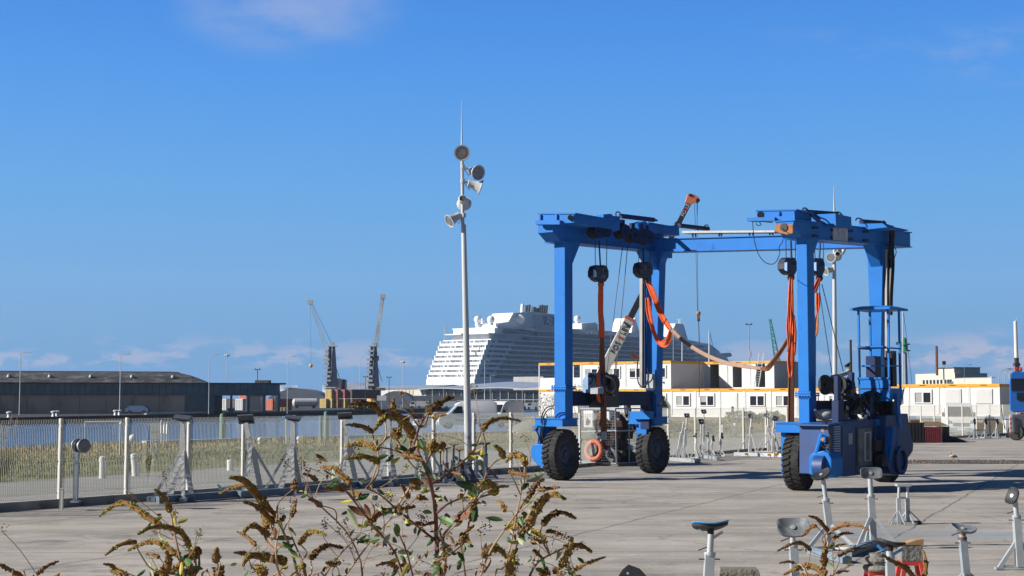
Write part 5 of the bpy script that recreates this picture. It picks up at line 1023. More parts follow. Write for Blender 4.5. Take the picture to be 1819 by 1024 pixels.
# bollards of the far quay edge
for k, px in enumerate((17, 96, 102, 206, 213, 408, 414, 500, 506)):
    p = at(px, YH, 205 + px * .09 + 2); 
    d = ray(px, YH); d.z = 0; n2 = Vec((qd.y, -qd.x, 0)); a = q0 - n2 * 1.0; den = d.x * qd.y - d.y * qd.x; tt = (a.x * qd.y - a.y * qd.x) / den; p = Vec((d.x * tt, d.y * tt, 0))
    mb = MB(); mb.lathe([(.35, 0), (.28, .1), (.25, .45), (.42, .6), (.42, .75), (.2, .85), (.01, .86)], p, Z, 14)
    solo(mb, 'mooring_bollard', M['white_paint'] if k < 7 else M['container_yellow'], ['lone white mooring bollard on the far quay at the left edge', 'left one of the first pair of white mooring bollards', 'right one of the first pair of white mooring bollards', 'left one of the bollard pair below the middle of the shed', 'right one of the bollard pair below the middle of the shed', 'left one of the bollard pair below the open shed bays', 'right one of the bollard pair below the open shed bays', 'left yellow mooring bollard by the end of the shed', 'right yellow mooring bollard by the end of the shed'][k], 'bollard', p, 'mooring bollards along the far quay', True)
mb = MB(); b = gr(0, 738.5); b = wp(245, 0, -4); mb.loft([[b + Vec((x_, y_, z_)) for x_, y_ in ((-2.0 * s_, -.8), (2.0 * s_, -.8), (2.0 * s_, .8), (-2.0 * s_, .8))] for z_, s_ in ((.35, 1), (.85, 1.02), (1.4, .62))])
t = thing('parked_car', 'dark blue parked car before the brown shed wall', 'car', b); mb.build('body', M['container_blue'], t)
for dx in (-1.2, 1.2): mb = MB(); mb.cyl(b + Vec((dx, -.85, .33)), b + Vec((dx, -.6, .33)), .33, n=12); mb.build('wheel', M['rubber'], t)
for dx in (-.55, .55): mb = MB(); mb.box(b + Vec((dx, -.66, 1.1)), (.9, .12, .32)); mb.build('window', M['glass_dark'], t)
# ------------------------------------------------------------------ right-hand skyline
a, b = screen(1627, 1697, 420, 400); ob = thing('office_block', 'cream office block with a row of dark windows and a thin chimney', 'building', (a + b) / 2); dd = (b - a).normalized(); nb_ = Vec((-dd.y, dd.x, 0)); Lb = (b - a).length
mk('cream', (.60, .56, .46), rough=.7, var=.08, vs=.3)
mb = MB(); mb.prism([a, b, b + nb_ * 10, a + nb_ * 10], Z * 9.6); mb.prism([a + dd * Lb * .58 + Z * 9.6, b - dd * .3 + Z * 9.6, b + nb_ * 8 - dd * .3 + Z * 9.6, a + dd * Lb * .58 + nb_ * 8 + Z * 9.6], Z * 1.4); mb.build('wall', M['cream'], ob)
mb = MB(); mb.prism([a + dd * Lb * .55 + Z * 11.0 - nb_ * .4, b + Z * 11.0 - nb_ * .4, b + nb_ * 8 + Z * 11, a + dd * Lb * .55 + nb_ * 8 + Z * 11.0], Z * .2); mb.build('roof', M['shed_grey'], ob)
for row in (7.3, 5.2):
    for k in range(9):
        t_ = (.22, .31, .40, .49, .58, .67, .77, .84, .9)[k]; mb = MB(); mb.box(a + dd * (Lb * t_) - nb_ * .04 + Z * row, (Lb * .05, .1, 1.1), (dd, nb_, Z)); mb.build('window', M['glass_dark'], ob)
mb = MB(); p = at(1665.5, YH, 405); p.z = 9; mb.cyl(p, Vec((p.x, p.y, at(1665, 615, 405).z)), .35, n=10); mb.build('chimney', M['rust'], ob)
mb = MB(); p = at(1677, 645, 405); mb.box(p, (.8, .8, 1)); mb.cyl(p, p - Z * 1.5, .06, n=6); mb.build('roof_fan', M['dark_steel'], ob)
a, b = screen(1713, 1762, 380, 372); mb = MB(); mb.prism([a, b, b + Yv * 9, a + Yv * 9], Z * 7.9); mb.prism([a + X * 7.2 + Z * 7.9 - Yv * .02, a + X * 8.2 + Z * 7.9 - Yv * .02, a + X * 8.2 + Yv * 2 + Z * 7.9, a + X * 7.2 + Yv * 2 + Z * 7.9], Z * .4); an = thing('annexe', 'low white building right of the cream office block', 'building', a); mb.build('wall', M['cream'], an)
mb = MB(); mb.prism([a + Z * 7.92 - Yv * .2, b + Z * 7.92 - Yv * .2, b + Yv * 9 + Z * 7.92, a + Yv * 9 + Z * 7.92], Z * .12); mb.build('roof', M['roof_pale'], an)
a, b = screen(1697, 1716, 395); mb = MB(); mb.prism([a + Z * 5, a + Z * 7.0, a + X * 1.5 + Z * 7.4, b + Z * 7.2, b + Z * 5], Yv * 6); mb.prism([a, b, b + Yv * 6, a + Yv * 6], Z * 4.98); solo(mb, 'tiled_roof_house', M['shed_grey'], 'small dark roofed house between the two pale buildings', 'building', a)
# green harbour light and yacht masts
b = at(1608.5, YH, 250); b.z = 0; t = thing('harbour_light', 'green harbour light on a grey column behind the hoist cabin', 'harbour light', b)
mb = MB(); mb.cyl(b, Vec((b.x, b.y, at(1608, 626, 250).z)), .5, .38, 14); mb.build('column', M['galv_dull'], t, smooth=True)
mb = MB(); q = Vec((b.x, b.y, at(1608, 625, 250).z)); mb.lathe([(.01, 0), (1.0, .05), (1.0, .25), (.5, .3), (.55, 1.1), (.9, 1.15), (.9, 1.35), (.4, 1.4), (.35, 2.2), (.01, 2.5)], q, Z, 14); mb.box(q + Z * 1.4 - X * 1.0, (.9, .3, .5)); mb.build('lantern', M['green_paint'], t, smooth=True)
def mast(px, ytop, ybot, Y, r, lab, m='mast_white', stays=(), name='yacht_mast', cat='mast', grp='bare masts behind the cabins'):
    b = at(px, ybot, Y); tp = at(px, ytop, Y); t = thing(name, lab, cat, b, 0, grp); mb = MB(); mb.cyl(b, tp, r, r * .7, 8); mb.build('spar', M[m], t, smooth=True)
    for sx, sy, ex, ey in stays: mb = MB(); mb.tube([at(sx, sy, Y), at(ex, ey, Y)], .03, 5); mb.build('stay', M['wire'], t)
    return t
mast(1604, 553, 750, 180, .09, 'tall white yacht mast rising right of the hoist cabin', stays=((1605, 556, 1621, 690),)); mast(1196, 575, 645, 190, .035, 'thinnest white mast over the cabin roof, right of the hoist leg'); mast(1212, 600, 645, 190, .10, 'white mast with a slanting strut over the cabin roof, nearer the hoist', stays=((1213, 603, 1224, 642),)); mast(1260, 588, 645, 190, .13, 'thick white mast with a slanting strut left of the bow', stays=((1261, 592, 1272, 640),)); mast(1449, 480, 700, 120, .02, 'hair thin pole behind the front right leg of the hoist', m='galv_dull')
# ------------------------------------------------------------------ stacked white site cabins
ORD = ['first', 'second', 'third', 'fourth', 'fifth', 'sixth', 'seventh', 'eighth', 'ninth', 'tenth', 'eleventh', 'twelfth', 'thirteenth', 'fourteenth', 'fifteenth', 'sixteenth', 'seventeenth', 'eighteenth']
C0 = at(957, YH, 148); C0.z = 0; CW, CH, CD = 2.6, 2.64, 6.05
def cp(s, d, z): return C0 + U * s + V * d + Z * z
mk('earth', (.16, .13, .08), rough=1, var=.35, vs=1.2, bump=.5, bs=4)
mb = MB(); mb.prism([cp(-3, -2.2, 0), cp(49, -2.2, 0), cp(49, 8, 0), cp(-3, 8, 0)], Z * .9); tag(mb.build('terrace', M['earth']), kind='structure')
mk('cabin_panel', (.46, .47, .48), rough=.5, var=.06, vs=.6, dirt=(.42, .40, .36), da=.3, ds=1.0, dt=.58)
def cabin(s0, d0, z0, kind, label, cat='cabin'):
    t = thing('site_cabin', label, cat, cp(s0, d0, z0), 0, 'white site cabins stacked in two storeys')
    def B(mb, a0, a1, b0, b1, c0, c1): return mb.box(cp(s0 + (a0 + a1) / 2, d0 + (b0 + b1) / 2, z0 + (c0 + c1) / 2), (a1 - a0, b1 - b0, c1 - c0), (U, V, Z))
    w = CW - .02; h = CH
    mb = MB(); solid = kind not in ('open', 'frame')
    if solid:
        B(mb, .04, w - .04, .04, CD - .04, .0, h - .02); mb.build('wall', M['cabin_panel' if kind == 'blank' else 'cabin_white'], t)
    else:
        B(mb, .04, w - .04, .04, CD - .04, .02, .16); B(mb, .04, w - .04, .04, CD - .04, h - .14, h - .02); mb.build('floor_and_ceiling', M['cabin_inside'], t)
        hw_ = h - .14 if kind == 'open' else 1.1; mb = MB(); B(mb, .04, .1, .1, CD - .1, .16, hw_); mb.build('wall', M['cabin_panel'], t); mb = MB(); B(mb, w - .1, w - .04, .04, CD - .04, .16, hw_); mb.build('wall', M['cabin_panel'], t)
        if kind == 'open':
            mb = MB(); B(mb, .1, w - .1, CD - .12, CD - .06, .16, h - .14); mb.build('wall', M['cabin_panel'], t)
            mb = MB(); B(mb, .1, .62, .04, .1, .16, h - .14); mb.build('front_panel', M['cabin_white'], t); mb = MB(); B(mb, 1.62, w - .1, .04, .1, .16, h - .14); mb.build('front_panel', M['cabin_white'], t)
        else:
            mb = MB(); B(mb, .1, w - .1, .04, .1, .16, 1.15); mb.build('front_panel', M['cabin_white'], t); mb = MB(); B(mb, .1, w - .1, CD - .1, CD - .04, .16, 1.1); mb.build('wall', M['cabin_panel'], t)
    mb = MB()
    for a in (0, w - .09):
        for b in (0, CD - .09): B(mb, a, a + .09, b, b + .09, 0, h)
    split(mb, 'corner_post', M['frame_white'], t)
    mb = MB(); B(mb, .0, w, -.02, .1, h - .23, h + .01); mb.build('roof_trim', M['cabin_yellow'], t)
    mb = MB(); B(mb, w - .09, w + .01, .1, CD, h - .23, h + .01); mb.build('roof_trim', M['cabin_yellow'], t)
    mb = MB(); B(mb, .09, w - .09, -.01, .03, 0, .14); mb.build('sill_beam', M['frame_white'], t)
    if kind == 'window':
        f = MB(); x0, x1, y0, y1 = .48, 2.06, 1.12, 1.95
        for q in ((x0, x1, y1, y1 + .28), (x0, x1, y0 - .08, y0), (x0, x0 + .1, y0, y1), (x1 - .1, x1, y0, y1), ((x0 + x1) / 2 - .06, (x0 + x1) / 2 + .06, y0, y1)): B(f, q[0], q[1], -.05, .04, q[2], q[3])
        fo = f.build('window', M['frame_white'], t)
        for q in ((x0 + .1, (x0 + x1) / 2 - .06), ((x0 + x1) / 2 + .06, x1 - .1)): mb = MB(); B(mb, q[0], q[1], .015, .038, y0, y1); mb.build('pane', M['glass_dark'], fo)
        bq = (int(s0 * 7.3) + int(z0 * 3)) % 4
        if bq: mb = MB(); B(mb, x0 + .1, (x0 + x1) / 2 - .06, .005, .0149, y1 - (.25, .55, .85)[bq - 1], y1); mb.build('blind', M['cabin_inside'], fo)
    if kind == 'shutter':
        f = MB(); x0, x1 = .55, 1.95; B(f, x0, x1, -.04, .04, 1.05, 2.25); fo = f.build('window', M['frame_white'], t)
        mb = MB()
        for k in range(14): B(mb, x0 + .08, x1 - .08, -.06, -.041, 1.1 + k * .08, 1.16 + k * .08)
        mb.build('roller_shutter', M['cabin_white'], fo)
    if kind == 'door':
        f = MB(); B(f, .75, 1.85, -.03, .04, .1, 2.25); fo = f.build('door', M['frame_white'], t); mb = MB(); B(mb, .86, 1.74, -.05, -.031, .15, 2.15); mb.build('door_leaf', M['cabin_white'], fo); mb = MB(); B(mb, 1.25, 1.5, -.07, -.051, .3, 1.0); mb.build('letter_panel', M['glass_dark'], fo)
    if kind == 'vent': 
        mb = MB(); [mb.cyl(cp(s0 + 1.5 + q * .35, d0 - .01, z0 + .55), cp(s0 + 1.5 + q * .35, d0 + .04, z0 + .55), .08, n=10) for q in (0, 1)]; split(mb, 'vent_hole', M['rust'], t)
    mb = MB(); B(mb, 1.0, 1.55, -.024, -.0201, h - .13, h - .06); mb.build('maker_plate', M['dark_steel'], t)
    return t
ZB, ZT = .95, .95 + CH + .01
up = ['frame', 'frame', 'window', 'window', 'window', 'window']
DESC = {'frame': 'with its upper half open', 'window': 'with a paired dark window', 'open': 'with a doorless tall opening', 'shutter': 'with a closed white shutter', 'door': 'with a white door', 'blank': 'with a plain wall', 'vent': 'with two small vent holes'}
for i, k in enumerate(up): cabin(i * CW, 0, ZT, k, 'white site cabin %s, %s from the left in the upper storey' % (DESC[k], ORD[i]))
mb = MB(); [mb.cyl(cp(5 * CW + 1.35 + q * .4, -.03, ZT + .6), cp(5 * CW + 1.35 + q * .4, .05, ZT + .6), .09, n=10) for q in (0, 1)]; split(mb, 'vent_hole', M['rust'], bpy.data.objects['site_cabin.005'])
for i in range(3): cabin(6 * CW + .03 + i * 2.5, CD + .05, ZT, 'open', 'white site cabin with a doorless tall opening, %s of the three set back above' % ORD[i])
low = ['shutter', 'window', 'shutter', 'window', 'window', 'window', 'window', 'window', 'door', 'window', 'window', 'window', 'window', 'window', 'window', 'window', 'shutter', 'shutter']
for i, k in enumerate(low):
    cabin(i * CW, 0, ZB + (.28 if i > 13 else 0), k, 'white site cabin %s, %s from the left in the lower storey' % (DESC[k], ORD[i]))
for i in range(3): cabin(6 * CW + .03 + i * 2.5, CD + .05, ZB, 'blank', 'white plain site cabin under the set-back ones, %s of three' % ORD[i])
# ladder on the lower roof
lb = at(1343, 689, 136); lt_ = at(1353, 628, 138.5); t = thing('ladder', 'white ladder leaning on the set-back cabins above the lower roof', 'ladder', lb); sd = Vec((.22, 0, 0))
for s in (-1, 1): mb = MB(); mb.beam(lb + sd * s, lt_ + sd * s, .06, .09, up=Yv); mb.build('rail', M['white_paint'], t)
for k in range(14): q = lb + (lt_ - lb) * ((k + .5) / 14); mb = MB(); mb.beam(q - sd, q + sd, .05, .05); mb.build('rung', M['white_paint'], t)
# ------------------------------------------------------------------ telescopic mobile crane behind the hoist
Yk = 122; FC = lambda x, y, dy=0: at(x, y, Yk + dy)
mk('boom_white', (.62, .62, .60), rough=.4, var=.06, dirt=(.5, .48, .45), da=.3); mk('boom_black', (.035, .035, .04), rough=.35, var=.2)
mc = thing('mobile_crane', 'telescopic mobile crane with white and black boom and orange head, parked behind the hoist', 'mobile crane', Vec((FC(1050, 760).x, Yk, 0)))
def bx(y): return 1077 + .512 * (648 - y)
ba, bb_, bc = FC(bx(712), 712), FC(bx(566), 566), FC(bx(360), 360); bd = (bc - ba).normalized(); bl_ = bd.cross(Yv).normalized()
if bl_.x > 0: bl_ = -bl_
mb = MB(); mb.beam(ba, bb_, .9, .82, up=bl_); o_b = mb.build('boom_base', M['boom_white'], mc, bevel=.03)
mb = MB(); mb.beam(bb_ - bd * .2, bb_ + bd * .05, .96, .9, up=bl_); mb.build('collar', M['ring_orange'], mc)
mb = MB(); mb.beam(FC(bx(580), 580) - Yv * .5 - bl_ * .4, FC(bx(576), 576) - Yv * .5 + bl_ * .35, .12, .12); mb.build('hose_clamp', M['boom_black'], mc)
mb = MB(); mb.beam(bb_, FC(bx(455), 455), .55, .52, up=bl_); mb.beam(FC(bx(455), 455), bc, .45, .42, up=bl_); o_t = mb.build('boom_extension', M['boom_black'], mc, bevel=.02)
mb = MB(); n_ = bl_
hd = [bc - bd * .15 - bl_ * .25, bc - bd * .15 + bl_ * .3, bc + bd * .55 + bl_ * .45, bc + bd * .75 - bl_ * .1, FC(1241, 352), FC(1241, 358), FC(1228, 363)]
mb.prism([p - Yv * .3 for p in hd], Yv * .6); mb.build('boom_head', mk('head_orange', (.75, .22, .12), rough=.5, var=.15), mc)
mb = MB(); mb.cyl(FC(1239, 357) - Yv * .34, FC(1239, 357) + Yv * .34, .17, n=14); mb.cyl(FC(1226, 348) - Yv * .34, FC(1226, 348) + Yv * .34, .13, n=14); split(mb, 'head_sheave', M['dark_steel'], mc)
for a_, b_ in (((1238, 360), (1240, 556)), ((1234, 362), (1239, 556)), ((1239, 360), (1238.6, 382))): mb = MB(); mb.tube([FC(*a_), FC(*b_)], .02, 5); mb.build('hoist_rope', M['wire'], mc)
mb = MB(); mb.box(FC(1240.5, 561), (.28, .22, .5)); mb.ball(FC(1240.5, 557), .2, 10, 8); mb.build('hook_block', M['strap_pale'], mc); mb = MB(); mb.ball(FC(1241, 569), .13, 8, 6); mb.tube([FC(1241, 572), FC(1242, 600), FC(1242, 706)], .035, 5); mb.build('chain', M['dark_steel'], mc)
mb = MB(); mb.tube([FC(1117, 588), FC(1121, 610), FC(1127, 628)], .02, 5); mb.tube([FC(1095, 640), FC(1086, 700)], .04, 5); mb.tube([FC(1099, 618), FC(1094, 645)], .05, 5); split(mb, 'hose', M['galv'], mc)
mb = MB(); mb.prism([FC(1120, 631), FC(1124, 626), FC(1130, 631), FC(1135, 634), FC(1134, 639), FC(1125, 637)], Yv * .4); mb.build('spare_head', M['head_orange'], mc)
def btxt(par, s, y, size, m, off=.47): text(par, s, size, FC(bx(y), y) - Yv * off, bd, bl_, m, depth=.01)
btxt(o_b, 'FOS', 618, .62, M['text_black']); btxt(o_b, 'E', 601, .62, M['text_red']); btxt(o_b, 'LEV', 586, .62, M['text_black'])
btxt(o_t, 'FO', 380, .42, M['text_white'], .24); btxt(o_t, 'SE', 373.2, .42, M['text_red'], .24); btxt(o_t, 'LEV', 365, .42, M['text_white'], .24)
cb = Vec((FC(1050, 760).x, Yk, 0))
mb = MB(); mb.box(cb + Vec((2.2, 0, 1.15)), (8.6, 2.5, .7)); mb.box(cb + Vec((.2, 0, 1.8)), (2.6, 2.2, .7)); mb.build('chassis', M['boom_white'], mc)
mb = MB(); mb.prism([cb + Vec((4.6, -1.2, 1.5)), cb + Vec((6.5, -1.2, 1.5)), cb + Vec((6.5, -1.2, 2.1)), cb + Vec((6.1, -1.2, 2.7)), cb + Vec((4.6, -1.2, 2.7))], Yv * 2.4); mb.build('cab', M['boom_white'], mc)
mb = MB(); mb.prism([cb + Vec((4.8, -1.23, 2.0)), cb + Vec((6.2, -1.23, 2.0)), cb + Vec((5.95, -1.23, 2.55)), cb + Vec((4.8, -1.23, 2.55))], Yv * .02); mb.build('window', M['glass_dark'], mc)
mb = MB(); mb.box(cb + Vec((2.4, -1.27, 1.2)), (6, .03, .16)); mb.build('stripe', M['red_paint'], mc)
for dx in (-1.2, .3, 3.8, 5.6):
    mb = MB(); mb.lathe([(.1, -.15), (.55, -.15), (.6, 0), (.55, .15), (.1, .15)], cb + Vec((dx, -1.1, .6)), Yv, 18); mb.build('wheel', M['rubber'], mc)
# ------------------------------------------------------------------ blue mobile crane at the right edge
Yb_ = 94; BC = lambda x, y, dy=0: at(x, y, Yb_ + dy)
mk('crane_blue', (.02, .17, .62), rough=.35, var=.08, coat=.3); mk('crane_grey', (.12, .14, .17), rough=.5, var=.2)
bcn = thing('mobile_crane', 'bright blue mobile crane with an upright white boom, cut off by the right edge', 'mobile crane', Vec((BC(1812, 780).x, Yb_, 0)))
mb = MB(); mb.prism([BC(1794, 729), BC(1793, 680), BC(1795, 664), BC(1801, 660), BC(1822, 661), BC(1850, 662), BC(1850, 733), BC(1800, 733)], Yv * 3.0 + X * 1.1); mb.build('cab', M['crane_blue'], bcn, bevel=.06)
mb = MB(); mb.prism([p - Yv * .03 for p in (BC(1796, 673), BC(1822, 673), BC(1822, 695), BC(1797, 695))], Yv * .025); mb.build('windscreen', M['glass_dark'], bcn)
mb = MB(); mb.prism([p - Yv * .03 for p in (BC(1806, 698), BC(1824, 698), BC(1824, 713), BC(1810, 713), BC(1806, 710))], Yv * .025); mb.build('side_window', M['glass_dark'], bcn)
mb = MB(); mb.box(BC(1794.5, 668, -.3), (.12, .15, .25)); mb.build('mirror', M['galv_dull'], bcn)
mb = MB(); mb.prism([BC(1797, 737), BC(1850, 737), BC(1850, 769), BC(1799, 769)], Yv * 2.6 + X * 1.0); mb.build('chassis', M['crane_grey'], bcn, bevel=.04)
mb = MB(); mb.box(BC(1826, 735, .2), (.9, .3, .10)); mb.build('light_bar', M['red_paint'], bcn)
for q in (1808, 1836): mb = MB(); mb.lathe([(.1, -.2), (.5, -.2), (.56, 0), (.5, .2), (.1, .2)], Vec((BC(q, 770).x, Yb_ + .3, .56)), X * .6 + Yv * .8, 20); mb.build('wheel', M['rubber'], bcn)
mb = MB(); mb.box(BC(1795.5, 753, -.1), (.16, .06, 1.15)); cv = mb.build('marker_board', M['white_paint'], bcn)
mb = MB(); [mb.prism([BC(1794, 744 + 8 * k, -.15), BC(1797, 741 + 8 * k, -.15), BC(1797, 744.5 + 8 * k, -.15), BC(1794, 747.5 + 8 * k, -.15)], Yv * .02) for k in range(4)]; split(mb, 'red_stripe', M['red_paint'], cv)
mb = MB(); mb.cyl(BC(1805.5, 636, 1), BC(1803.5, 571, 1), .13, .11, 12); mb.build('boom_tip', M['boom_white'], bcn, smooth=True)
mb = MB(); mb.cyl(BC(1807, 662, 1), BC(1805.6, 636, 1), .14, .15, 10); mb.box(BC(1806, 648, 1), (.34, .4, .2)); mb.build('boom_joint', M['boom_black'], bcn)
mb = MB(); mb.box(BC(1805, 655, .7), (.2, .2, .2)); mb.ball(BC(1812, 657, .7), .15, 8, 6); split(mb, 'coupling', M['red_paint'], bcn)
mb = MB(); mb.tube([BC(1803.5, 571, 1), BC(1806, 567, 1), BC(1809, 566, 1)], .02, 5); mb.build('aerial', M['galv'], bcn)
p = g(1789, 778); t = thing('pressure_washer', 'small white wheeled tank standing beside the blue mobile crane', 'washer', p); mb = MB(); mb.box(p + Vec((0, 0, .75)), (.36, .5, .9)); mb.build('tank', M['white_paint'], t, bevel=.04); mb = MB(); mb.box(p + Vec((0, 0, 1.24)), (.3, .4, .08)); mb.build('lid', M['crane_blue'], t); mb = MB(); mb.lathe([(.03, -.05), (.15, -.05), (.17, 0), (.15, .05), (.03, .05)], p + Vec((-.05, -.35, .17)), Yv, 14); mb.build('wheel', M['rubber'], t); mb = MB(); mb.tube([p + Vec((-.15, -.1, .3)), p + Vec((-.3, -.1, 1.5)), p + Vec((-.38, -.1, 2.0))], .025, 6); mb.build('handle', M['dark_steel'], t)
# ------------------------------------------------------------------ vans and car
def van(c_, rz, L_=5.3, W_=1.95, H_=2.45, label='', cat='van', name='parked_van', rear_lights=True, car=False):
    t = thing(name, label, cat, c_, rz, 'white vehicles parked beyond the fence'); mb = MB()
    prof = [(0, .35), (0, .85), (.12, 1.12), (.85, 1.32), (1.55, 2.12), (1.95, H_ - .08), (2.4, H_), (L_ - .35, H_), (L_ - .06, H_ - .14), (L_, 1.2), (L_ + .03, .4)] if not car else [(0, .3), (0, .62), (.15, .78), (1.0, .95), (1.65, 1.42), (2.2, H_), (3.2, H_), (3.75, 1.3), (L_ - .05, .95), (L_, .4)]
    rings = []
    for w, ins in ((-1, .06), (-.93, .0), (.93, .0), (1, .06)):
        rings.append([Vec((x_ + (ins if x_ < L_ / 2 else -ins), w * W_ / 2 * (1 - (.13 if z_ > 1.4 * H_ / 2.45 else 0) * max(0, (z_ - 1.3 * H_ / 2.45) / H_)), z_ - (ins if z_ > 1.5 else 0))) for x_, z_ in prof])
    mb.loft(rings); mb.build('body', M['white_paint'], t, smooth=True, local=True)
    def q(nm, pts, m): b = MB(); b.prism([Vec(p) for p in pts[0]], Vec(pts[1])); return b.build(nm, M[m], t, local=True)
    if not car:
        q('windscreen', ([(.93, -.86, 1.37), (.93, .86, 1.37), (1.56, .80, 2.08), (1.56, -.80, 2.08)], (-.03, 0, .03)), 'glass_dark')
        for s in (-1, 1): q('side_window', ([(1.2, s * .985, 1.38), (2.15, s * .985, 1.38), (2.15, s * .93, 2.0), (1.68, s * .93, 2.0)], (0, s * .012, 0)), 'glass_dark')
        q('grille', ([(-.01, -.55, .75), (-.01, .55, .75), (.0, .55, .98), (.0, -.55, .98)], (-.02, 0, 0)), 'crane_grey'); q('bumper', ([(-.02, -.9, .36), (-.02, .9, .36), (-.02, .9, .62), (-.02, -.9, .62)], (-.06, 0, 0)), 'galv_dull')
        for s in (-1, 1):
            q('headlight', ([(.03, s * .6, .9), (.03, s * .93, .9), (.12, s * .93, 1.14), (.12, s * .65, 1.1)], (-.03, 0, .02)), 'lens'); q('tail_light', ([(L_ + .03, s * .82, .9), (L_ + .03, s * .95, .9), (L_ - .02, s * .95, 1.3), (L_ - .02, s * .82, 1.3)], (.02, 0, 0)), 'red_paint'); q('mirror', ([(1.35, s * 1.0, 1.4), (1.5, s * 1.0, 1.4), (1.5, s * 1.0, 1.7), (1.35, s * 1.0, 1.7)], (0, s * .16, 0)), 'black_plastic')
            q('rear_window', ([(L_ - .03, s * .12, 1.45), (L_ - .03, s * .8, 1.45), (L_ - .07, s * .76, 2.05), (L_ - .07, s * .12, 2.05)], (.03, 0, 0)), 'glass_dark')
            q('rub_strip', ([(1.5, s * .98, .75), (4.9, s * .98, .75), (4.9, s * .98, .85), (1.5, s * .98, .85)], (0, s * .015, 0)), 'crane_grey')
        q('number_plate', ([(-.08, -.26, .45), (-.08, .26, .45), (-.08, .26, .56), (-.08, -.26, .56)], (-.01, 0, 0)), 'frame_white')
        wx = (.95, L_ - 1.15); wr = .34
    else:
        q('windscreen', ([(1.05, -.66, .99), (1.05, .66, .99), (1.66, .6, 1.40), (1.66, -.6, 1.40)], (-.03, 0, .03)), 'glass_dark')
        for s in (-1, 1): q('side_window', ([(1.5, s * W_ * .485, 1.0), (3.5, s * W_ * .485, 1.0), (3.1, s * W_ * .455, 1.38), (1.95, s * W_ * .455, 1.38)], (0, s * .012, 0)), 'glass_dark')
        for s in (-1, 1): q('headlight', ([(-.01, s * .5, .6), (-.01, s * .8, .6), (.08, s * .8, .74), (.08, s * .5, .74)], (-.02, 0, 0)), 'lens')
        wx = (.8, L_ - .85); wr = .3
    for x_ in wx:
        for s in (-1, 1):
            b = MB(); b.lathe([(.02, -.1), (wr, -.1), (wr, .1), (.02, .1)], (x_, s * (W_ / 2 - .1), wr), Yv, 20); w_ = b.build('wheel', M['rubber'], t, smooth=True, local=True); b = MB(); b.lathe([(.02, -.12), (wr * .6, -.115), (wr * .62, .115), (.02, .12)], (x_, s * (W_ / 2 - .1), wr), Yv, 16); b.build('rim', M['galv'], w_, smooth=True, local=True)
    return t
def gy(px, Y): p = at(px, YH, Y); p.z = .0; return p
van(gy(777, 131), R(8), label='white panel van in side view parked before the basin, left of the tall mast')
van(gy(866, 137), R(60), label='second white van showing its rear half right of the tall mast')
van(gy(736, 133), R(12), 3.9, 1.7, 1.45, 'small white car parked in front of the vans', 'car', 'parked_car', car=True)
van(gy(1706, 104), R(78), 5.0, 1.95, 2.35, 'white van facing the camera behind the fence at the right')
# ------------------------------------------------------------------ floodlight masts
def flood(t, c_, d, r=.27, back=.45, arm=None, hang=None):
    d = Vec(d).normalized(); c_ = Vec(c_)
    mb = MB(); mb.lathe([(.10, -back), (.13, -back + .02), (.13, -.22), (.16, -.18), (r * .8, -.06), (r, 0), (r + .02, .0), (r + .02, .03), (r - .02, .03), (r - .03, .0)], c_, d, 24); o = mb.build('floodlight', M['mast_white'], t, smooth=True)
    mb = MB(); mb.lathe([(.005, .012), (r * .5, .02), (r - .022, .005)], c_, d, 24); mb.build('lens', M['lens'], o, smooth=True)
    if arm is not None: mb = MB(); mb.tube([arm, c_ - d * (back * .6)], .035, 6); mb.build('bracket', M['mast_white'], o)
    if hang is not None: mb = MB(); mb.tube([arm, arm + (c_ - arm) * .4 - Z * .22, c_ - d * back * .7], .012, 5); mb.build('cable', M['wire'], o)
def fmast(base, Ym, pxs, lamps, lab):
    t = thing('floodlight_mast', lab, 'floodlight mast', base, 0, 'floodlight masts of the boat yard'); P = lambda x, y, dy=0: at(x, y, Ym + dy)
    mb = MB(); pts = [base] + [P(x, y) for x, y, r in pxs[1:]]; rs = [r for _, _, r in pxs]; mb.tube(pts, rs, 14); mb.build('pole', M['mast_white'], t, smooth=True)
    mb = MB(); mb.cyl(base, base + Z * .03, .28, n=14); mb.build('base_plate', M['galv_dull'], t)
    for (x, y, dy, d, ax, ay, r) in lamps:
        a = P(ax, ay); flood(t, P(x, y, dy), d, r=r, arm=a, hang=1)
        mb = MB(); mb.cyl(a - Z * .07, a + Z * .07, .085, n=10); mb.build('clamp', M['mast_white'], t)
    return t
b1 = g(832.5, 851); b1 = Vec((b1.x, b1.y, GZ))
fmast(b1, b1.y, [(832.5, 851, .13), (828, 600, .11), (823.5, 400, .085), (822, 398, .062), (821.2, 300, .058), (820.5, 262, .05), (820.3, 258, .03), (820, 179, .008)],
      [(821, 272, -.25, (-.03, -1, -.25), 821, 273, .255), (849, 307, -.12, (.55, -.75, -.25), 822, 297, .25), (853, 333, .05, (.95, .15, -.3), 822, 322, .24), (824, 362, .2, (.1, 1, -.3), 823, 354, .24), (799, 393, -.15, (-.72, -.45, -.5), 823.5, 383, .22)],
      'tall slim white floodlight mast with five round lamps and a needle tip')
b2 = at(1483, 810, 69.0); b2.z = GZ
fmast(b2, 69.0, [(1483, 810, .13), (1483, 640, .11), (1482, 480, .09), (1482, 440, .06), (1482, 380, .05), (1481.5, 330, .01)],
      [(1476, 458, -.1, (-.4, -.9, -.1), 1482, 453, .22), (1467, 482, -.1, (-.8, -.4, -.3), 1482, 474, .2), (1499, 446, .1, (.7, -.3, -.4), 1483, 440, .2), (1487, 456, .2, (.2, 1, -.2), 1482, 453, .2)],
      'white floodlight mast standing behind the right side of the hoist')
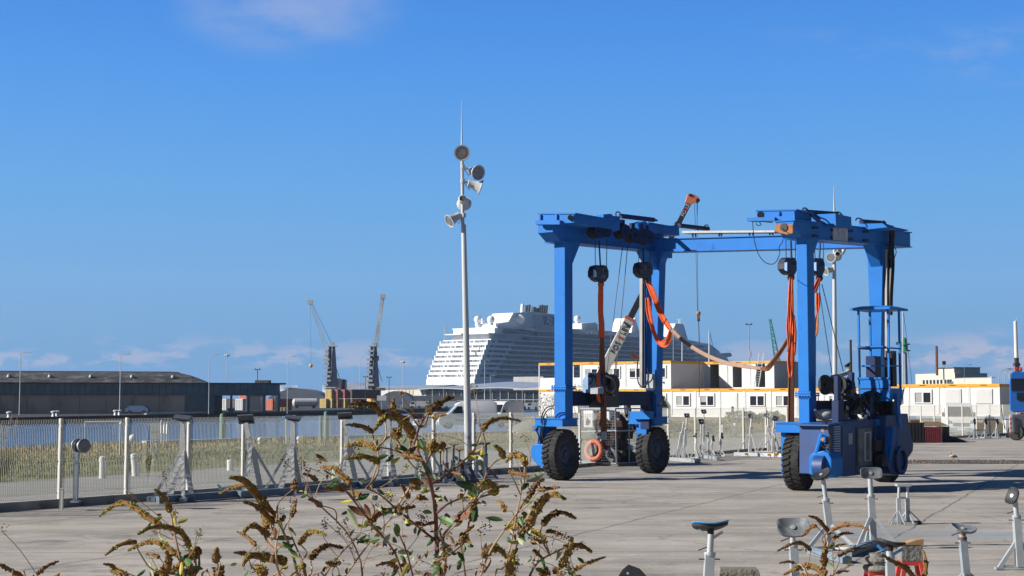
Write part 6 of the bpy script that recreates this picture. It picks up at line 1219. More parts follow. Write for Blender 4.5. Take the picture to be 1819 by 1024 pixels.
# ------------------------------------------------------------------ steel shoring trestles along the kerb
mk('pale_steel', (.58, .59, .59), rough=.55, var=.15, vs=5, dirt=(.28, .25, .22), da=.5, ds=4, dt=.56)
mk('head_slate', (.075, .085, .105), rough=.6, var=.3, vs=7, dirt=(.2, .2, .2), da=.4)
def trestle(px, py, topx, topy, flip, tilt, lab, lit='galv'):
    b = g(px, py); Yt_ = b.y; tp = at(topx, topy, Yt_); t = thing('shoring_trestle', lab, 'trestle', b, 0, 'tall steel shoring trestles along the kerb'); f = -1 if flip else 1
    def W(x, y, z): return b + Vec((f * x, y, z))
    neck = W(0.02, 0, 1.32); top = Vec((tp.x, tp.y, tp.z - .10))
    legs = [(W(-.31, -.12, .0), .15, .06), (W(.27, .16, .0), .13, .06), (W(.12, -.30, .0), .09, .07)]
    for k, (a, w, h) in enumerate(legs):
        mb = MB(); mb.beam(a, neck + (a - b) * .10, w, h, up=Yv, w2=w * .9); 
        if k < 2:
            for q in range(9): c_ = a + (neck - a) * ((q + .6) / 9.5); mb.box(c_ - Yv * .035, (w * 1.15, .02, .02))
        mb.build('leg', M['pale_steel' if k != 1 else 'galv'], t)  # paler steel puts the sunlit look of these legs into their colour
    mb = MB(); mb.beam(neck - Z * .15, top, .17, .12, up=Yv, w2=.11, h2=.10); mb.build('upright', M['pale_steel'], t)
    mb = MB(); mb.beam(W(-.36, .05, .05), W(.34, .05, .05), .12, .09); mb.build('sole_bar', M['galv_blue'], t)
    mb = MB(); mb.beam(W(-.78, .1, .05), neck - Z * .05 + Vec((-f * .08, 0, 0)), .07, .06, up=Yv); mb.build('brace', M['galv'], t)
    mb = MB(); mb.box(W(-.78, .1, .07), (.22, .3, .13)); mb.build('foot', M['galv_blue'], t); mb = MB(); mb.box(W(.12, -.30, .07), (.18, .2, .14)); mb.build('foot', M['galv'], t)
    mb = MB(); mb.beam(W(-.16, -.06, .62), W(.16, .02, .62), .03, .03); mb.build('tie', M['galv_dull'], t)
    # head: timber-faced steel wedge
    hx = Vec((1, 0, tilt[0])).normalized(); hy = Vec((0, 1, tilt[1])).normalized(); hn = hx.cross(hy).normalized(); mb = MB(); mb.box(top + Z * .10, (.44, .36, .045), (hx, hy, hn)); mb.build('head_plate', M['head_slate'], t, bevel=.006)
    mb = MB(); mb.prism([top + hx * -.16, top + hx * .16, top + Z * .07 + hx * .2, top + Z * .07 - hx * .2], Yv * .1); mb.build('head_gusset', M['pad_dark'], t)
for a_ in ((322, 892, 324, 742, False, (-.10, .25), 'steel trestle nearest the hose reel, leftmost of the row'), (447, 880, 437, 745, True, (.05, -.9), 'steel trestle with a steeply tipped head plate, second from the left'), (517, 876, 521, 742, False, (-.12, .2), 'steel trestle with a nearly level head, third from the left'),
           (617, 866, 613, 739, True, (.05, -.6), 'steel trestle fourth from the left, its head tipped towards the camera'), (688, 864, 690, 737, False, (-.1, .2), 'steel trestle fifth from the left, partly behind the shrub'), (752, 859, 742, 739, True, (.0, -.5), 'steel trestle sixth from the left, behind the shrub and before the vans')):
    trestle(*a_)
for k, (a, b, lab) in enumerate((((280, 896), (430, 884), 'grey steel beam on the ground between the first two trestles'), ((425, 886), (520, 879), 'grey steel beam lying behind the second and third trestles'), ((520, 877), (640, 867), 'grey steel beam lying between the third and fourth trestles'), ((640, 868), (770, 857), 'grey steel beam lying under the last trestles'))):
    p, q = g(*a), g(*b); mb = MB(); mb.beam(p + Z * .1, q + Z * .1, .12, .17); mb.beam(p + Z * .19, q + Z * .19, .2, .02); solo(mb, 'steel_beam', M['galv_blue'], lab, 'beam', p, 'steel beams lying along the kerb')
p = g(392, 884); mb = MB(); mb.prism([p + Vec((-.05, 0, .2)), p + Vec((.25, 0, .2)), p + Vec((.3, 0, .32)), p + Vec((.0, 0, .26)), p + Vec((-.1, 0, .36))], Yv * .15); solo(mb, 'teal_clamp', mk('teal', (.08, .25, .27), rough=.6), 'small teal clamp lying on the steel beam', 'clamp', p)
# ------------------------------------------------------------------ adjustable boat stands
def pad_mesh(c_, n, ax, w, h, th=.03, dish=.03, k=2.6, seg=28):
    n = Vec(n).normalized(); ax = Vec(ax); ax = (ax - n * ax.dot(n)).normalized(); ay = n.cross(ax).normalized(); mb = MB(); rings = []
    def ring(s, off, ex=0):
        out = []
        for i in range(seg):
            t = 2 * math.pi * i / seg; ct, st = math.cos(t), math.sin(t); rx = abs(ct) ** (2 / k) * (1 if ct > 0 else -1); ry = abs(st) ** (2 / k) * (1 if st > 0 else -1)
            out.append(c_ + ax * (rx * w / 2 * s) + ay * (ry * h / 2 * s) + n * (off + dish * (rx * rx * s * s)))
        return out
    rings = [ring(.1, -th), ring(.7, -th), ring(.97, -th * .8), ring(1, -th * .3), ring(1, th * .2), ring(.95, th * .4), ring(.72, th * .1), ring(.4, -.0), ring(.1, -.002)]
    mb.loft(rings); return mb
def stand(lab, top, base, pad=None, r=.04, mt='galv', ro=None, split_at=.45, legs=3, spread=.38, leg_h=.42, leg_rot=0, cat='boat stand', name='boat_stand', group='adjustable boat stands', lw=.045, pm='pad_grey', brackets=None, collar=None, foot=True, handle=True):
    top, base = Vec(top), Vec(base); t = thing(name, lab, cat, base, 0, group); ro = ro or r * 1.4; ax = (top - base); H_ = ax.length; d = ax.normalized(); mid_ = base + ax * split_at
    hx = Vec((1, 0, 0)); mb = MB(); mb.beam(base + d * .05, mid_, ro * 2, ro * 2, up=Yv); mb.build('outer_tube', M[mt], t, bevel=.004)
    mb = MB(); mb.cyl(mid_ - d * .05, top, r, n=14); mb.build('inner_tube', M[mt], t, smooth=True)
    if handle:
        mb = MB(); mb.tube([mid_ - d * .06 - X * ro * 2.2, mid_ - d * .06 + X * ro * 2.2], .008, 6); mb.tube([mid_ + d * .10 - X * .14 - Z * .06, mid_ + d * .10 + X * .02], .007, 6); split(mb, 'locking_pin', M['dark_steel'], t)
    mb = MB(); mb.cyl(mid_ - d * .015, mid_ + d * .02, ro * 1.25, n=14); mb.build('collar', M[collar or mt], t, smooth=True)
    for k in range(legs):
        q = leg_rot + 2 * math.pi * k / legs; f = base + Vec((math.cos(q) * spread, math.sin(q) * spread, .03)); mb = MB(); mb.beam(f, base + d * (H_ * leg_h), lw, lw, up=Yv if abs(math.sin(q)) < .9 else X); mb.build('leg', M[mt], t)
        if foot: mb = MB(); mb.box(f, (.12, .12, .035)); mb.build('foot', M['galv_dull'], t)
        mb = MB(); mb.beam(base + Z * .05, f + Z * .02, lw * .8, lw * .8); mb.build('ground_bar', M[mt], t)
    if pad:
        n, a, w, h = pad[:4]; kk = pad[4] if len(pad) > 4 else 2.6; th = pad[5] if len(pad) > 5 else .028
        pc = top + Vec(n).normalized() * (.05 + th); po = pad_mesh(pc, n, a, w, h, th, .035 * w / .35, kk).build('pad', M[pm], t, smooth=True)
        mb = MB(); mb.cyl(top - d * .05, pc - Vec(n).normalized() * th, r * .8, r * 1.1, 10); mb.build('swivel', M['rust' if brackets == 'rust' else 'dark_steel'], t)
        mb = MB(); mb.lathe([(.001, .0), (.03, .0), (.03, .012), (.001, .014)], pc + Vec(n).normalized() * (.004), n, 10); mb.build('bolt', M['galv'], po)
        if brackets and brackets != 'rust':
            for s in (-1, 1): mb = MB(); a_ = Vec(a).normalized(); mb.beam(pc - Vec(n).normalized() * (th + .01) + a_ * s * .14, top + a_ * s * .03 - d * .04, .012, .03); mb.build('bracket', M[brackets], po)
    return t
def tb(tx, ty, Y): return at(tx, ty, Y)
def gb(px, Y): p = at(px, YH, Y); p.z = GZ; return p
stand('boat stand with a sky blue rimmed pad seen from below, nearest on the left', tb(1263, 949, 17), gb(1248, 17), ((-.05, .25, .97), (1, 0, -.10), .42, .30, 2.4), r=.038, ro=.055, split_at=.80, brackets='galv', pm='pad_dark')
mb = MB()
for i in range(24):
    pass
c_ = tb(1263, 949, 17) + Z * .09
o = pad_mesh(c_ + Vec((0, .0, .012)), (-.05, .25, .97), (1, 0, -.10), .43, .31, .012, .045, 2.4).build('pad_lining', M['pad_blue'], bpy.data.objects['boat_stand'], smooth=True)
stand('boat stand with a worn grey pad facing the camera, left of the brown seed heads', tb(1407, 944, 17.4), gb(1413, 17.4), ((-.02, -.78, .62), (1, 0, .03), .385, .26, 3.4), r=.034, ro=.048, split_at=.86, brackets='rust')
bs = g(1478, 978); stand('leaning boat stand with a dark tilted pad in front of the hoist wheel', tb(1462, 850, bs.y), bs, ((-.45, -.35, .82), (1, 0, .25), .36, .26, 2.6), r=.04, ro=.058, split_at=.70, legs=3, spread=.5, leg_h=.38, leg_rot=R(200), pm='pad_dark', brackets='rust', lw=.06)
bs = g(1552, 972); stand('upright boat stand with a pale grey oblong pad before the engine housing', tb(1545, 842, bs.y), bs, ((.0, -.97, .2), (1, 0, .0), .40, .21, 4.2), r=.045, ro=.056, split_at=.70, legs=3, spread=.42, leg_h=.45, leg_rot=R(215), lw=.06, mt='galv')
for a, b, lab in (((1441, 985), (1505, 1002), 'dark steel beam lying at the foot of the leaning boat stand'), ((1505, 990), (1562, 968), 'dark blue steel beam lying between the two tall boat stands')):
    p, q = g(*a), g(*b); mb = MB(); mb.beam(p + Z * .06, q + Z * .06, .16, .10); mb.beam(p + Z * .115, q + Z * .115, .08, .03); solo(mb, 'steel_beam', M['galv_blue'], lab, 'beam', p)
# twin-post stand
bs = g(1604, 932); t = thing('twin_post_stand', 'low twin-post stand with a flat crossbar alone on the concrete', 'boat stand', bs, 0, 'adjustable boat stands')
for k, (x_, yo) in enumerate(((1597, 0), (1612.5, .12))):
    q = at(x_, 930, bs.y + yo); q.z = GZ; tp = at(x_, 862, bs.y + yo); mb = MB(); mb.beam(q, q + Z * (tp.z * .66), .085, .085); mb.build('outer_tube', M['galv'], t); mb = MB(); mb.cyl(q + Z * tp.z * .6, tp, .03, n=12); mb.build('post', M['galv'], t, smooth=True)
    for dx, dy in ((-.22 if k == 0 else .30, -.02), (.05, -.3), (-.1, .25)): mb = MB(); mb.beam(q + Vec((dx, dy, .02)), q + Z * .32, .025, .025); mb.build('brace', M['galv'], t)
mb = MB(); mb.box(at(1604, 862, bs.y + .06), (.30, .22, .055)); mb.build('crossbar', M['galv'], t, bevel=.006); q = at(1604, 885, bs.y + .06); mb = MB(); mb.box(q, (.14, .05, .03)); mb.build('tie', M['galv_dull'], t)
mb = MB(); mb.box(Vec((at(1625, 930, bs.y).x, bs.y + .15, .045)), (.34, .12, .06)); mb.build('foot_block', M['pad_dark'], t); mb = MB(); mb.beam(at(1586, 931, bs.y) * Vec((1, 1, 0)) + Z * .04 if 0 else Vec((at(1584, 931, bs.y).x, bs.y, .04)), Vec((at(1630, 931, bs.y).x, bs.y, .04)), .05, .05); mb.build('sole_bar', M['galv'], t)
stand('boat stand with a rusty collar and worn shallow pad, left of the rightmost stand', tb(1709, 949, 20), gb(1712, 20), ((.12, -.28, .95), (1, 0, .05), .34, .27, 2.8), r=.045, ro=.048, split_at=.93, brackets='rust', collar='rust', mt='galv_dull')
bs = g(1812, 1013); stand('boat stand with a side brace leaning at the right edge of the photo', tb(1803, 884, bs.y), bs, ((-.75, -.55, .35), (.35, 0, .95), .28, .21, 2.8), r=.04, ro=.056, split_at=.74, legs=2, spread=.33, leg_h=.42, leg_rot=R(180), pm='pad_dark', lw=.06)
stand('boat stand seen from below with blue brackets and a dark pad, beside the grey block', tb(1580, 979, 16.5), gb(1577, 16.5), ((.15, .2, .95), (1, 0, -.15), .34, .27, 2.4), r=.04, ro=.045, split_at=.93, pm='pad_dark', brackets='pad_blue')
def red_stand(px, py, Y, w, h, lab, blk, top=None):
    c_ = at(px, py, Y); hh = c_.z; b = Vec((c_.x, c_.y, GZ)); t = thing('red_trestle', lab, 'trestle', b, 0, 'low red trestles')
    for dx, dy in ((-.5, -.5), (.5, -.5), (-.5, .5), (.5, .5)): mb = MB(); mb.beam(b + Vec((dx * w * 1.7, dy * w * 1.7, 0)), c_ + Vec((dx * w * .8, dy * w * .8, -.02)), .05, .05, up=Yv); mb.build('leg', M['red_paint'], t)
    mb = MB(); mb.box(c_ - Z * .02, (w, w * .8, .05)); mb.build('top_plate', M['red_paint'], t); return t, c_
t, c_ = red_stand(1617, 997, 18, .25, .25, 'low red trestle carrying a grey concrete block', 1)
mb = MB(); mb.loft([[c_ + Vec((x_, y_, z_)) for x_, y_ in ((-.13 * s_, -.1 * s_), (.13 * s_, -.1 * s_), (.13 * s_, .1 * s_), (-.13 * s_, .1 * s_))] for z_, s_ in ((.008, .98), (.02, 1.0), (.19, .96), (.20, .9))]); solo(mb, 'concrete_block', M['stone_grey'], 'grey block resting on the right red trestle', 'block', c_ + Z * .006)
mb = MB(); mb.prism([c_ + Vec((-.12, -.1, .203)), c_ + Vec((.14, -.1, .203)), c_ + Vec((.14, -.1, .275)), c_ + Vec((.05, -.1, .262))], Yv * .18); solo(mb, 'wooden_wedge', M['wood'], 'light wooden wedge on top of the grey block', 'wedge', c_ + Z * .203)
t, c_ = red_stand(1560, 1014, 17.5, .28, .25, 'low red trestle carrying a round grey stone, left of the blue bracketed stand', 1)
mb = MB(); mb.lathe([(.001, .006), (.17, .008), (.18, .03), (.17, .06), (.11, .07), (.12, .09), (.15, .12), (.15, .15), (.11, .165), (.11, .2), (.001, .205)], c_, Z, 20); solo(mb, 'turned_stone', M['stone_grey'], 'stacked round grey stones on the left red trestle', 'stone', c_ + Z * .006, smooth=True)
c_ = at(1311, 1022, 12.5); mb = MB(); mb.loft([[c_ + Vec((x_ * s_, y_ * s_, z_)) for x_, y_ in ((-.17, -.1), (.165, -.12), (.175, .1), (-.15, .12))] for z_, s_ in ((-.4, 1), (.03, 1), (.058, .94))]); solo(mb, 'keel_block', M['wood_grey'], 'dark weathered timber block at the bottom edge of the photo', 'block', Vec((c_.x, c_.y, c_.z - .4)))
bpy.data.objects['keel_block'].data.transform(Matrix.Translation((0, 0, 0)))
mb = MB(); mb.box((c_.x, c_.y, (c_.z - .4 + GZ) / 2), (.3, .3, c_.z - .4 - GZ)); solo(mb, 'timber_post', M['wood_grey'], 'timber post under the dark weathered block', 'post', (c_.x, c_.y, GZ))
c_ = at(1123, 1018, 9.5); mb = MB(); hx = X; mb.prism([c_ + Vec((-.13, -.02, -.08)), c_ + Vec((.14, -.02, -.07)), c_ + Vec((.05, .02, .025)), c_ + Vec((-.02, .03, .05)), c_ + Vec((-.06, .02, .02))], Vec((0, .02, -.015))); t = thing('tilted_keel_pad', 'dark tilted steel plate with a bolt hole at the bottom edge', 'support plate', Vec((c_.x, c_.y, GZ))); mb.build('plate', M['pad_dark'], t); mb = MB(); mb.cyl(c_ + Vec((-.03, -.035, .0)), c_ + Vec((-.03, -.02, .0)), .008, n=10); mb.build('bolt', M['galv'], t); mb = MB(); mb.cyl(Vec((c_.x, c_.y + .03, GZ)), c_ + Vec((0, .03, -.03)), .04, n=12); mb.build('tube', M['galv_dull'], t, smooth=True)
# stands between the hoist wheels
mid_list = [(1203, 810, 1214.5, 750, .09, None, 'thick leaning stand, leftmost in the group beside the rear left wheel', ''), (1215, 811, 1220, 741, .08, 'a', 'stand with a square tilted head, second from the left beside the rear left wheel', ''), (1244, 808, 1245.5, 751, .035, 'b', 'stand with a square dark head just below its taller neighbour', ''), (1250, 808, 1250, 734, .06, 'a', 'tallest stand of the group beside the rear left wheel', ''),
            (1236, 809, 1237, 775, .05, 'c', 'short stand with a small dark round head in the middle of the group', ''), (1258.5, 808, 1258.5, 774, .06, 'c', 'short stand with a tilted dark pad, right of the tallest one', ''), (1264.6, 810, 1264.6, 780, .06, 'd', 'shortest stand with a hanging dark pad, right of the tallest one', ''), (1279.7, 812, 1280, 775, .06, 'd', 'single stand with a sideways dark pad by the fence post', '')]
PD = {'a': ((.0, -.55, .8), (1, 0, .05), .24, .30, 6), 'b': ((.1, -.8, .5), (1, 0, .1), .26, .26, 6), 'c': ((-.7, -.4, .5), (.4, 0, .9), .24, .16), 'd': ((.7, -.6, .2), (.1, 0, 1), .30, .16)}
for (bx_, by_, tx_, ty_, ro, pd, lab, _) in mid_list:
    bs = g(bx_, max(by_, fence_y(bx_) + 3.5)); stand(lab, tb(tx_, ty_, bs.y), bs, PD.get(pd), r=.03, ro=ro * .8, split_at=.72, legs=3, spread=.28, leg_h=.4, leg_rot=R(30 + bx_ * 7 % 90), mt='pale_steel', pm='pad_dark', lw=.045, handle=False, foot=False)
for a, b, w, lab in (((1188, 819), (1241, 823), .2, 'pale steel base rail under the leaning stands'), ((1248, 814), (1276, 819), .16, 'pale steel base rail under the short stands'), ((1306, 810), (1400, 813), .22, 'pale steel base rail with yellow marks by the fence')):
    p, q = g(*a), g(*b); mb = MB(); mb.beam(p + Z * .09, q + Z * .09, w, .16); o = solo(mb, 'base_rail', M['galv'], lab, 'beam', p, 'steel base rails near the fence')
    if a[0] == 1306:
        for u in (.25, .68, .8): mb = MB(); c_ = p + (q - p) * u + Z * .1 - Vec((0, w / 2 + .02, 0)); mb.box(c_, (.35, .02, .1)); c2 = mb.build('yellow_mark', M['cabin_yellow']); c2.parent = o; c2.location = -Vec(o.location)
for (bx_, by_, tx_, ty_, pdd, lab) in ((1332, 805, 1335, 741, ((.05, -.85, .45), (1, 0, .05), .40, .26, 2.6), 'stand with an oval grey pad, left of the pair by the long base rail'), (1366, 804, 1364, 739, ((-.2, -.9, .3), (1, 0, -.1), .36, .24, 2.6), 'stand with an oval grey pad partly hidden behind a darker one'), (1373, 805, 1375, 743, ((.3, -.7, -.2), (1, 0, -.3), .36, .26, 3.2), 'stand with a dark tilted pad in front of the oval grey one'), (1396, 803, 1397, 772, None, 'low bare braced stand right behind the brown sling')):
    bs = g(bx_, max(by_, fence_y(bx_) + 4)); stand(lab, tb(tx_, ty_, bs.y), bs, pdd, r=.045, ro=.075, split_at=.72, legs=3, spread=.62, leg_h=.6, leg_rot=R(20 + bx_ % 50), mt='pale_steel', pm='pad_grey' if 'oval' in lab else 'pad_dark', lw=.045, handle=False, foot=False)
for (bx_, by_, tx_, ty_, lab) in ((1731, 774, 1730, 750, 'left one of three small stands in front of the facing white van'), (1751, 774, 1750, 750, 'middle one of three small stands in front of the facing white van'), (1770, 775, 1770.5, 750, 'right one of three small stands, towards the blue mobile crane')):
    bs = g(bx_, fence_y(bx_) + 4); stand(lab, tb(tx_, ty_, bs.y), bs, ((.3, -.8, .2), (.1, 0, 1), .42, .2), r=.05, ro=.08, split_at=.6, legs=3, spread=.42, leg_h=.55, leg_rot=R(bx_ % 60), pm='pad_dark', lw=.05, handle=False, foot=False)
p, q = g(1733, 781), g(1750, 780); mb = MB(); mb.beam(p + Z * .6, q + Z * .6, .04, .04); mb.beam(p + Z * .0, p + Z * .58, .03, .03); mb.beam(q, q + Z * .58, .03, .03); solo(mb, 'trestle_bar', M['dark_steel'], 'thin dark bar trestle between the small stands', 'trestle', p)
# dark cluster of small stands by the left mast
mk('stand_slate', (.13, .16, .21), rough=.6, var=.2, vs=4, dirt=(.08, .06, .05), da=.5)
for (bx_, by_, tx_, ty_, lab) in ((794, 858, 793, 800, 'small stand with a brown disc pad, leftmost in the dark cluster by the mast'), (804, 856, 806, 794, 'small stand with a brown disc pad, tallest of the brown ones by the mast'), (814, 860, 816, 803, 'small stand with a brown disc pad just left of the mast foot'), (783, 857, 782, 806, 'small slate stand with a dark disc, behind the shrub by the mast')):
    bs = g(bx_, by_); stand(lab, tb(tx_, ty_, bs.y), bs, ((0, -.1, 1), (1, 0, 0), .32, .3, 2.0, .02), r=.03, ro=.065, split_at=.6, legs=3, spread=.28, leg_h=.5, leg_rot=R(bx_ % 70), mt='stand_slate', pm='rust', lw=.055, handle=False)
bs = g(829, 857); t = thing('forked_stand', 'heavy slate grey stand with a wide fork in front of the mast foot', 'boat stand', bs, 0, 'adjustable boat stands'); S_ = lambda x, y, z: bs + Vec((x, y, z))
for nm, a, b, w in (('post', (-.1, 0, .05), (-.1, 0, .62), .34), ('fork_arm', (-.02, 0, .58), (-.42, -.05, .82), .10), ('fork_arm', (.0, 0, .58), (.52, .05, 1.05), .12), ('leg', (-.45, -.15, .02), (-.14, 0, .42), .08), ('leg', (.25, -.2, .02), (.0, 0, .42), .08), ('leg', (-.6, .2, .02), (-.35, .1, .4), .07), ('leg', (.30, .25, .02), (.1, .1, .5), .10)): mb = MB(); mb.beam(S_(*a), S_(*b), w, .09, up=Yv); mb.build(nm, M['stand_slate'], t)
mb = MB(); mb.box(S_(-.1, 0, .05), (1.0, .5, .07)); mb.build('sole_plate', M['stand_slate'], t)
bs = g(863, 851); stand('slate stand with a black disc pad and hanging rubber, right of the mast', tb(862, 793, bs.y), bs, ((.0, -.12, 1), (1, 0, 0), .36, .3, 2.0, .035), r=.06, ro=.075, split_at=.75, legs=3, spread=.42, leg_h=.4, leg_rot=R(30), mt='stand_slate', pm='pad_dark', lw=.06, handle=False)
bs = g(847, 853); stand('slate stand with a round black rubber head between mast and disc stand', tb(847, 812, bs.y), bs, ((-.1, -.8, .5), (1, 0, 0), .26, .26, 2.0, .06), r=.05, ro=.06, split_at=.8, legs=3, spread=.3, leg_h=.4, leg_rot=R(80), mt='stand_slate', pm='pad_dark', lw=.05, handle=False)
# ------------------------------------------------------------------ scrap cage with an orange life ring
cb = g(1036, 827); Uc, Vc = U, V
cage = thing('scrap_cage', 'steel mesh cage crammed with scrap standing between the left hoist wheels', 'cage', cb)
def K(u, v, z): return cb + Uc * u + Vc * v + Z * z
CWd, CDp, CHt = 1.62, 1.9, 2.28
def bars(lst, m, w=.055):
    for a, b in lst: mb = MB(); mb.beam(K(*a), K(*b), w, w); mb.build('frame_bar', m, cage)
bars([((-.12, 0, .12), (-.22, .1, CHt)), ((CWd, 0, .12), (CWd - .12, .1, CHt)), ((-.12, 0, .12), (CWd, 0, .12)), ((-.22, .1, CHt), (CWd - .12, .1, CHt)), ((-.18, .05, 1.35), (CWd - .06, .05, 1.42)), ((CWd, CDp, .12), (CWd, CDp, CHt)), ((CWd, 0, .12), (CWd, CDp, .12)), ((CWd - .12, .1, CHt), (CWd, CDp, CHt)), ((CWd - .05, 0, 1.4), (CWd, CDp, 1.4)), ((CWd - .03, CDp * .5, .12), (CWd - .03, CDp * .5, CHt)), ((-.2, CDp, .12), (-.2, CDp, CHt)), ((-.2, CDp, CHt), (CWd, CDp, CHt)), ((-.22, .1, CHt), (-.2, CDp, CHt))], M['galv_dull'])
mb = MB()
for k in range(1, 16): x_ = -.16 + (CWd + .1) * k / 16; mb.beam(K(x_, .0, .12), K(x_ - .1, .1, CHt), .005, .005)
for k in range(1, 20): z_ = .12 + 2.1 * k / 20; mb.beam(K(-.14, .05, z_), K(CWd - .04, .05, z_), .005, .005)
mb.build('front_mesh', M['galv_dull'], cage)
mb = MB()
for k in range(1, 18): y_ = CDp * k / 18; mb.beam(K(CWd - .05, y_, .12), K(CWd - .05, y_, CHt), .008, .008)
for k in range(1, 20): z_ = .12 + 2.1 * k / 20; mb.beam(K(CWd - .05, 0, z_), K(CWd - .05, CDp, z_), .008, .008)
mb.build('side_mesh', M['dark_steel'], cage)
mb = MB(); mb.box(K(CWd / 2 - .1, CDp / 2, .06), (CWd + .3, CDp, .1), (Uc, Vc, Z)); mb.build('pallet_base', M['wood_grey'], cage)
mb = MB(); mb.box(K(-.28, -.1, .62), (.22, .12, 1.1), (Uc, Vc, Z)); wp_ = mb.build('side_board', M['white_paint'], cage); mb = MB(); mb.box(K(-.28, -.17, 1.12), (.24, .02, .1), (Uc, Vc, Z)); mb.build('blue_tape', M['pad_blue'], wp_)
rg = rnd(77); sm = ['dark_steel', 'galv_dull', 'rust', 'black_plastic', 'frame_white', 'pad_grey', 'stone_grey', 'galv', 'red_paint']
for k in range(150):
    m = sm[min(int(rg.random() ** 1.5 * 9), 8)] if k % 3 else 'dark_steel'; s_ = rg.uniform(.16, .42); c_ = K(rg.uniform(.0, CWd - .25), rg.uniform(.15, CDp - .2), rg.uniform(.2, 2.0)); mb = MB(); a = Vec((rg.uniform(-1, 1), rg.uniform(-1, 1), rg.uniform(-1, 1))).normalized(); b = a.cross(Z).normalized(); kind = rg.random()
    if kind < .45: mb.box(c_, (s_, s_ * rg.uniform(.5, 1.5), s_ * rg.uniform(.4, 1.6)), (b, a.cross(b).normalized(), a))
    elif kind < .75: mb.cyl(c_, c_ + a * s_ * 1.5, s_ * .4, n=12)
    else: mb.torus(c_, s_ * .6, s_ * .2, a, 14, 6)
    solo(mb, 'scrap_piece', M[m], 'piece of scrap metal or plastic inside the steel mesh cage', 'scrap', c_, 'scrap heaped inside the mesh cage', True)
for nm, c_, s_, m in (('jerrycan', K(.15, .3, 1.85), (.5, .3, .7), 'frame_white'), ('jerrycan', K(.9, .35, 1.95), (.5, .3, .55), 'frame_white')):
    mb = MB(); mb.box(c_, s_, (Uc, Vc, Z)); o = mb.build(nm, M[m], None, bevel=.04); tag(o, 'white plastic can near the top of the cage, %s one' % ('left' if 'K' and c_ == K(.15, .3, 1.85) else 'right'), 'can', 'white cans in the scrap cage')
rc = K(.72, -.28, .62); mb = MB(); mb.torus(rc, .35, .10, (-V + Vec((0, 0, .12))), 40, 14); lr = solo(mb, 'life_ring', M['ring_orange'], 'faded orange life ring hanging on the front of the scrap cage', 'life ring', rc - Z * .4, smooth=True)
mb = MB(); mb.beam(g(1020, 829) + Z * .04, g(1160, 822) + Z * .04, .5, .07); solo(mb, 'timber_sleeper', M['wood_grey'], 'flat dark timber lying under the front of the scrap cage', 'timber', g(1020, 829))
# ------------------------------------------------------------------ hose reel, posts, bollards, signs
p = gr(134, 893, .2); t = thing('hose_reel', 'round grey hose reel on a square post against the fence', 'hose reel', p); mb = MB(); mb.beam(p, p + Z * 1.2, .10, .10); mb.build('post', M['galv_dull'], t); mb = MB(); mb.box(p + Z * .02, (.2, .2, .04)); mb.build('base_plate', M['galv_dull'], t)
c_ = p + Z * 1.36 + X * .10; ax = Vec((.75, -.66, 0)); mb = MB(); mb.lathe([(.02, -.16), (.17, -.16), (.17, -.14), (.12, -.13), (.12, .10), (.17, .11), (.17, .13), (.02, .13)], c_, ax, 26); mb.build('drum', M['galv'], t, smooth=True)
mb = MB(); mb.lathe([(.02, .135), (.168, .135), (.172, .15), (.15, .16), (.05, .155), (.05, .17), (.005, .17)], c_, ax, 26); mb.build('face_plate', M['pad_grey'], t, smooth=True); mb = MB(); mb.torus(c_ - ax * .04, .135, .03, ax, 24, 8); mb.build('coiled_hose', M['pad_dark'], t, smooth=True)
p = g(108.5, 906); mb = MB(); mb.box(p + Z * .25, (.085, .085, .5)); mb.box(p + Z * .51, (.1, .1, .02)); solo(mb, 'short_post', M['fence_white'], 'short white square post in front of the fence, left of the hose reel', 'post', p)
for px, y0, y1, lab in ((182, 811, 850, 'white round bollard behind the fence, left of the torn mesh'), (241, 806, 846, 'leaning white round bollard right behind the torn mesh'), (409, 817, 836, 'short white bollard behind the second trestle'), (932, 806, 828, 'white bollard behind the fence, left of the hoist'), (1283.5, 755, 778, 'white bollard behind the fence, right of the single stand'), (1306, 752, 776, 'white bollard behind the fence, before the ivy')):
    p = gr(px, y1); H_ = (HC / (y1 - YH)) * (y1 - y0); mb = MB(); r_ = .12; mb.lathe([(r_, 0), (r_, H_ * .75), (r_ * 1.08, H_ * .76), (r_ * 1.08, H_ * .86), (r_, H_ * .87), (r_ * .96, H_ * .97), (r_ * .6, H_), (.005, H_)], p, Z + X * (-.10 if px == 241 else 0), 18); solo(mb, 'road_bollard', M['white_paint'], lab, 'bollard', p, 'white bollards along the harbour road', True)
e = lambda x, y: gr(x, y)
p = gr(283, 812); t = thing('notice_board', 'blank grey notice board with a dark band behind the fence', 'sign', p); Yn = p.y; mb = MB(); a, b = at(266, 781, Yn), at(284, 752, Yn); mb.lo((a.x, Yn, a.z), (b.x, Yn + .04, b.z)); nb = mb.build('board', mk('board_grey', (.38, .40, .42), rough=.5), t); mb = MB(); mb.lo((a.x, Yn - .01, at(0, 768, Yn).z), (b.x, Yn - .002, at(0, 764, Yn).z)); mb.build('band', M['board_grey'] if 0 else M['galv_dull'], nb)
for x_ in (268, 282): q = at(x_, 760, Yn); mb = MB(); mb.cyl((q.x, Yn + .06, 0), (q.x, Yn + .06, q.z), .03, n=8); mb.build('post', M['galv_dull'], t)
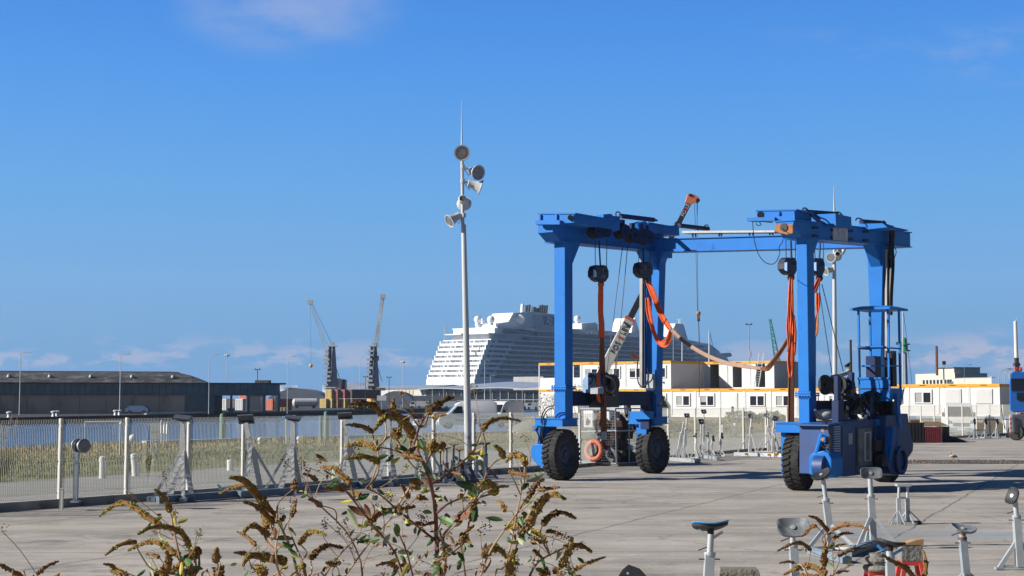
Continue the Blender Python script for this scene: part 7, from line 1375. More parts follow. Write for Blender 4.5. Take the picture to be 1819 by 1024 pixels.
for k, (x_, y0, y1) in enumerate(((286.5, 747, 772), (292, 750, 772), (297, 750, 773))):
    Yq = 84 + k * .2; a = at(x_, y1, Yq); b = at(x_ , y0, Yq); p = Vec((a.x, Yq, 0)); t = thing('white_flag_post', 'white narrow banner post, %s of three beside the grey notice board' % ORD[k], 'post', p, 0, 'white banner posts'); mb = MB(); mb.cyl(p, Vec((a.x, Yq, a.z)), .03, n=8); mb.build('pole', M['white_paint'], t); mb = MB(); mb.lathe([(.01, 0), (.07, .05), (.075, (b.z - a.z) * .6), (.05, (b.z - a.z) * .95), (.01, b.z - a.z)], Vec((a.x, Yq, a.z)), Z, 10); mb.build('banner', M['white_paint'], t, smooth=True)
Yg = 70; P = lambda x, y: at(x, y, Yg); t = thing('height_barrier', 'white pipe goalpost barrier behind the fence above the hose reel', 'barrier', Vec((P(151, 800).x, Yg, 0)))
for nm, a, b in (('post', (P(151.5, 750).x, Yg, 0), P(151.5, 750)), ('post', (P(214, 750).x, Yg, 0), P(214, 750)), ('crossbar', P(150.5, 750), P(216, 749))): mb = MB(); mb.cyl(a, b, .035, n=8); mb.build(nm, M['mast_white'], t, smooth=True)
mb = MB(); mb.ball(P(215, 753), .09, 10, 7); mb.build('padlock_box', M['white_paint'], t)
for k, (px, w, y0, y1) in enumerate(((396, 11, 738, 792), (570, 6, 742, 792), (580, 9, 734, 792))):
    Yq = 92 + k; a = at(px, y1, Yq); b = at(px, y0, Yq); r_ = w / 2 / FPX * Yq; mb = MB(); q = Vec((b.x, Yq, -2.5)); mb.lathe([(r_, 0), (r_, b.z + 2.5), (r_ * .7, b.z + 2.6), (.01, b.z + 2.62)], q, Z, 14); solo(mb, 'mooring_pile', mk('pile_green', (.10, .19, .15), rough=.7, var=.3, vs=1.5, dirt=(.2, .18, .12), da=.5) if k == 0 else M['pile_green'], ['thick green steel mooring pile near the second trestle', 'thin green steel mooring pile left of its thick twin', 'thick green steel mooring pile left of the fourth trestle'][k], 'pile', q, 'green mooring piles in the basin', True)
Yq = 88; a = at(508.5, 800, Yq); t = thing('lamp_standard', 'slim pale post with a small blue plate on the quay edge behind the trestles', 'post', Vec((a.x, Yq, 0))); mb = MB(); mb.cyl((a.x, Yq, 0), at(508.5, 741, Yq), .05, n=8); mb.build('pole', M['mast_white'], t); mb = MB(); mb.box(at(504, 741, Yq), (.22, .03, .12)); mb.build('plate', M['pad_blue'], t)
for k, (px, py) in enumerate(((236, 781), (462, 784), (531, 782))):
    p = gr(px, py + 5); mb = MB(); mb.ball(p + Z * .25, .25 if k == 0 else .16, 12, 8); mb.cyl(p, p + Z * .1, .12, n=10); solo(mb, 'quay_bollard', M['white_paint'], ['round white ball bollard on the near quay edge behind the second fence panel', 'small white ball bollard on the near quay edge behind the second trestle', 'small white ball bollard on the near quay edge by the slim post'][k], 'bollard', p, 'white ball bollards on the near quay', True)
# crates and timber on the right
pb = g(1618, 787)
def crate(px0, px1, ytop, ybot, m, lab, ribs=7, dz=0):
    a = g(px0, ybot); Yq = a.y; a = at(px0, ybot, Yq); b = at(px1, ytop, Yq); t = thing('ribbed_crate', lab, 'crate', Vec((a.x, Yq, GZ)), 0, 'ribbed crates beside the hoist'); w = b.x - a.x; h = b.z - GZ
    mb = MB(); mb.box((a.x + w / 2, Yq + .5, GZ + h / 2), (w - .04, .96, h - .02)); mb.build('shell', M[m], t)
    for k in range(ribs): mb = MB(); mb.box((a.x + w * (k + .5) / ribs, Yq - .01, GZ + h / 2), (w / ribs * .45, .07, h * .9)); mb.build('rib', M[m], t)
    mb = MB(); mb.box((a.x + w / 2, Yq + .5, GZ + h), (w + .02, 1.02, .06)); mb.build('rim', M[m], t)
crate(1614, 1642, 752, 787, 'black_plastic', 'tall black ribbed crate beside the hoist rear wheel', 5); crate(1642.5, 1673, 760, 787, 'maroon', 'maroon ribbed crate between two black ones', 8); crate(1673.5, 1687, 759, 786, 'black_plastic', 'narrow black ribbed crate right of the maroon one', 4)
p = g(1690, 786); mb = MB(); mb.prism([p + Vec((-.1, 0, 0)), p + Vec((1.1, 0, 0)), p + Vec((.75, 0, .14)), p + Vec((.1, 0, .36)), p + Vec((-.1, 0, .4))], Yv * .8); solo(mb, 'tarpaulin', M['pad_dark'], 'dark tarpaulin heap at the right end of the crates', 'tarpaulin', p)
for k in range(5):
    a, b = at(1626 + 3 * k, 757 - 1.8 * k, 91 + k * .1), at(1684 - 4 * k, 756 - 1.6 * k, 91 + k * .1); mb = MB(); mb.beam(a, b, .35, .05); solo(mb, 'plank', mk('plank_tan', (.36, .28, .19), rough=.9, var=.25, vs=2, stretch=(.4, 4, 4)) if k == 0 else M['plank_tan'], 'tan plank on top of the crates, %s from the bottom' % ORD[k], 'plank', a, 'planks stacked on the crates')
mb = MB(); p = at(1623, 747, 90); mb.loft([[p + Vec((x_, y_, z_)) for x_, y_ in ((-.25, -.2), (.3, -.25), (.35, .2), (-.2, .25))] for z_ in (-.3, .02)]); solo(mb, 'rubble_bag', M['rust'], 'small dark brown sack on the tall black crate', 'sack', p - Z * .3)
# debris patch and seagull
M['debris'] = ground_mat('grit_patch', (.07, .06, .055), (.12, .11, .10), 2.5, (.22, .19, .15), 7, .56, (1, 1, 1))
rg = rnd(12); pts = []
for k in range(40): t_ = 2 * math.pi * k / 40; c_ = g(1722, 821); pts.append(c_ + Vec((math.cos(t_) * 5.2 * (1 + rg.uniform(-.06, .06)), math.sin(t_) * 2.0 * (1 + rg.uniform(-.1, .1)), 0)))
tag(sheet('grit_patch', pts, GZ + .004, M['debris'], kind='structure'))
mb = MB()
for k in range(420):
    a_, r_ = rg.uniform(0, 6.28), rg.random() ** .6; q = g(1708, 821) + Vec((math.cos(a_) * r_ * 4.8, math.sin(a_) * r_ * 1.9, .015)); s_ = rg.uniform(.02, .055); mb.box(q, (s_, s_, s_ * .7), (Vec((math.cos(a_), math.sin(a_), 0)), Vec((-math.sin(a_), math.cos(a_), 0)), Z), rg.randrange(3))
tag(mb.build('gravel', [M['stone_grey'], M['rust'], M['wood_grey']]), 'loose stones and leaf litter scattered on the dark patch', 'gravel', kind='stuff')
gp = g(1694, 822); mk('gull_body', (.50, .42, .33), rough=.8, var=.25, vs=14, dirt=(.25, .18, .13), da=.6, ds=14); gl = thing('seagull', 'young pale brown seagull standing on the dark patch', 'gull', gp)
G_ = lambda x, z, y=0: gp + Vec((x * .58, y * .7, z * .82))
mb = MB(); mb.tube([G_(-.26, .27), G_(-.22, .30), G_(-.15, .335), G_(-.05, .345), G_(.06, .33), G_(.15, .31), G_(.24, .285), G_(.33, .27)], [.01, .045, .066, .075, .07, .05, .028, .006], 14); mb.tube([G_(-.17, .35), G_(-.20, .41), G_(-.215, .45)], [.045, .034, .032], 12); mb.ball(G_(-.225, .475), .042, 12, 9, (1.15, .85, .95)); body = mb.build('body', M['gull_body'], gl, smooth=True)
mb = MB(); mb.tube([G_(-.275, .475), G_(-.31, .47), G_(-.345, .455)], [.018, .014, .004], 8); mb.build('beak', M['dark_steel'], gl, smooth=True)
for s in (-1, 1):
    mb = MB(); mb.tube([G_(-.10, .36, s * .095), G_(.05, .35, s * .105), G_(.20, .31, s * .07), G_(.34, .275, s * .03)], [.025, .05, .032, .005], 8, flat=.35); mb.build('wing', mk('gull_wing', (.22, .17, .13), rough=.8, var=.3, vs=20) if s < 0 else M['gull_wing'], gl, smooth=True)
    mb = MB(); mb.tube([G_(.0 + s * .02, .27, s * .035), G_(.02 + s * .03, .14, s * .035), G_(.0 + s * .03, .01, s * .035)], [.018, .008, .008], 6); mb.tube([G_(.0 + s * .03, .012, s * .035), G_(-.055 + s * .03, .006, s * .035)], .008, 5); mb.build('leg', M['strap_pale'], gl, smooth=True)
    mb = MB(); mb.ball(G_(-.245, .488, s * .045), .008, 6, 4); mb.build('eye', M['text_black'], gl)
# ------------------------------------------------------------------ verge: grass, rocks, climbing plants
rg = rnd(101)
mk('grass_straw', (.34, .27, .12), rough=.9, var=.3, vs=.5); mk('grass_green', (.10, .135, .03), rough=.9, var=.35, vs=.5); mk('grass_olive', (.19, .18, .06), rough=.9, var=.3, vs=.5)
mb = MB()
def blade(p, h, m): 
    a = rg.uniform(0, 6.28); w = h * .045 + .010; d = Vec((math.cos(a), math.sin(a), 0)); l = Vec((rg.uniform(-.3, .3), rg.uniform(-.3, .3), 0)) * h
    mb.add([p - d * w, p + d * w, p + l * .4 + Z * h * .6 + d * w * .6, p + l + Z * h], [(0, 1, 2, 3)], m)
for k in range(36000):
    px = rg.uniform(-120, 1290); yb = r0 and (858 - .066 * px) - 1.5; yt = (797 - .03 * px) + 2
    if yt >= yb: continue
    # spread evenly over the ground rather than over the picture
    z1, z0 = FPX * HC / (yb - YH), FPX * HC / (yt - YH); Yd = rg.uniform(z1, z0); py = YH + FPX * HC / Yd; p = gr(px, py); f = (Yd - z1) / (z0 - z1)
    tall = math.sin(p.x * .35) * math.sin(p.y * .27 + 2) ; h = rg.uniform(.05, .20) * (1.3 if f > .75 else 1) + max(0, tall) * .22
    m = 0 if rg.random() < (.78 if f > .5 else .14) + .2 * math.sin(p.x * .22) else (1 if rg.random() < .6 else 2)
    if math.sin(p.x * .9 + 1.3 * math.sin(p.y * .6)) * math.sin(p.y * .8 + p.x * .3) > .45 and rg.random() < .8: continue
    blade(p, h * (.55 + .45 * f), m)
tag(mb.build('grass', [M['grass_straw'], M['grass_green'], M['grass_olive']]), 'rough dry and green grass on the verge between road and basin', 'grass', kind='stuff')
# climbing plant and scrub in front of the cabins
def scrub(px0, px1, ybot, ytop, Y, n, seed, lab, mats, leaf=.12, cat='climber', name='climbing_plant', dens=None):
    rg = rnd(seed); a = at(px0, YH, Y); b = at(px1, YH, Y); z0 = max(at(0, ybot, Y).z, 0); z1 = at(0, ytop, Y).z; t = thing(name, lab, cat, Vec(((a.x + b.x) / 2, Y, 0)), 0, 'scrub growing before the cabins'); mb = MB(); hh = [rg.uniform(.55, 1) for _ in range(14)]
    for k in range(n):
        u = rg.random(); hmax = z0 + (z1 - z0) * (hh[int(u * 13)] * (1 - (u * 13) % 1) + hh[min(int(u * 13) + 1, 13)] * ((u * 13) % 1)); q = Vec((a.x + (b.x - a.x) * u, Y + rg.uniform(-.6, .6), z0 + (hmax - z0) * rg.random() ** .7)); x = Vec((rg.uniform(-1, 1), rg.uniform(-1, 1), rg.uniform(-1, 1))).normalized(); y = x.cross(Vec((rg.uniform(-1, 1), rg.uniform(-1, 1), 1))).normalized(); l_ = leaf * rg.uniform(.5, 1.3); mb.add([q - x * l_, q + y * l_ * .6, q + x * l_, q - y * l_ * .6], [(0, 1, 2, 3)], rg.randrange(len(mats)))
    mb.build('foliage', [M[m] for m in mats], t)
    for k in range(9): u = rg.random(); q = Vec((a.x + (b.x - a.x) * u, Y, 0)); mb = MB(); mb.tube([q, q + Vec((rg.uniform(-.4, .4), 0, z1 * .5)), q + Vec((rg.uniform(-1, 1), 0, z1 * .85))], [.03, .02, .008], 5); mb.build('stem', M['bark'], t)
mk('leaf_sage', (.17, .17, .10), rough=.8, var=.35, vs=3); mk('leaf_straw', (.36, .31, .20), rough=.8, var=.3, vs=3)
scrub(1290, 1408, 752, 729, 100, 2600, 5, 'pale leafy climber on the fence line before the cabins, behind the oval pad stands', ['leaf_sage', 'leaf_straw', 'leaf_green'], .075)
scrub(1180, 1296, 770, 742, 104, 2200, 6, 'low dry scrub before the cabins, behind the tall thin stands', ['leaf_sage', 'leaf_straw', 'grass_olive'], .09, 'scrub', 'dry_scrub')
scrub(955, 990, 730, 690, 110, 200, 7, 'small bush of fine stems with pale leaves beside the front left hoist leg', ['leaf_sage', 'leaf_straw', 'leaf_green'], .06, 'bush', 'bare_bush')
scrub(1010, 1035, 700, 680, 112, 160, 8, 'wispy twigs in front of the cabins just right of the front left hoist leg', ['leaf_sage', 'leaf_straw'], .06, 'bush', 'bare_bush')
scrub(1440, 1700, 772, 757, 112, 1700, 9, 'long strip of dry scrub at the foot of the right hand cabins', ['leaf_sage', 'leaf_straw', 'grass_olive'], .10, 'scrub', 'dry_scrub')
p0 = gr(945, 770); mb = MB(); rg = rnd(8)
rings = []
for z_, s_ in ((0, 1), (.35, .9), (.7, .62), (.95, .3)): rings.append([p0 + Vec((2.0 * s_ * math.cos(q * .45) * (1 + .12 * math.sin(q * 3.1 + z_)) , 1.2 * s_ * math.sin(q * .45), z_)) for q in range(14)])
mb.loft(rings); t = thing('rubble_mound', 'low mound of pale rubble behind the fence, left of the hoist', 'mound', p0); mb.build('mound', M['stone_grey'], t); mb = MB()
for k in range(160): a_, r_ = rg.uniform(0, 6.28), rg.random() ** .5; q = p0 + Vec((2.0 * r_ * math.cos(a_), 1.2 * r_ * math.sin(a_), .95 * (1 - r_) + .05)); s_ = rg.uniform(.08, .22); mb.box(q, (s_, s_, s_ * .7), (Vec((math.cos(a_), math.sin(a_), .2)).normalized(), Vec((-math.sin(a_), math.cos(a_), 0)), Z), k % 2)
tag(mb.build('rubble', [M['stone_grey'], M['strap_pale'] if 0 else M['cream']], t), kind='stuff')
# pampas grass at the left edge
p0 = gr(4, 846); t = thing('pampas_grass', 'pampas grass with pale plumes at the left edge behind the fence', 'pampas grass', p0); rg = rnd(44)
mk('plume', (.52, .42, .27), rough=.95, var=.2, vs=6)
for k in range(9):
    bx0 = p0 + Vec((rg.uniform(-.5, .3), rg.uniform(-.3, .3), 0)); hx_ = rg.uniform(1.75, 2.15); ln = rg.uniform(-.25, .3); pts = [bx0 + Vec((ln * q * q, 0, hx_ * q)) for q in (0, .3, .6, .8, .9, 1.0)]; mb = MB(); mb.tube(pts[:4], .008, 4); mb.build('stem', M['grass_straw'], t)
    mb = MB()
    for j in range(90): u = rg.random(); q = pts[2] + (pts[5] - pts[2]) * u; r_ = .05 * math.sin(math.pi * min(u * .9 + .1, 1)) + .008; d = Vec((rg.uniform(-1, 1), rg.uniform(-1, 1), rg.uniform(.2, 1.4))).normalized(); mb.add([q, q + d * r_ * 2.2 + X * .006, q + d * r_ * 2.4], [(0, 1, 2)])
    mb.build('plume', M['plume'], t)
mb = MB()
for k in range(260): a_ = rg.uniform(0, 6.28); h_ = rg.uniform(.5, 1.2); d = Vec((math.cos(a_), math.sin(a_), 0)); sd_ = Vec((-d.y, d.x, 0)) * .006; mb.add([p0 + d * .1 - sd_, p0 + d * .1 + sd_, p0 + d * h_ * .45 + Z * h_ * .8 + sd_, p0 + d * h_ * .45 + Z * h_ * .8 - sd_, p0 + d * h_ * .9 + Z * h_ * .6], [(0, 1, 2, 3), (3, 2, 4)])
mb.build('leaves', M['grass_olive'], t)
# ------------------------------------------------------------------ butterfly bushes with spent flower spikes, close to the camera
mk('spike_olive', (.23, .20, .035), rough=.9, var=.45, vs=60); mk('spike_brown', (.20, .095, .03), rough=.9, var=.45, vs=60); mk('spike_dark', (.06, .036, .012), rough=.9, var=.4, vs=60); mk('spike_gold', (.36, .31, .05), rough=.9, var=.3, vs=60)
mk('twig', (.27, .16, .09), rough=.8, var=.25, vs=12); mk('twig_pale', (.42, .29, .17), rough=.8, var=.2, vs=12); mk('twig_red', (.18, .075, .05), rough=.75, var=.25, vs=12)
mk('bleaf_green', (.055, .13, .03), rough=.55, var=.35, vs=15); mk('bleaf_yellow', (.48, .42, .05), rough=.6, var=.3, vs=15); mk('bleaf_brown', (.16, .07, .03), rough=.8, var=.3, vs=15); mk('bleaf_pale', (.30, .34, .22), rough=.7, var=.2, vs=15)
def cr(P, d=5):
    Q = []
    for i in range(len(P) - 1):
        a = P[max(i - 1, 0)]; b = P[i]; e = P[i + 1]; f = P[min(i + 2, len(P) - 1)]
        for k in range(d): t = k / d; Q.append(.5 * ((2 * b) + (e - a) * t + (2 * a - 5 * b + 4 * e - f) * t * t + (3 * b - a - 3 * e + f) * t ** 3))
    Q.append(P[-1]); return Q
def spike(par, px, th, Y, seed, tone=0):
    rg = rnd(seed); P = cr([at(x, y, Y + .04 * i * (1 if seed % 2 else -1)) for i, (x, y) in enumerate(px)], 6); L_ = sum((P[i + 1] - P[i]).length for i in range(len(P) - 1)); R_ = th / 2 / FPX * Y * 1.05; mb = MB(); mb.tube(P, [R_ * .72 * (1 - .75 * (i / (len(P) - 1)) ** 2) for i in range(len(P))], 7, m=1)
    n = int(L_ * R_ / .0000125); cum = [0]
    for i in range(len(P) - 1): cum.append(cum[-1] + (P[i + 1] - P[i]).length)
    j = 0
    for k in range(n):
        s = L_ * (k + rg.random()) / n
        while j < len(P) - 2 and cum[j + 1] < s: j += 1
        u = (s - cum[j]) / max(cum[j + 1] - cum[j], 1e-6); q = P[j] + (P[j + 1] - P[j]) * u; d = (P[j + 1] - P[j]).normalized(); t = s / L_; whorl = .78 + .28 * math.sin(s / .011)
        r = R_ * min(1, .62 + 2.2 * t) * (1 - t ** 1.7 * .86) * whorl; a = Vec((rg.uniform(-1, 1), rg.uniform(-1, 1), rg.uniform(-1, 1))); a = (a - d * a.dot(d)); 
        if a.length < .05: continue
        a.normalize(); c_ = q + a * r * rg.uniform(.62, 1.02); s_ = rg.uniform(.0023, .0048) * (1.15 if R_ > .013 else .85); e1 = d * s_ * 1.3; e2 = a.cross(d) * s_ * .8; e3 = a * s_ * 1.3
        m = rg.choices((0, 1, 2, 3), ((6, 1.3, 1, 3.5) if tone == 0 else (1, 7, 2, .4) if tone == 1 else (2, 2, 6, 0) if tone == 2 else (2, 1, .5, 6)))[0]
        mb.add([c_ - e1, c_ + e1, c_ - e2, c_ + e2, c_ - e3, c_ + e3], [(0, 2, 4), (2, 1, 4), (1, 3, 4), (3, 0, 4), (2, 0, 5), (1, 2, 5), (3, 1, 5), (0, 3, 5)], m)
    return mb.build('flower_spike', [M['spike_olive'], M['spike_brown'], M['spike_dark'], M['spike_gold']], par)
def leafm(mb, p, d, L_, w, m, rg):
    d = Vec(d).normalized(); s = d.cross(Vec((rg.uniform(-.5, .5), 1, rg.uniform(-.5, .5)))).normalized(); n = s.cross(d).normalized(); cv = rg.uniform(.05, .5); V_ = []; F_ = []
    for i in range(6): t = i / 5; ww = w * math.sin(math.pi * min(t * .92 + .06, 1)) ** .8; c_ = p + d * L_ * t - n * cv * L_ * t * t; V_ += [c_ - s * ww + n * ww * .25, c_, c_ + s * ww + n * ww * .25]
    for i in range(5): a = i * 3; F_ += [(a, a + 1, a + 4, a + 3), (a + 1, a + 2, a + 5, a + 4)]
    mb.add(V_, F_, m)
def buddleia(lab, Y, trunks, spikes, leaves, seed, tw='twig', twigs=14):
    rg = rnd(seed); x0 = trunks[0][0][0]; b = at(x0, YH, Y); b.z = GZ; t = thing('butterfly_bush', lab, 'shrub', b, 0, 'butterfly bushes close to the camera'); nodes = []
    for ti, tr in enumerate(trunks):
        P = [at(x, y, Y + .1 * math.sin(seed + ti * 2 + i)) for i, (x, y) in enumerate(tr[:-1])]; r_ = tr[-1] / 2 / FPX * Y; g0 = Vec((b.x + (P[0].x - b.x) * .3, Y, GZ)) if tr[0][1] >= 1024 else P[0]; PP = cr([g0] + P, 4) if tr[0][1] >= 1024 else cr(P, 4); mb = MB(); n = len(PP); mb.tube(PP, [r_ * (1.3 - .8 * i / (n - 1)) for i in range(n)], 7); mb.build('branch', M[tw if ti % 2 == 0 or tw == 'twig_red' else 'twig_pale'], t, smooth=True)
        for i, (x, y) in enumerate(tr[:-1]): nodes.append((x, y, P[i]))
        for i in range(len(tr) - 2):
            (xa, ya), (xb, yb) = tr[i], tr[i + 1]; nodes.append(((xa + xb) / 2, (ya + yb) / 2, (P[i] + P[i + 1]) / 2))
    for k, sp_ in enumerate(spikes):
        px, th = sp_[0], sp_[1]; tone = sp_[2] if len(sp_) > 2 else 0; Ys = Y + rg.uniform(-.12, .12); spike(t, px, th, Ys, seed * 100 + k, tone); x, y = px[0]
        best = None
        for (nx, ny, q) in nodes:
            if ny > y + 12:
                c_ = math.hypot(nx - x, (ny - y) * .75) + (60 if ny - y < 25 else 0)
                if best is None or c_ < best[0]: best = (c_, q, nx, ny)
        if best is None: q = at(x + rg.uniform(-20, 20), 1060, Y)
        else: q = best[1]
        e = at(x, y, Ys); mid_ = q + (e - q) * .5 + Vec((rg.uniform(-.03, .03), 0, rg.uniform(-.02, .03))); mb = MB(); rr = max(th * .10, .8) / FPX * Y; mb.tube(cr([q, mid_, e], 4), [rr * 1.3] * 4 + [rr] * 5, 5); mb.build('twig', M[rg.choice(('twig', 'twig_pale'))], t, smooth=True)
    mb = MB()
    for k in range(int(leaves * 2.4)):
        nx, ny, q = nodes[rg.randrange(len(nodes))]
        if ny > 1075 or ny < 770: continue
        q = q + Vec((rg.gauss(0, .02), rg.uniform(-.05, .05), rg.gauss(0, .02))); d = Vec((rg.uniform(-1, 1), rg.uniform(-1, .4), rg.uniform(-1.1, .35))); m = rg.choices((0, 1, 2, 3), (6, 2.2, 1.8, 2.2))[0]; L_ = rg.uniform(.016, .05) * (1.9 if rg.random() < .14 else 1); leafm(mb, q, d, L_, L_ * rg.uniform(.14, .22), m, rg)
    if leaves: mb.build('foliage', [M['bleaf_green'], M['bleaf_yellow'], M['bleaf_brown'], M['bleaf_pale']], t)
    for k in range(int(twigs * .8)):        # thin bare side shoots with small dry tufts
        nx, ny, q = nodes[rg.randrange(len(nodes))]; e = q + Vec((rg.uniform(-.14, .14), rg.uniform(-.1, .1), rg.uniform(.02, .16))); mb = MB(); mb.tube(cr([q, (q + e) / 2 + Vec((rg.uniform(-.03, .03), 0, .01)), e], 3), .0013, 4); mb.build('twig', M[rg.choice(('twig', 'twig_pale'))], t)
        mb = MB()
        for j in range(16): c_ = e + Vec((rg.gauss(0, .008), rg.gauss(0, .006), rg.gauss(0, .009))); s_ = rg.uniform(.002, .005); mb.add([c_ - X * s_, c_ + X * s_, c_ + Z * s_ * 1.4, c_ + Yv * s_], [(0, 1, 2), (0, 1, 3), (1, 2, 3), (0, 2, 3)])
        mb.build('seed_tuft', M[rg.choice(('spike_brown', 'spike_dark', 'spike_olive'))], t)
    return t
buddleia('butterfly bush with long drooping olive spikes, standing left of the others', 5.6,
         [[(332, 1100), (328, 1030), (318, 985), (308, 940), (303, 912), 5], [(340, 1100), (345, 1040), (348, 1000), (340, 970), 5], [(322, 1090), (290, 1030), (262, 1005), 4], [(352, 1090), (380, 1040), (392, 1000), 4]],
         [([(302, 908), (294, 888), (275, 870)], 13), ([(284, 933), (253, 912), (228, 895), (205, 897), (177, 917)], 15), ([(336, 971), (323, 947), (294, 936), (268, 938), (245, 949)], 14), ([(318, 987), (285, 966), (263, 963), (228, 978)], 14), ([(242, 963), (214, 968), (187, 987)], 11), ([(352, 978), (330, 996), (302, 1018)], 24), ([(290, 1020), (300, 1000), (296, 980)], 20, 1), ([(282, 990), (270, 985), (258, 985)], 9, 1), ([(204, 1010), (196, 1004), (184, 1002)], 9, 1), ([(222, 1030), (215, 1018), (195, 1014)], 20), ([(384, 996), (385, 984), (385, 974)], 17, 1), ([(386, 1024), (396, 1006)], 22, 1), ([(333, 1024), (340, 1000)], 18, 3)], 26, 3)
buddleia('low butterfly bush at the bottom left corner with two small brown spikes', 5.0, [[(20, 1100), (24, 1050), (40, 1028), 3], [(25, 1100), (55, 1050), (66, 1022), 3]], [([(40, 1026), (20, 1014), (0, 1004), (-12, 1002)], 10, 1), ([(66, 1020), (84, 1006), (104, 997)], 9, 1), ([(98, 1030), (105, 1018)], 9)], 4, 5, twigs=3)
buddleia('butterfly bush with thick arching golden olive spikes in front of the second trestle', 5.4,
         [[(538, 1110), (530, 1040), (520, 985), (503, 945), (492, 925), 6], [(545, 1110), (500, 1030), (490, 980), (496, 940), 5], [(530, 1110), (545, 1030), (523, 965), (512, 940), 4], [(520, 1110), (470, 1030), (445, 1005), 4], [(560, 1110), (570, 1040), (600, 990), (640, 950), 4], [(545, 1100), (600, 1040), (660, 960), (700, 915), 4], [(560, 1110), (640, 1040), (625, 960), (570, 900), (545, 880), 4]],
         [([(489, 923), (459, 883), (437, 857), (422, 850), (408, 849)], 20), ([(445, 861), (420, 864), (389, 877)], 11), ([(486, 930), (459, 902), (434, 892)], 13, 1), ([(477, 936), (465, 916)], 16), ([(477, 952), (455, 935), (443, 936), (431, 948)], 13), ([(454, 969), (440, 955), (421, 945)], 9, 1), ([(508, 998), (470, 990), (443, 988), (431, 1006)], 20), ([(470, 1020), (455, 1004)], 22, 3), ([(437, 983), (415, 982)], 9, 1), ([(519, 918), (527, 888)], 9, 1), ([(532, 966), (545, 950), (557, 944), (579, 951)], 12), ([(551, 992), (566, 978), (582, 969), (609, 973)], 14, 2), ([(570, 899), (560, 891), (548, 887)], 11, 1), ([(522, 869), (524, 851)], 12, 1), ([(563, 853), (550, 845), (538, 842)], 9, 1), ([(604, 1000), (576, 1010)], 9, 1), ([(505, 918), (498, 928)], 10, 1), ([(540, 1005), (528, 1012)], 14), ([(592, 1002), (578, 1000)], 9, 2)], 30, 7, twigs=30)
buddleia('tallest butterfly bush with a dark red stem and many arching spikes in the middle', 5.2,
         [[(797, 1120), (790, 1060), (781, 1024), (776, 969), (773, 902), (765, 861), (754, 827), (740, 800), (732, 785), 9], [(779, 965), (745, 938), (709, 909), (676, 880), (650, 868), 4], [(779, 962), (808, 926), (839, 893), (852, 876), 4], [(776, 912), (800, 893), (840, 880), 4], [(765, 861), (800, 838), (838, 805), (855, 768), 4], [(750, 820), (700, 800), (671, 795), 3.5], [(735, 790), (745, 760), (758, 738), 3.5], [(790, 1110), (725, 1040), (700, 980), (660, 930), (600, 855), (575, 835), 4.5], [(785, 1110), (740, 1040), (722, 980), (700, 930), 4], [(770, 1000), (800, 985), (830, 960), 3.5]],
         [([(734, 775), (722, 755), (712, 745), (698, 738), (684, 741), (665, 764)], 24), ([(700, 775), (712, 760)], 22), ([(683, 742), (668, 725), (658, 719), (638, 716), (620, 719)], 13, 2), ([(697, 727), (699, 706)], 12, 1), ([(662, 767), (640, 757), (614, 755)], 12, 2), ([(672, 798), (645, 788), (614, 793)], 14), ([(673, 821), (645, 811), (614, 816)], 13), ([(622, 859), (598, 836), (584, 831), (570, 831)], 14), ([(611, 869), (595, 866), (575, 866)], 14, 1), ([(655, 930), (668, 915), (681, 909), (708, 905), (737, 900)], 17, 1), ([(725, 884), (720, 872), (712, 861)], 12, 1), ([(762, 733), (768, 726), (779, 719), (792, 710), (806, 706)], 17, 2), ([(770, 742), (782, 738), (793, 736)], 9, 2), ([(858, 764), (866, 753), (877, 747), (896, 743), (925, 748)], 12), ([(768, 800), (770, 781)], 24, 3), ([(788, 790), (779, 797)], 14, 1), ([(894, 812), (889, 800), (878, 792)], 14), ([(735, 858), (745, 870)], 22), ([(790, 1018), (792, 990)], 8, 1), ([(820, 845), (800, 838)], 10, 1), ([(718, 808), (735, 812), (752, 818)], 16, 2), ([(640, 880), (622, 872)], 12), ([(842, 922), (840, 910), (839, 898)], 18, 1), ([(822, 962), (828, 946), (842, 934)], 12, 1), ([(785, 925), (800, 935)], 10, 1), ([(712, 700), (713, 697)], 6, 1), ([(705, 1010), (690, 1000), (668, 1005)], 10, 1), ([(742, 882), (760, 888)], 12, 2), ([(880, 876), (868, 858), (852, 863)], 20, 3), ([(873, 868), (888, 865), (904, 864)], 9), ([(840, 880), (836, 863)], 14), ([(820, 880), (812, 886)], 10, 1)], 90, 11, tw='twig_red', twigs=34)
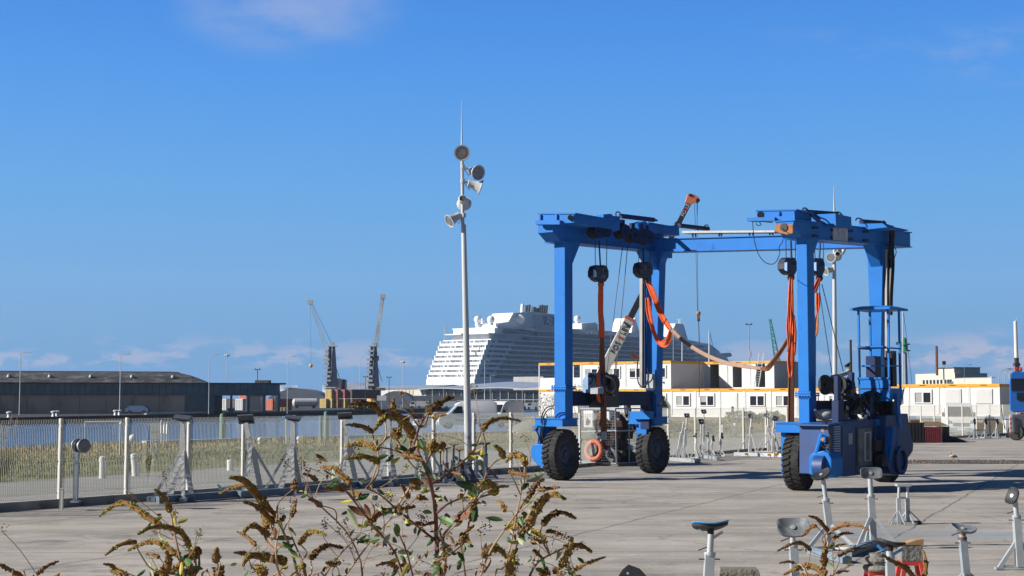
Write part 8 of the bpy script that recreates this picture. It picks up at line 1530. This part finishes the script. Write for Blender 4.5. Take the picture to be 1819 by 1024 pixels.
buddleia('butterfly bush with upright forked spikes reaching right, below the front left hoist wheel', 5.5,
         [[(880, 1120), (890, 1060), (897, 1024), (915, 978), (921, 955), (930, 935), 5], [(860, 1120), (850, 1050), (868, 985), (905, 930), (932, 895), (940, 884), 4], [(900, 1120), (930, 1050), (955, 1000), (1000, 975), (1013, 968), 4.5], [(890, 1120), (960, 1060), (1005, 1018), (1020, 1012), 3.5], [(850, 1120), (830, 1040), (822, 990), (815, 955), 4], [(870, 1120), (900, 1000), (925, 880), (935, 835), 3.5]],
         [([(940, 933), (950, 910), (963, 893), (975, 880), (988, 879), (1004, 887)], 20), ([(939, 884), (948, 868), (958, 855), (966, 852)], 12, 1), ([(957, 871), (975, 868), (994, 866)], 10, 1), ([(964, 932), (980, 915), (1000, 911), (1023, 921)], 14, 2), ([(902, 936), (925, 936), (945, 943), (969, 957)], 20, 3), ([(946, 962), (958, 963), (972, 963)], 13, 3), ([(972, 944), (988, 946), (1004, 954)], 9, 1), ([(861, 987), (868, 976), (880, 974), (892, 980), (899, 992)], 20, 3), ([(905, 1018), (907, 998), (912, 978)], 20, 3), ([(915, 930), (935, 915)], 14), ([(997, 1006), (1005, 990), (1013, 975), (1016, 955)], 15), ([(1004, 972), (1026, 969), (1040, 973), (1051, 981)], 12, 1), ([(1020, 1013), (1045, 1000), (1076, 990)], 9), ([(933, 824), (928, 812), (918, 808), (908, 811), (899, 821)], 17), ([(905, 838), (922, 842), (940, 846)], 10, 2), ([(897, 908), (892, 895), (883, 890)], 11), ([(820, 950), (836, 966)], 16), ([(966, 1024), (968, 1010), (976, 1022)], 16, 1), ([(985, 1012), (998, 1020)], 14, 1), ([(948, 978), (966, 994)], 9, 1)], 60, 13, twigs=26)
buddleia('reddish brown butterfly bush with tiered drooping spikes before the tall boat stands', 6.2,
         [[(1468, 1120), (1467, 1060), (1466, 1020), (1464, 985), (1470, 955), 5], [(1470, 1110), (1480, 1020), (1478, 975), 3.5], [(1462, 1110), (1440, 1040), (1430, 1010), 3.5]],
         [([(1474, 948), (1458, 928), (1448, 920), (1436, 917)], 10, 1), ([(1449, 935), (1440, 937), (1425, 953)], 9, 1), ([(1478, 942), (1495, 934), (1511, 932), (1528, 935), (1544, 943)], 9, 1), ([(1480, 957), (1498, 948), (1516, 948)], 8, 1), ([(1440, 977), (1425, 966), (1408, 966), (1381, 979)], 9, 1), ([(1490, 988), (1515, 977), (1544, 975)], 8, 1), ([(1464, 1004), (1465, 985), (1466, 966)], 14, 1), ([(1468, 1018), (1445, 1008), (1425, 1006), (1393, 1021)], 14, 1), ([(1410, 1000), (1398, 998), (1384, 1001)], 6, 1), ([(1487, 1018), (1497, 1015), (1508, 1015)], 6, 1), ([(1485, 971), (1494, 968), (1504, 967)], 6, 1), ([(1462, 1030), (1430, 1024), (1410, 1030)], 16, 1)], 4, 17, twigs=6)
buddleia('two reddish brown spikes arching in front of the red trestles', 6.0, [[(1632, 1120), (1630, 1060), (1626, 1030), 4], [(1640, 1120), (1642, 1060), (1641, 1030), 4]], [([(1626, 1030), (1612, 1012), (1596, 1002), (1582, 996), (1568, 986)], 12, 1), ([(1641, 1030), (1645, 1005), (1643, 990), (1640, 978)], 10, 1), ([(1660, 1090), (1655, 1040)], 10, 1)], 0, 19, twigs=2)
# ------------------------------------------------------------------ thin sea air over the whole place
mb = MB(); mb.lo((-1600, -130, -6.5), (1200, 1500, 95)); hz = mb.build('haze', bpy.data.materials.new('haze_air')); tag(hz, kind='stuff')
hm = hz.data.materials[0]; hm.use_nodes = True; hn = hm.node_tree; hn.nodes.remove(hn.nodes['Principled BSDF']); pv = hn.nodes.new('ShaderNodeVolumePrincipled'); pv.inputs['Color'].default_value = (.62, .80, 1, 1); pv.inputs['Density'].default_value = 0.00015; pv.inputs['Anisotropy'].default_value = .2
hn.links.new(pv.outputs[0], hn.nodes['Material Output'].inputs['Volume'])
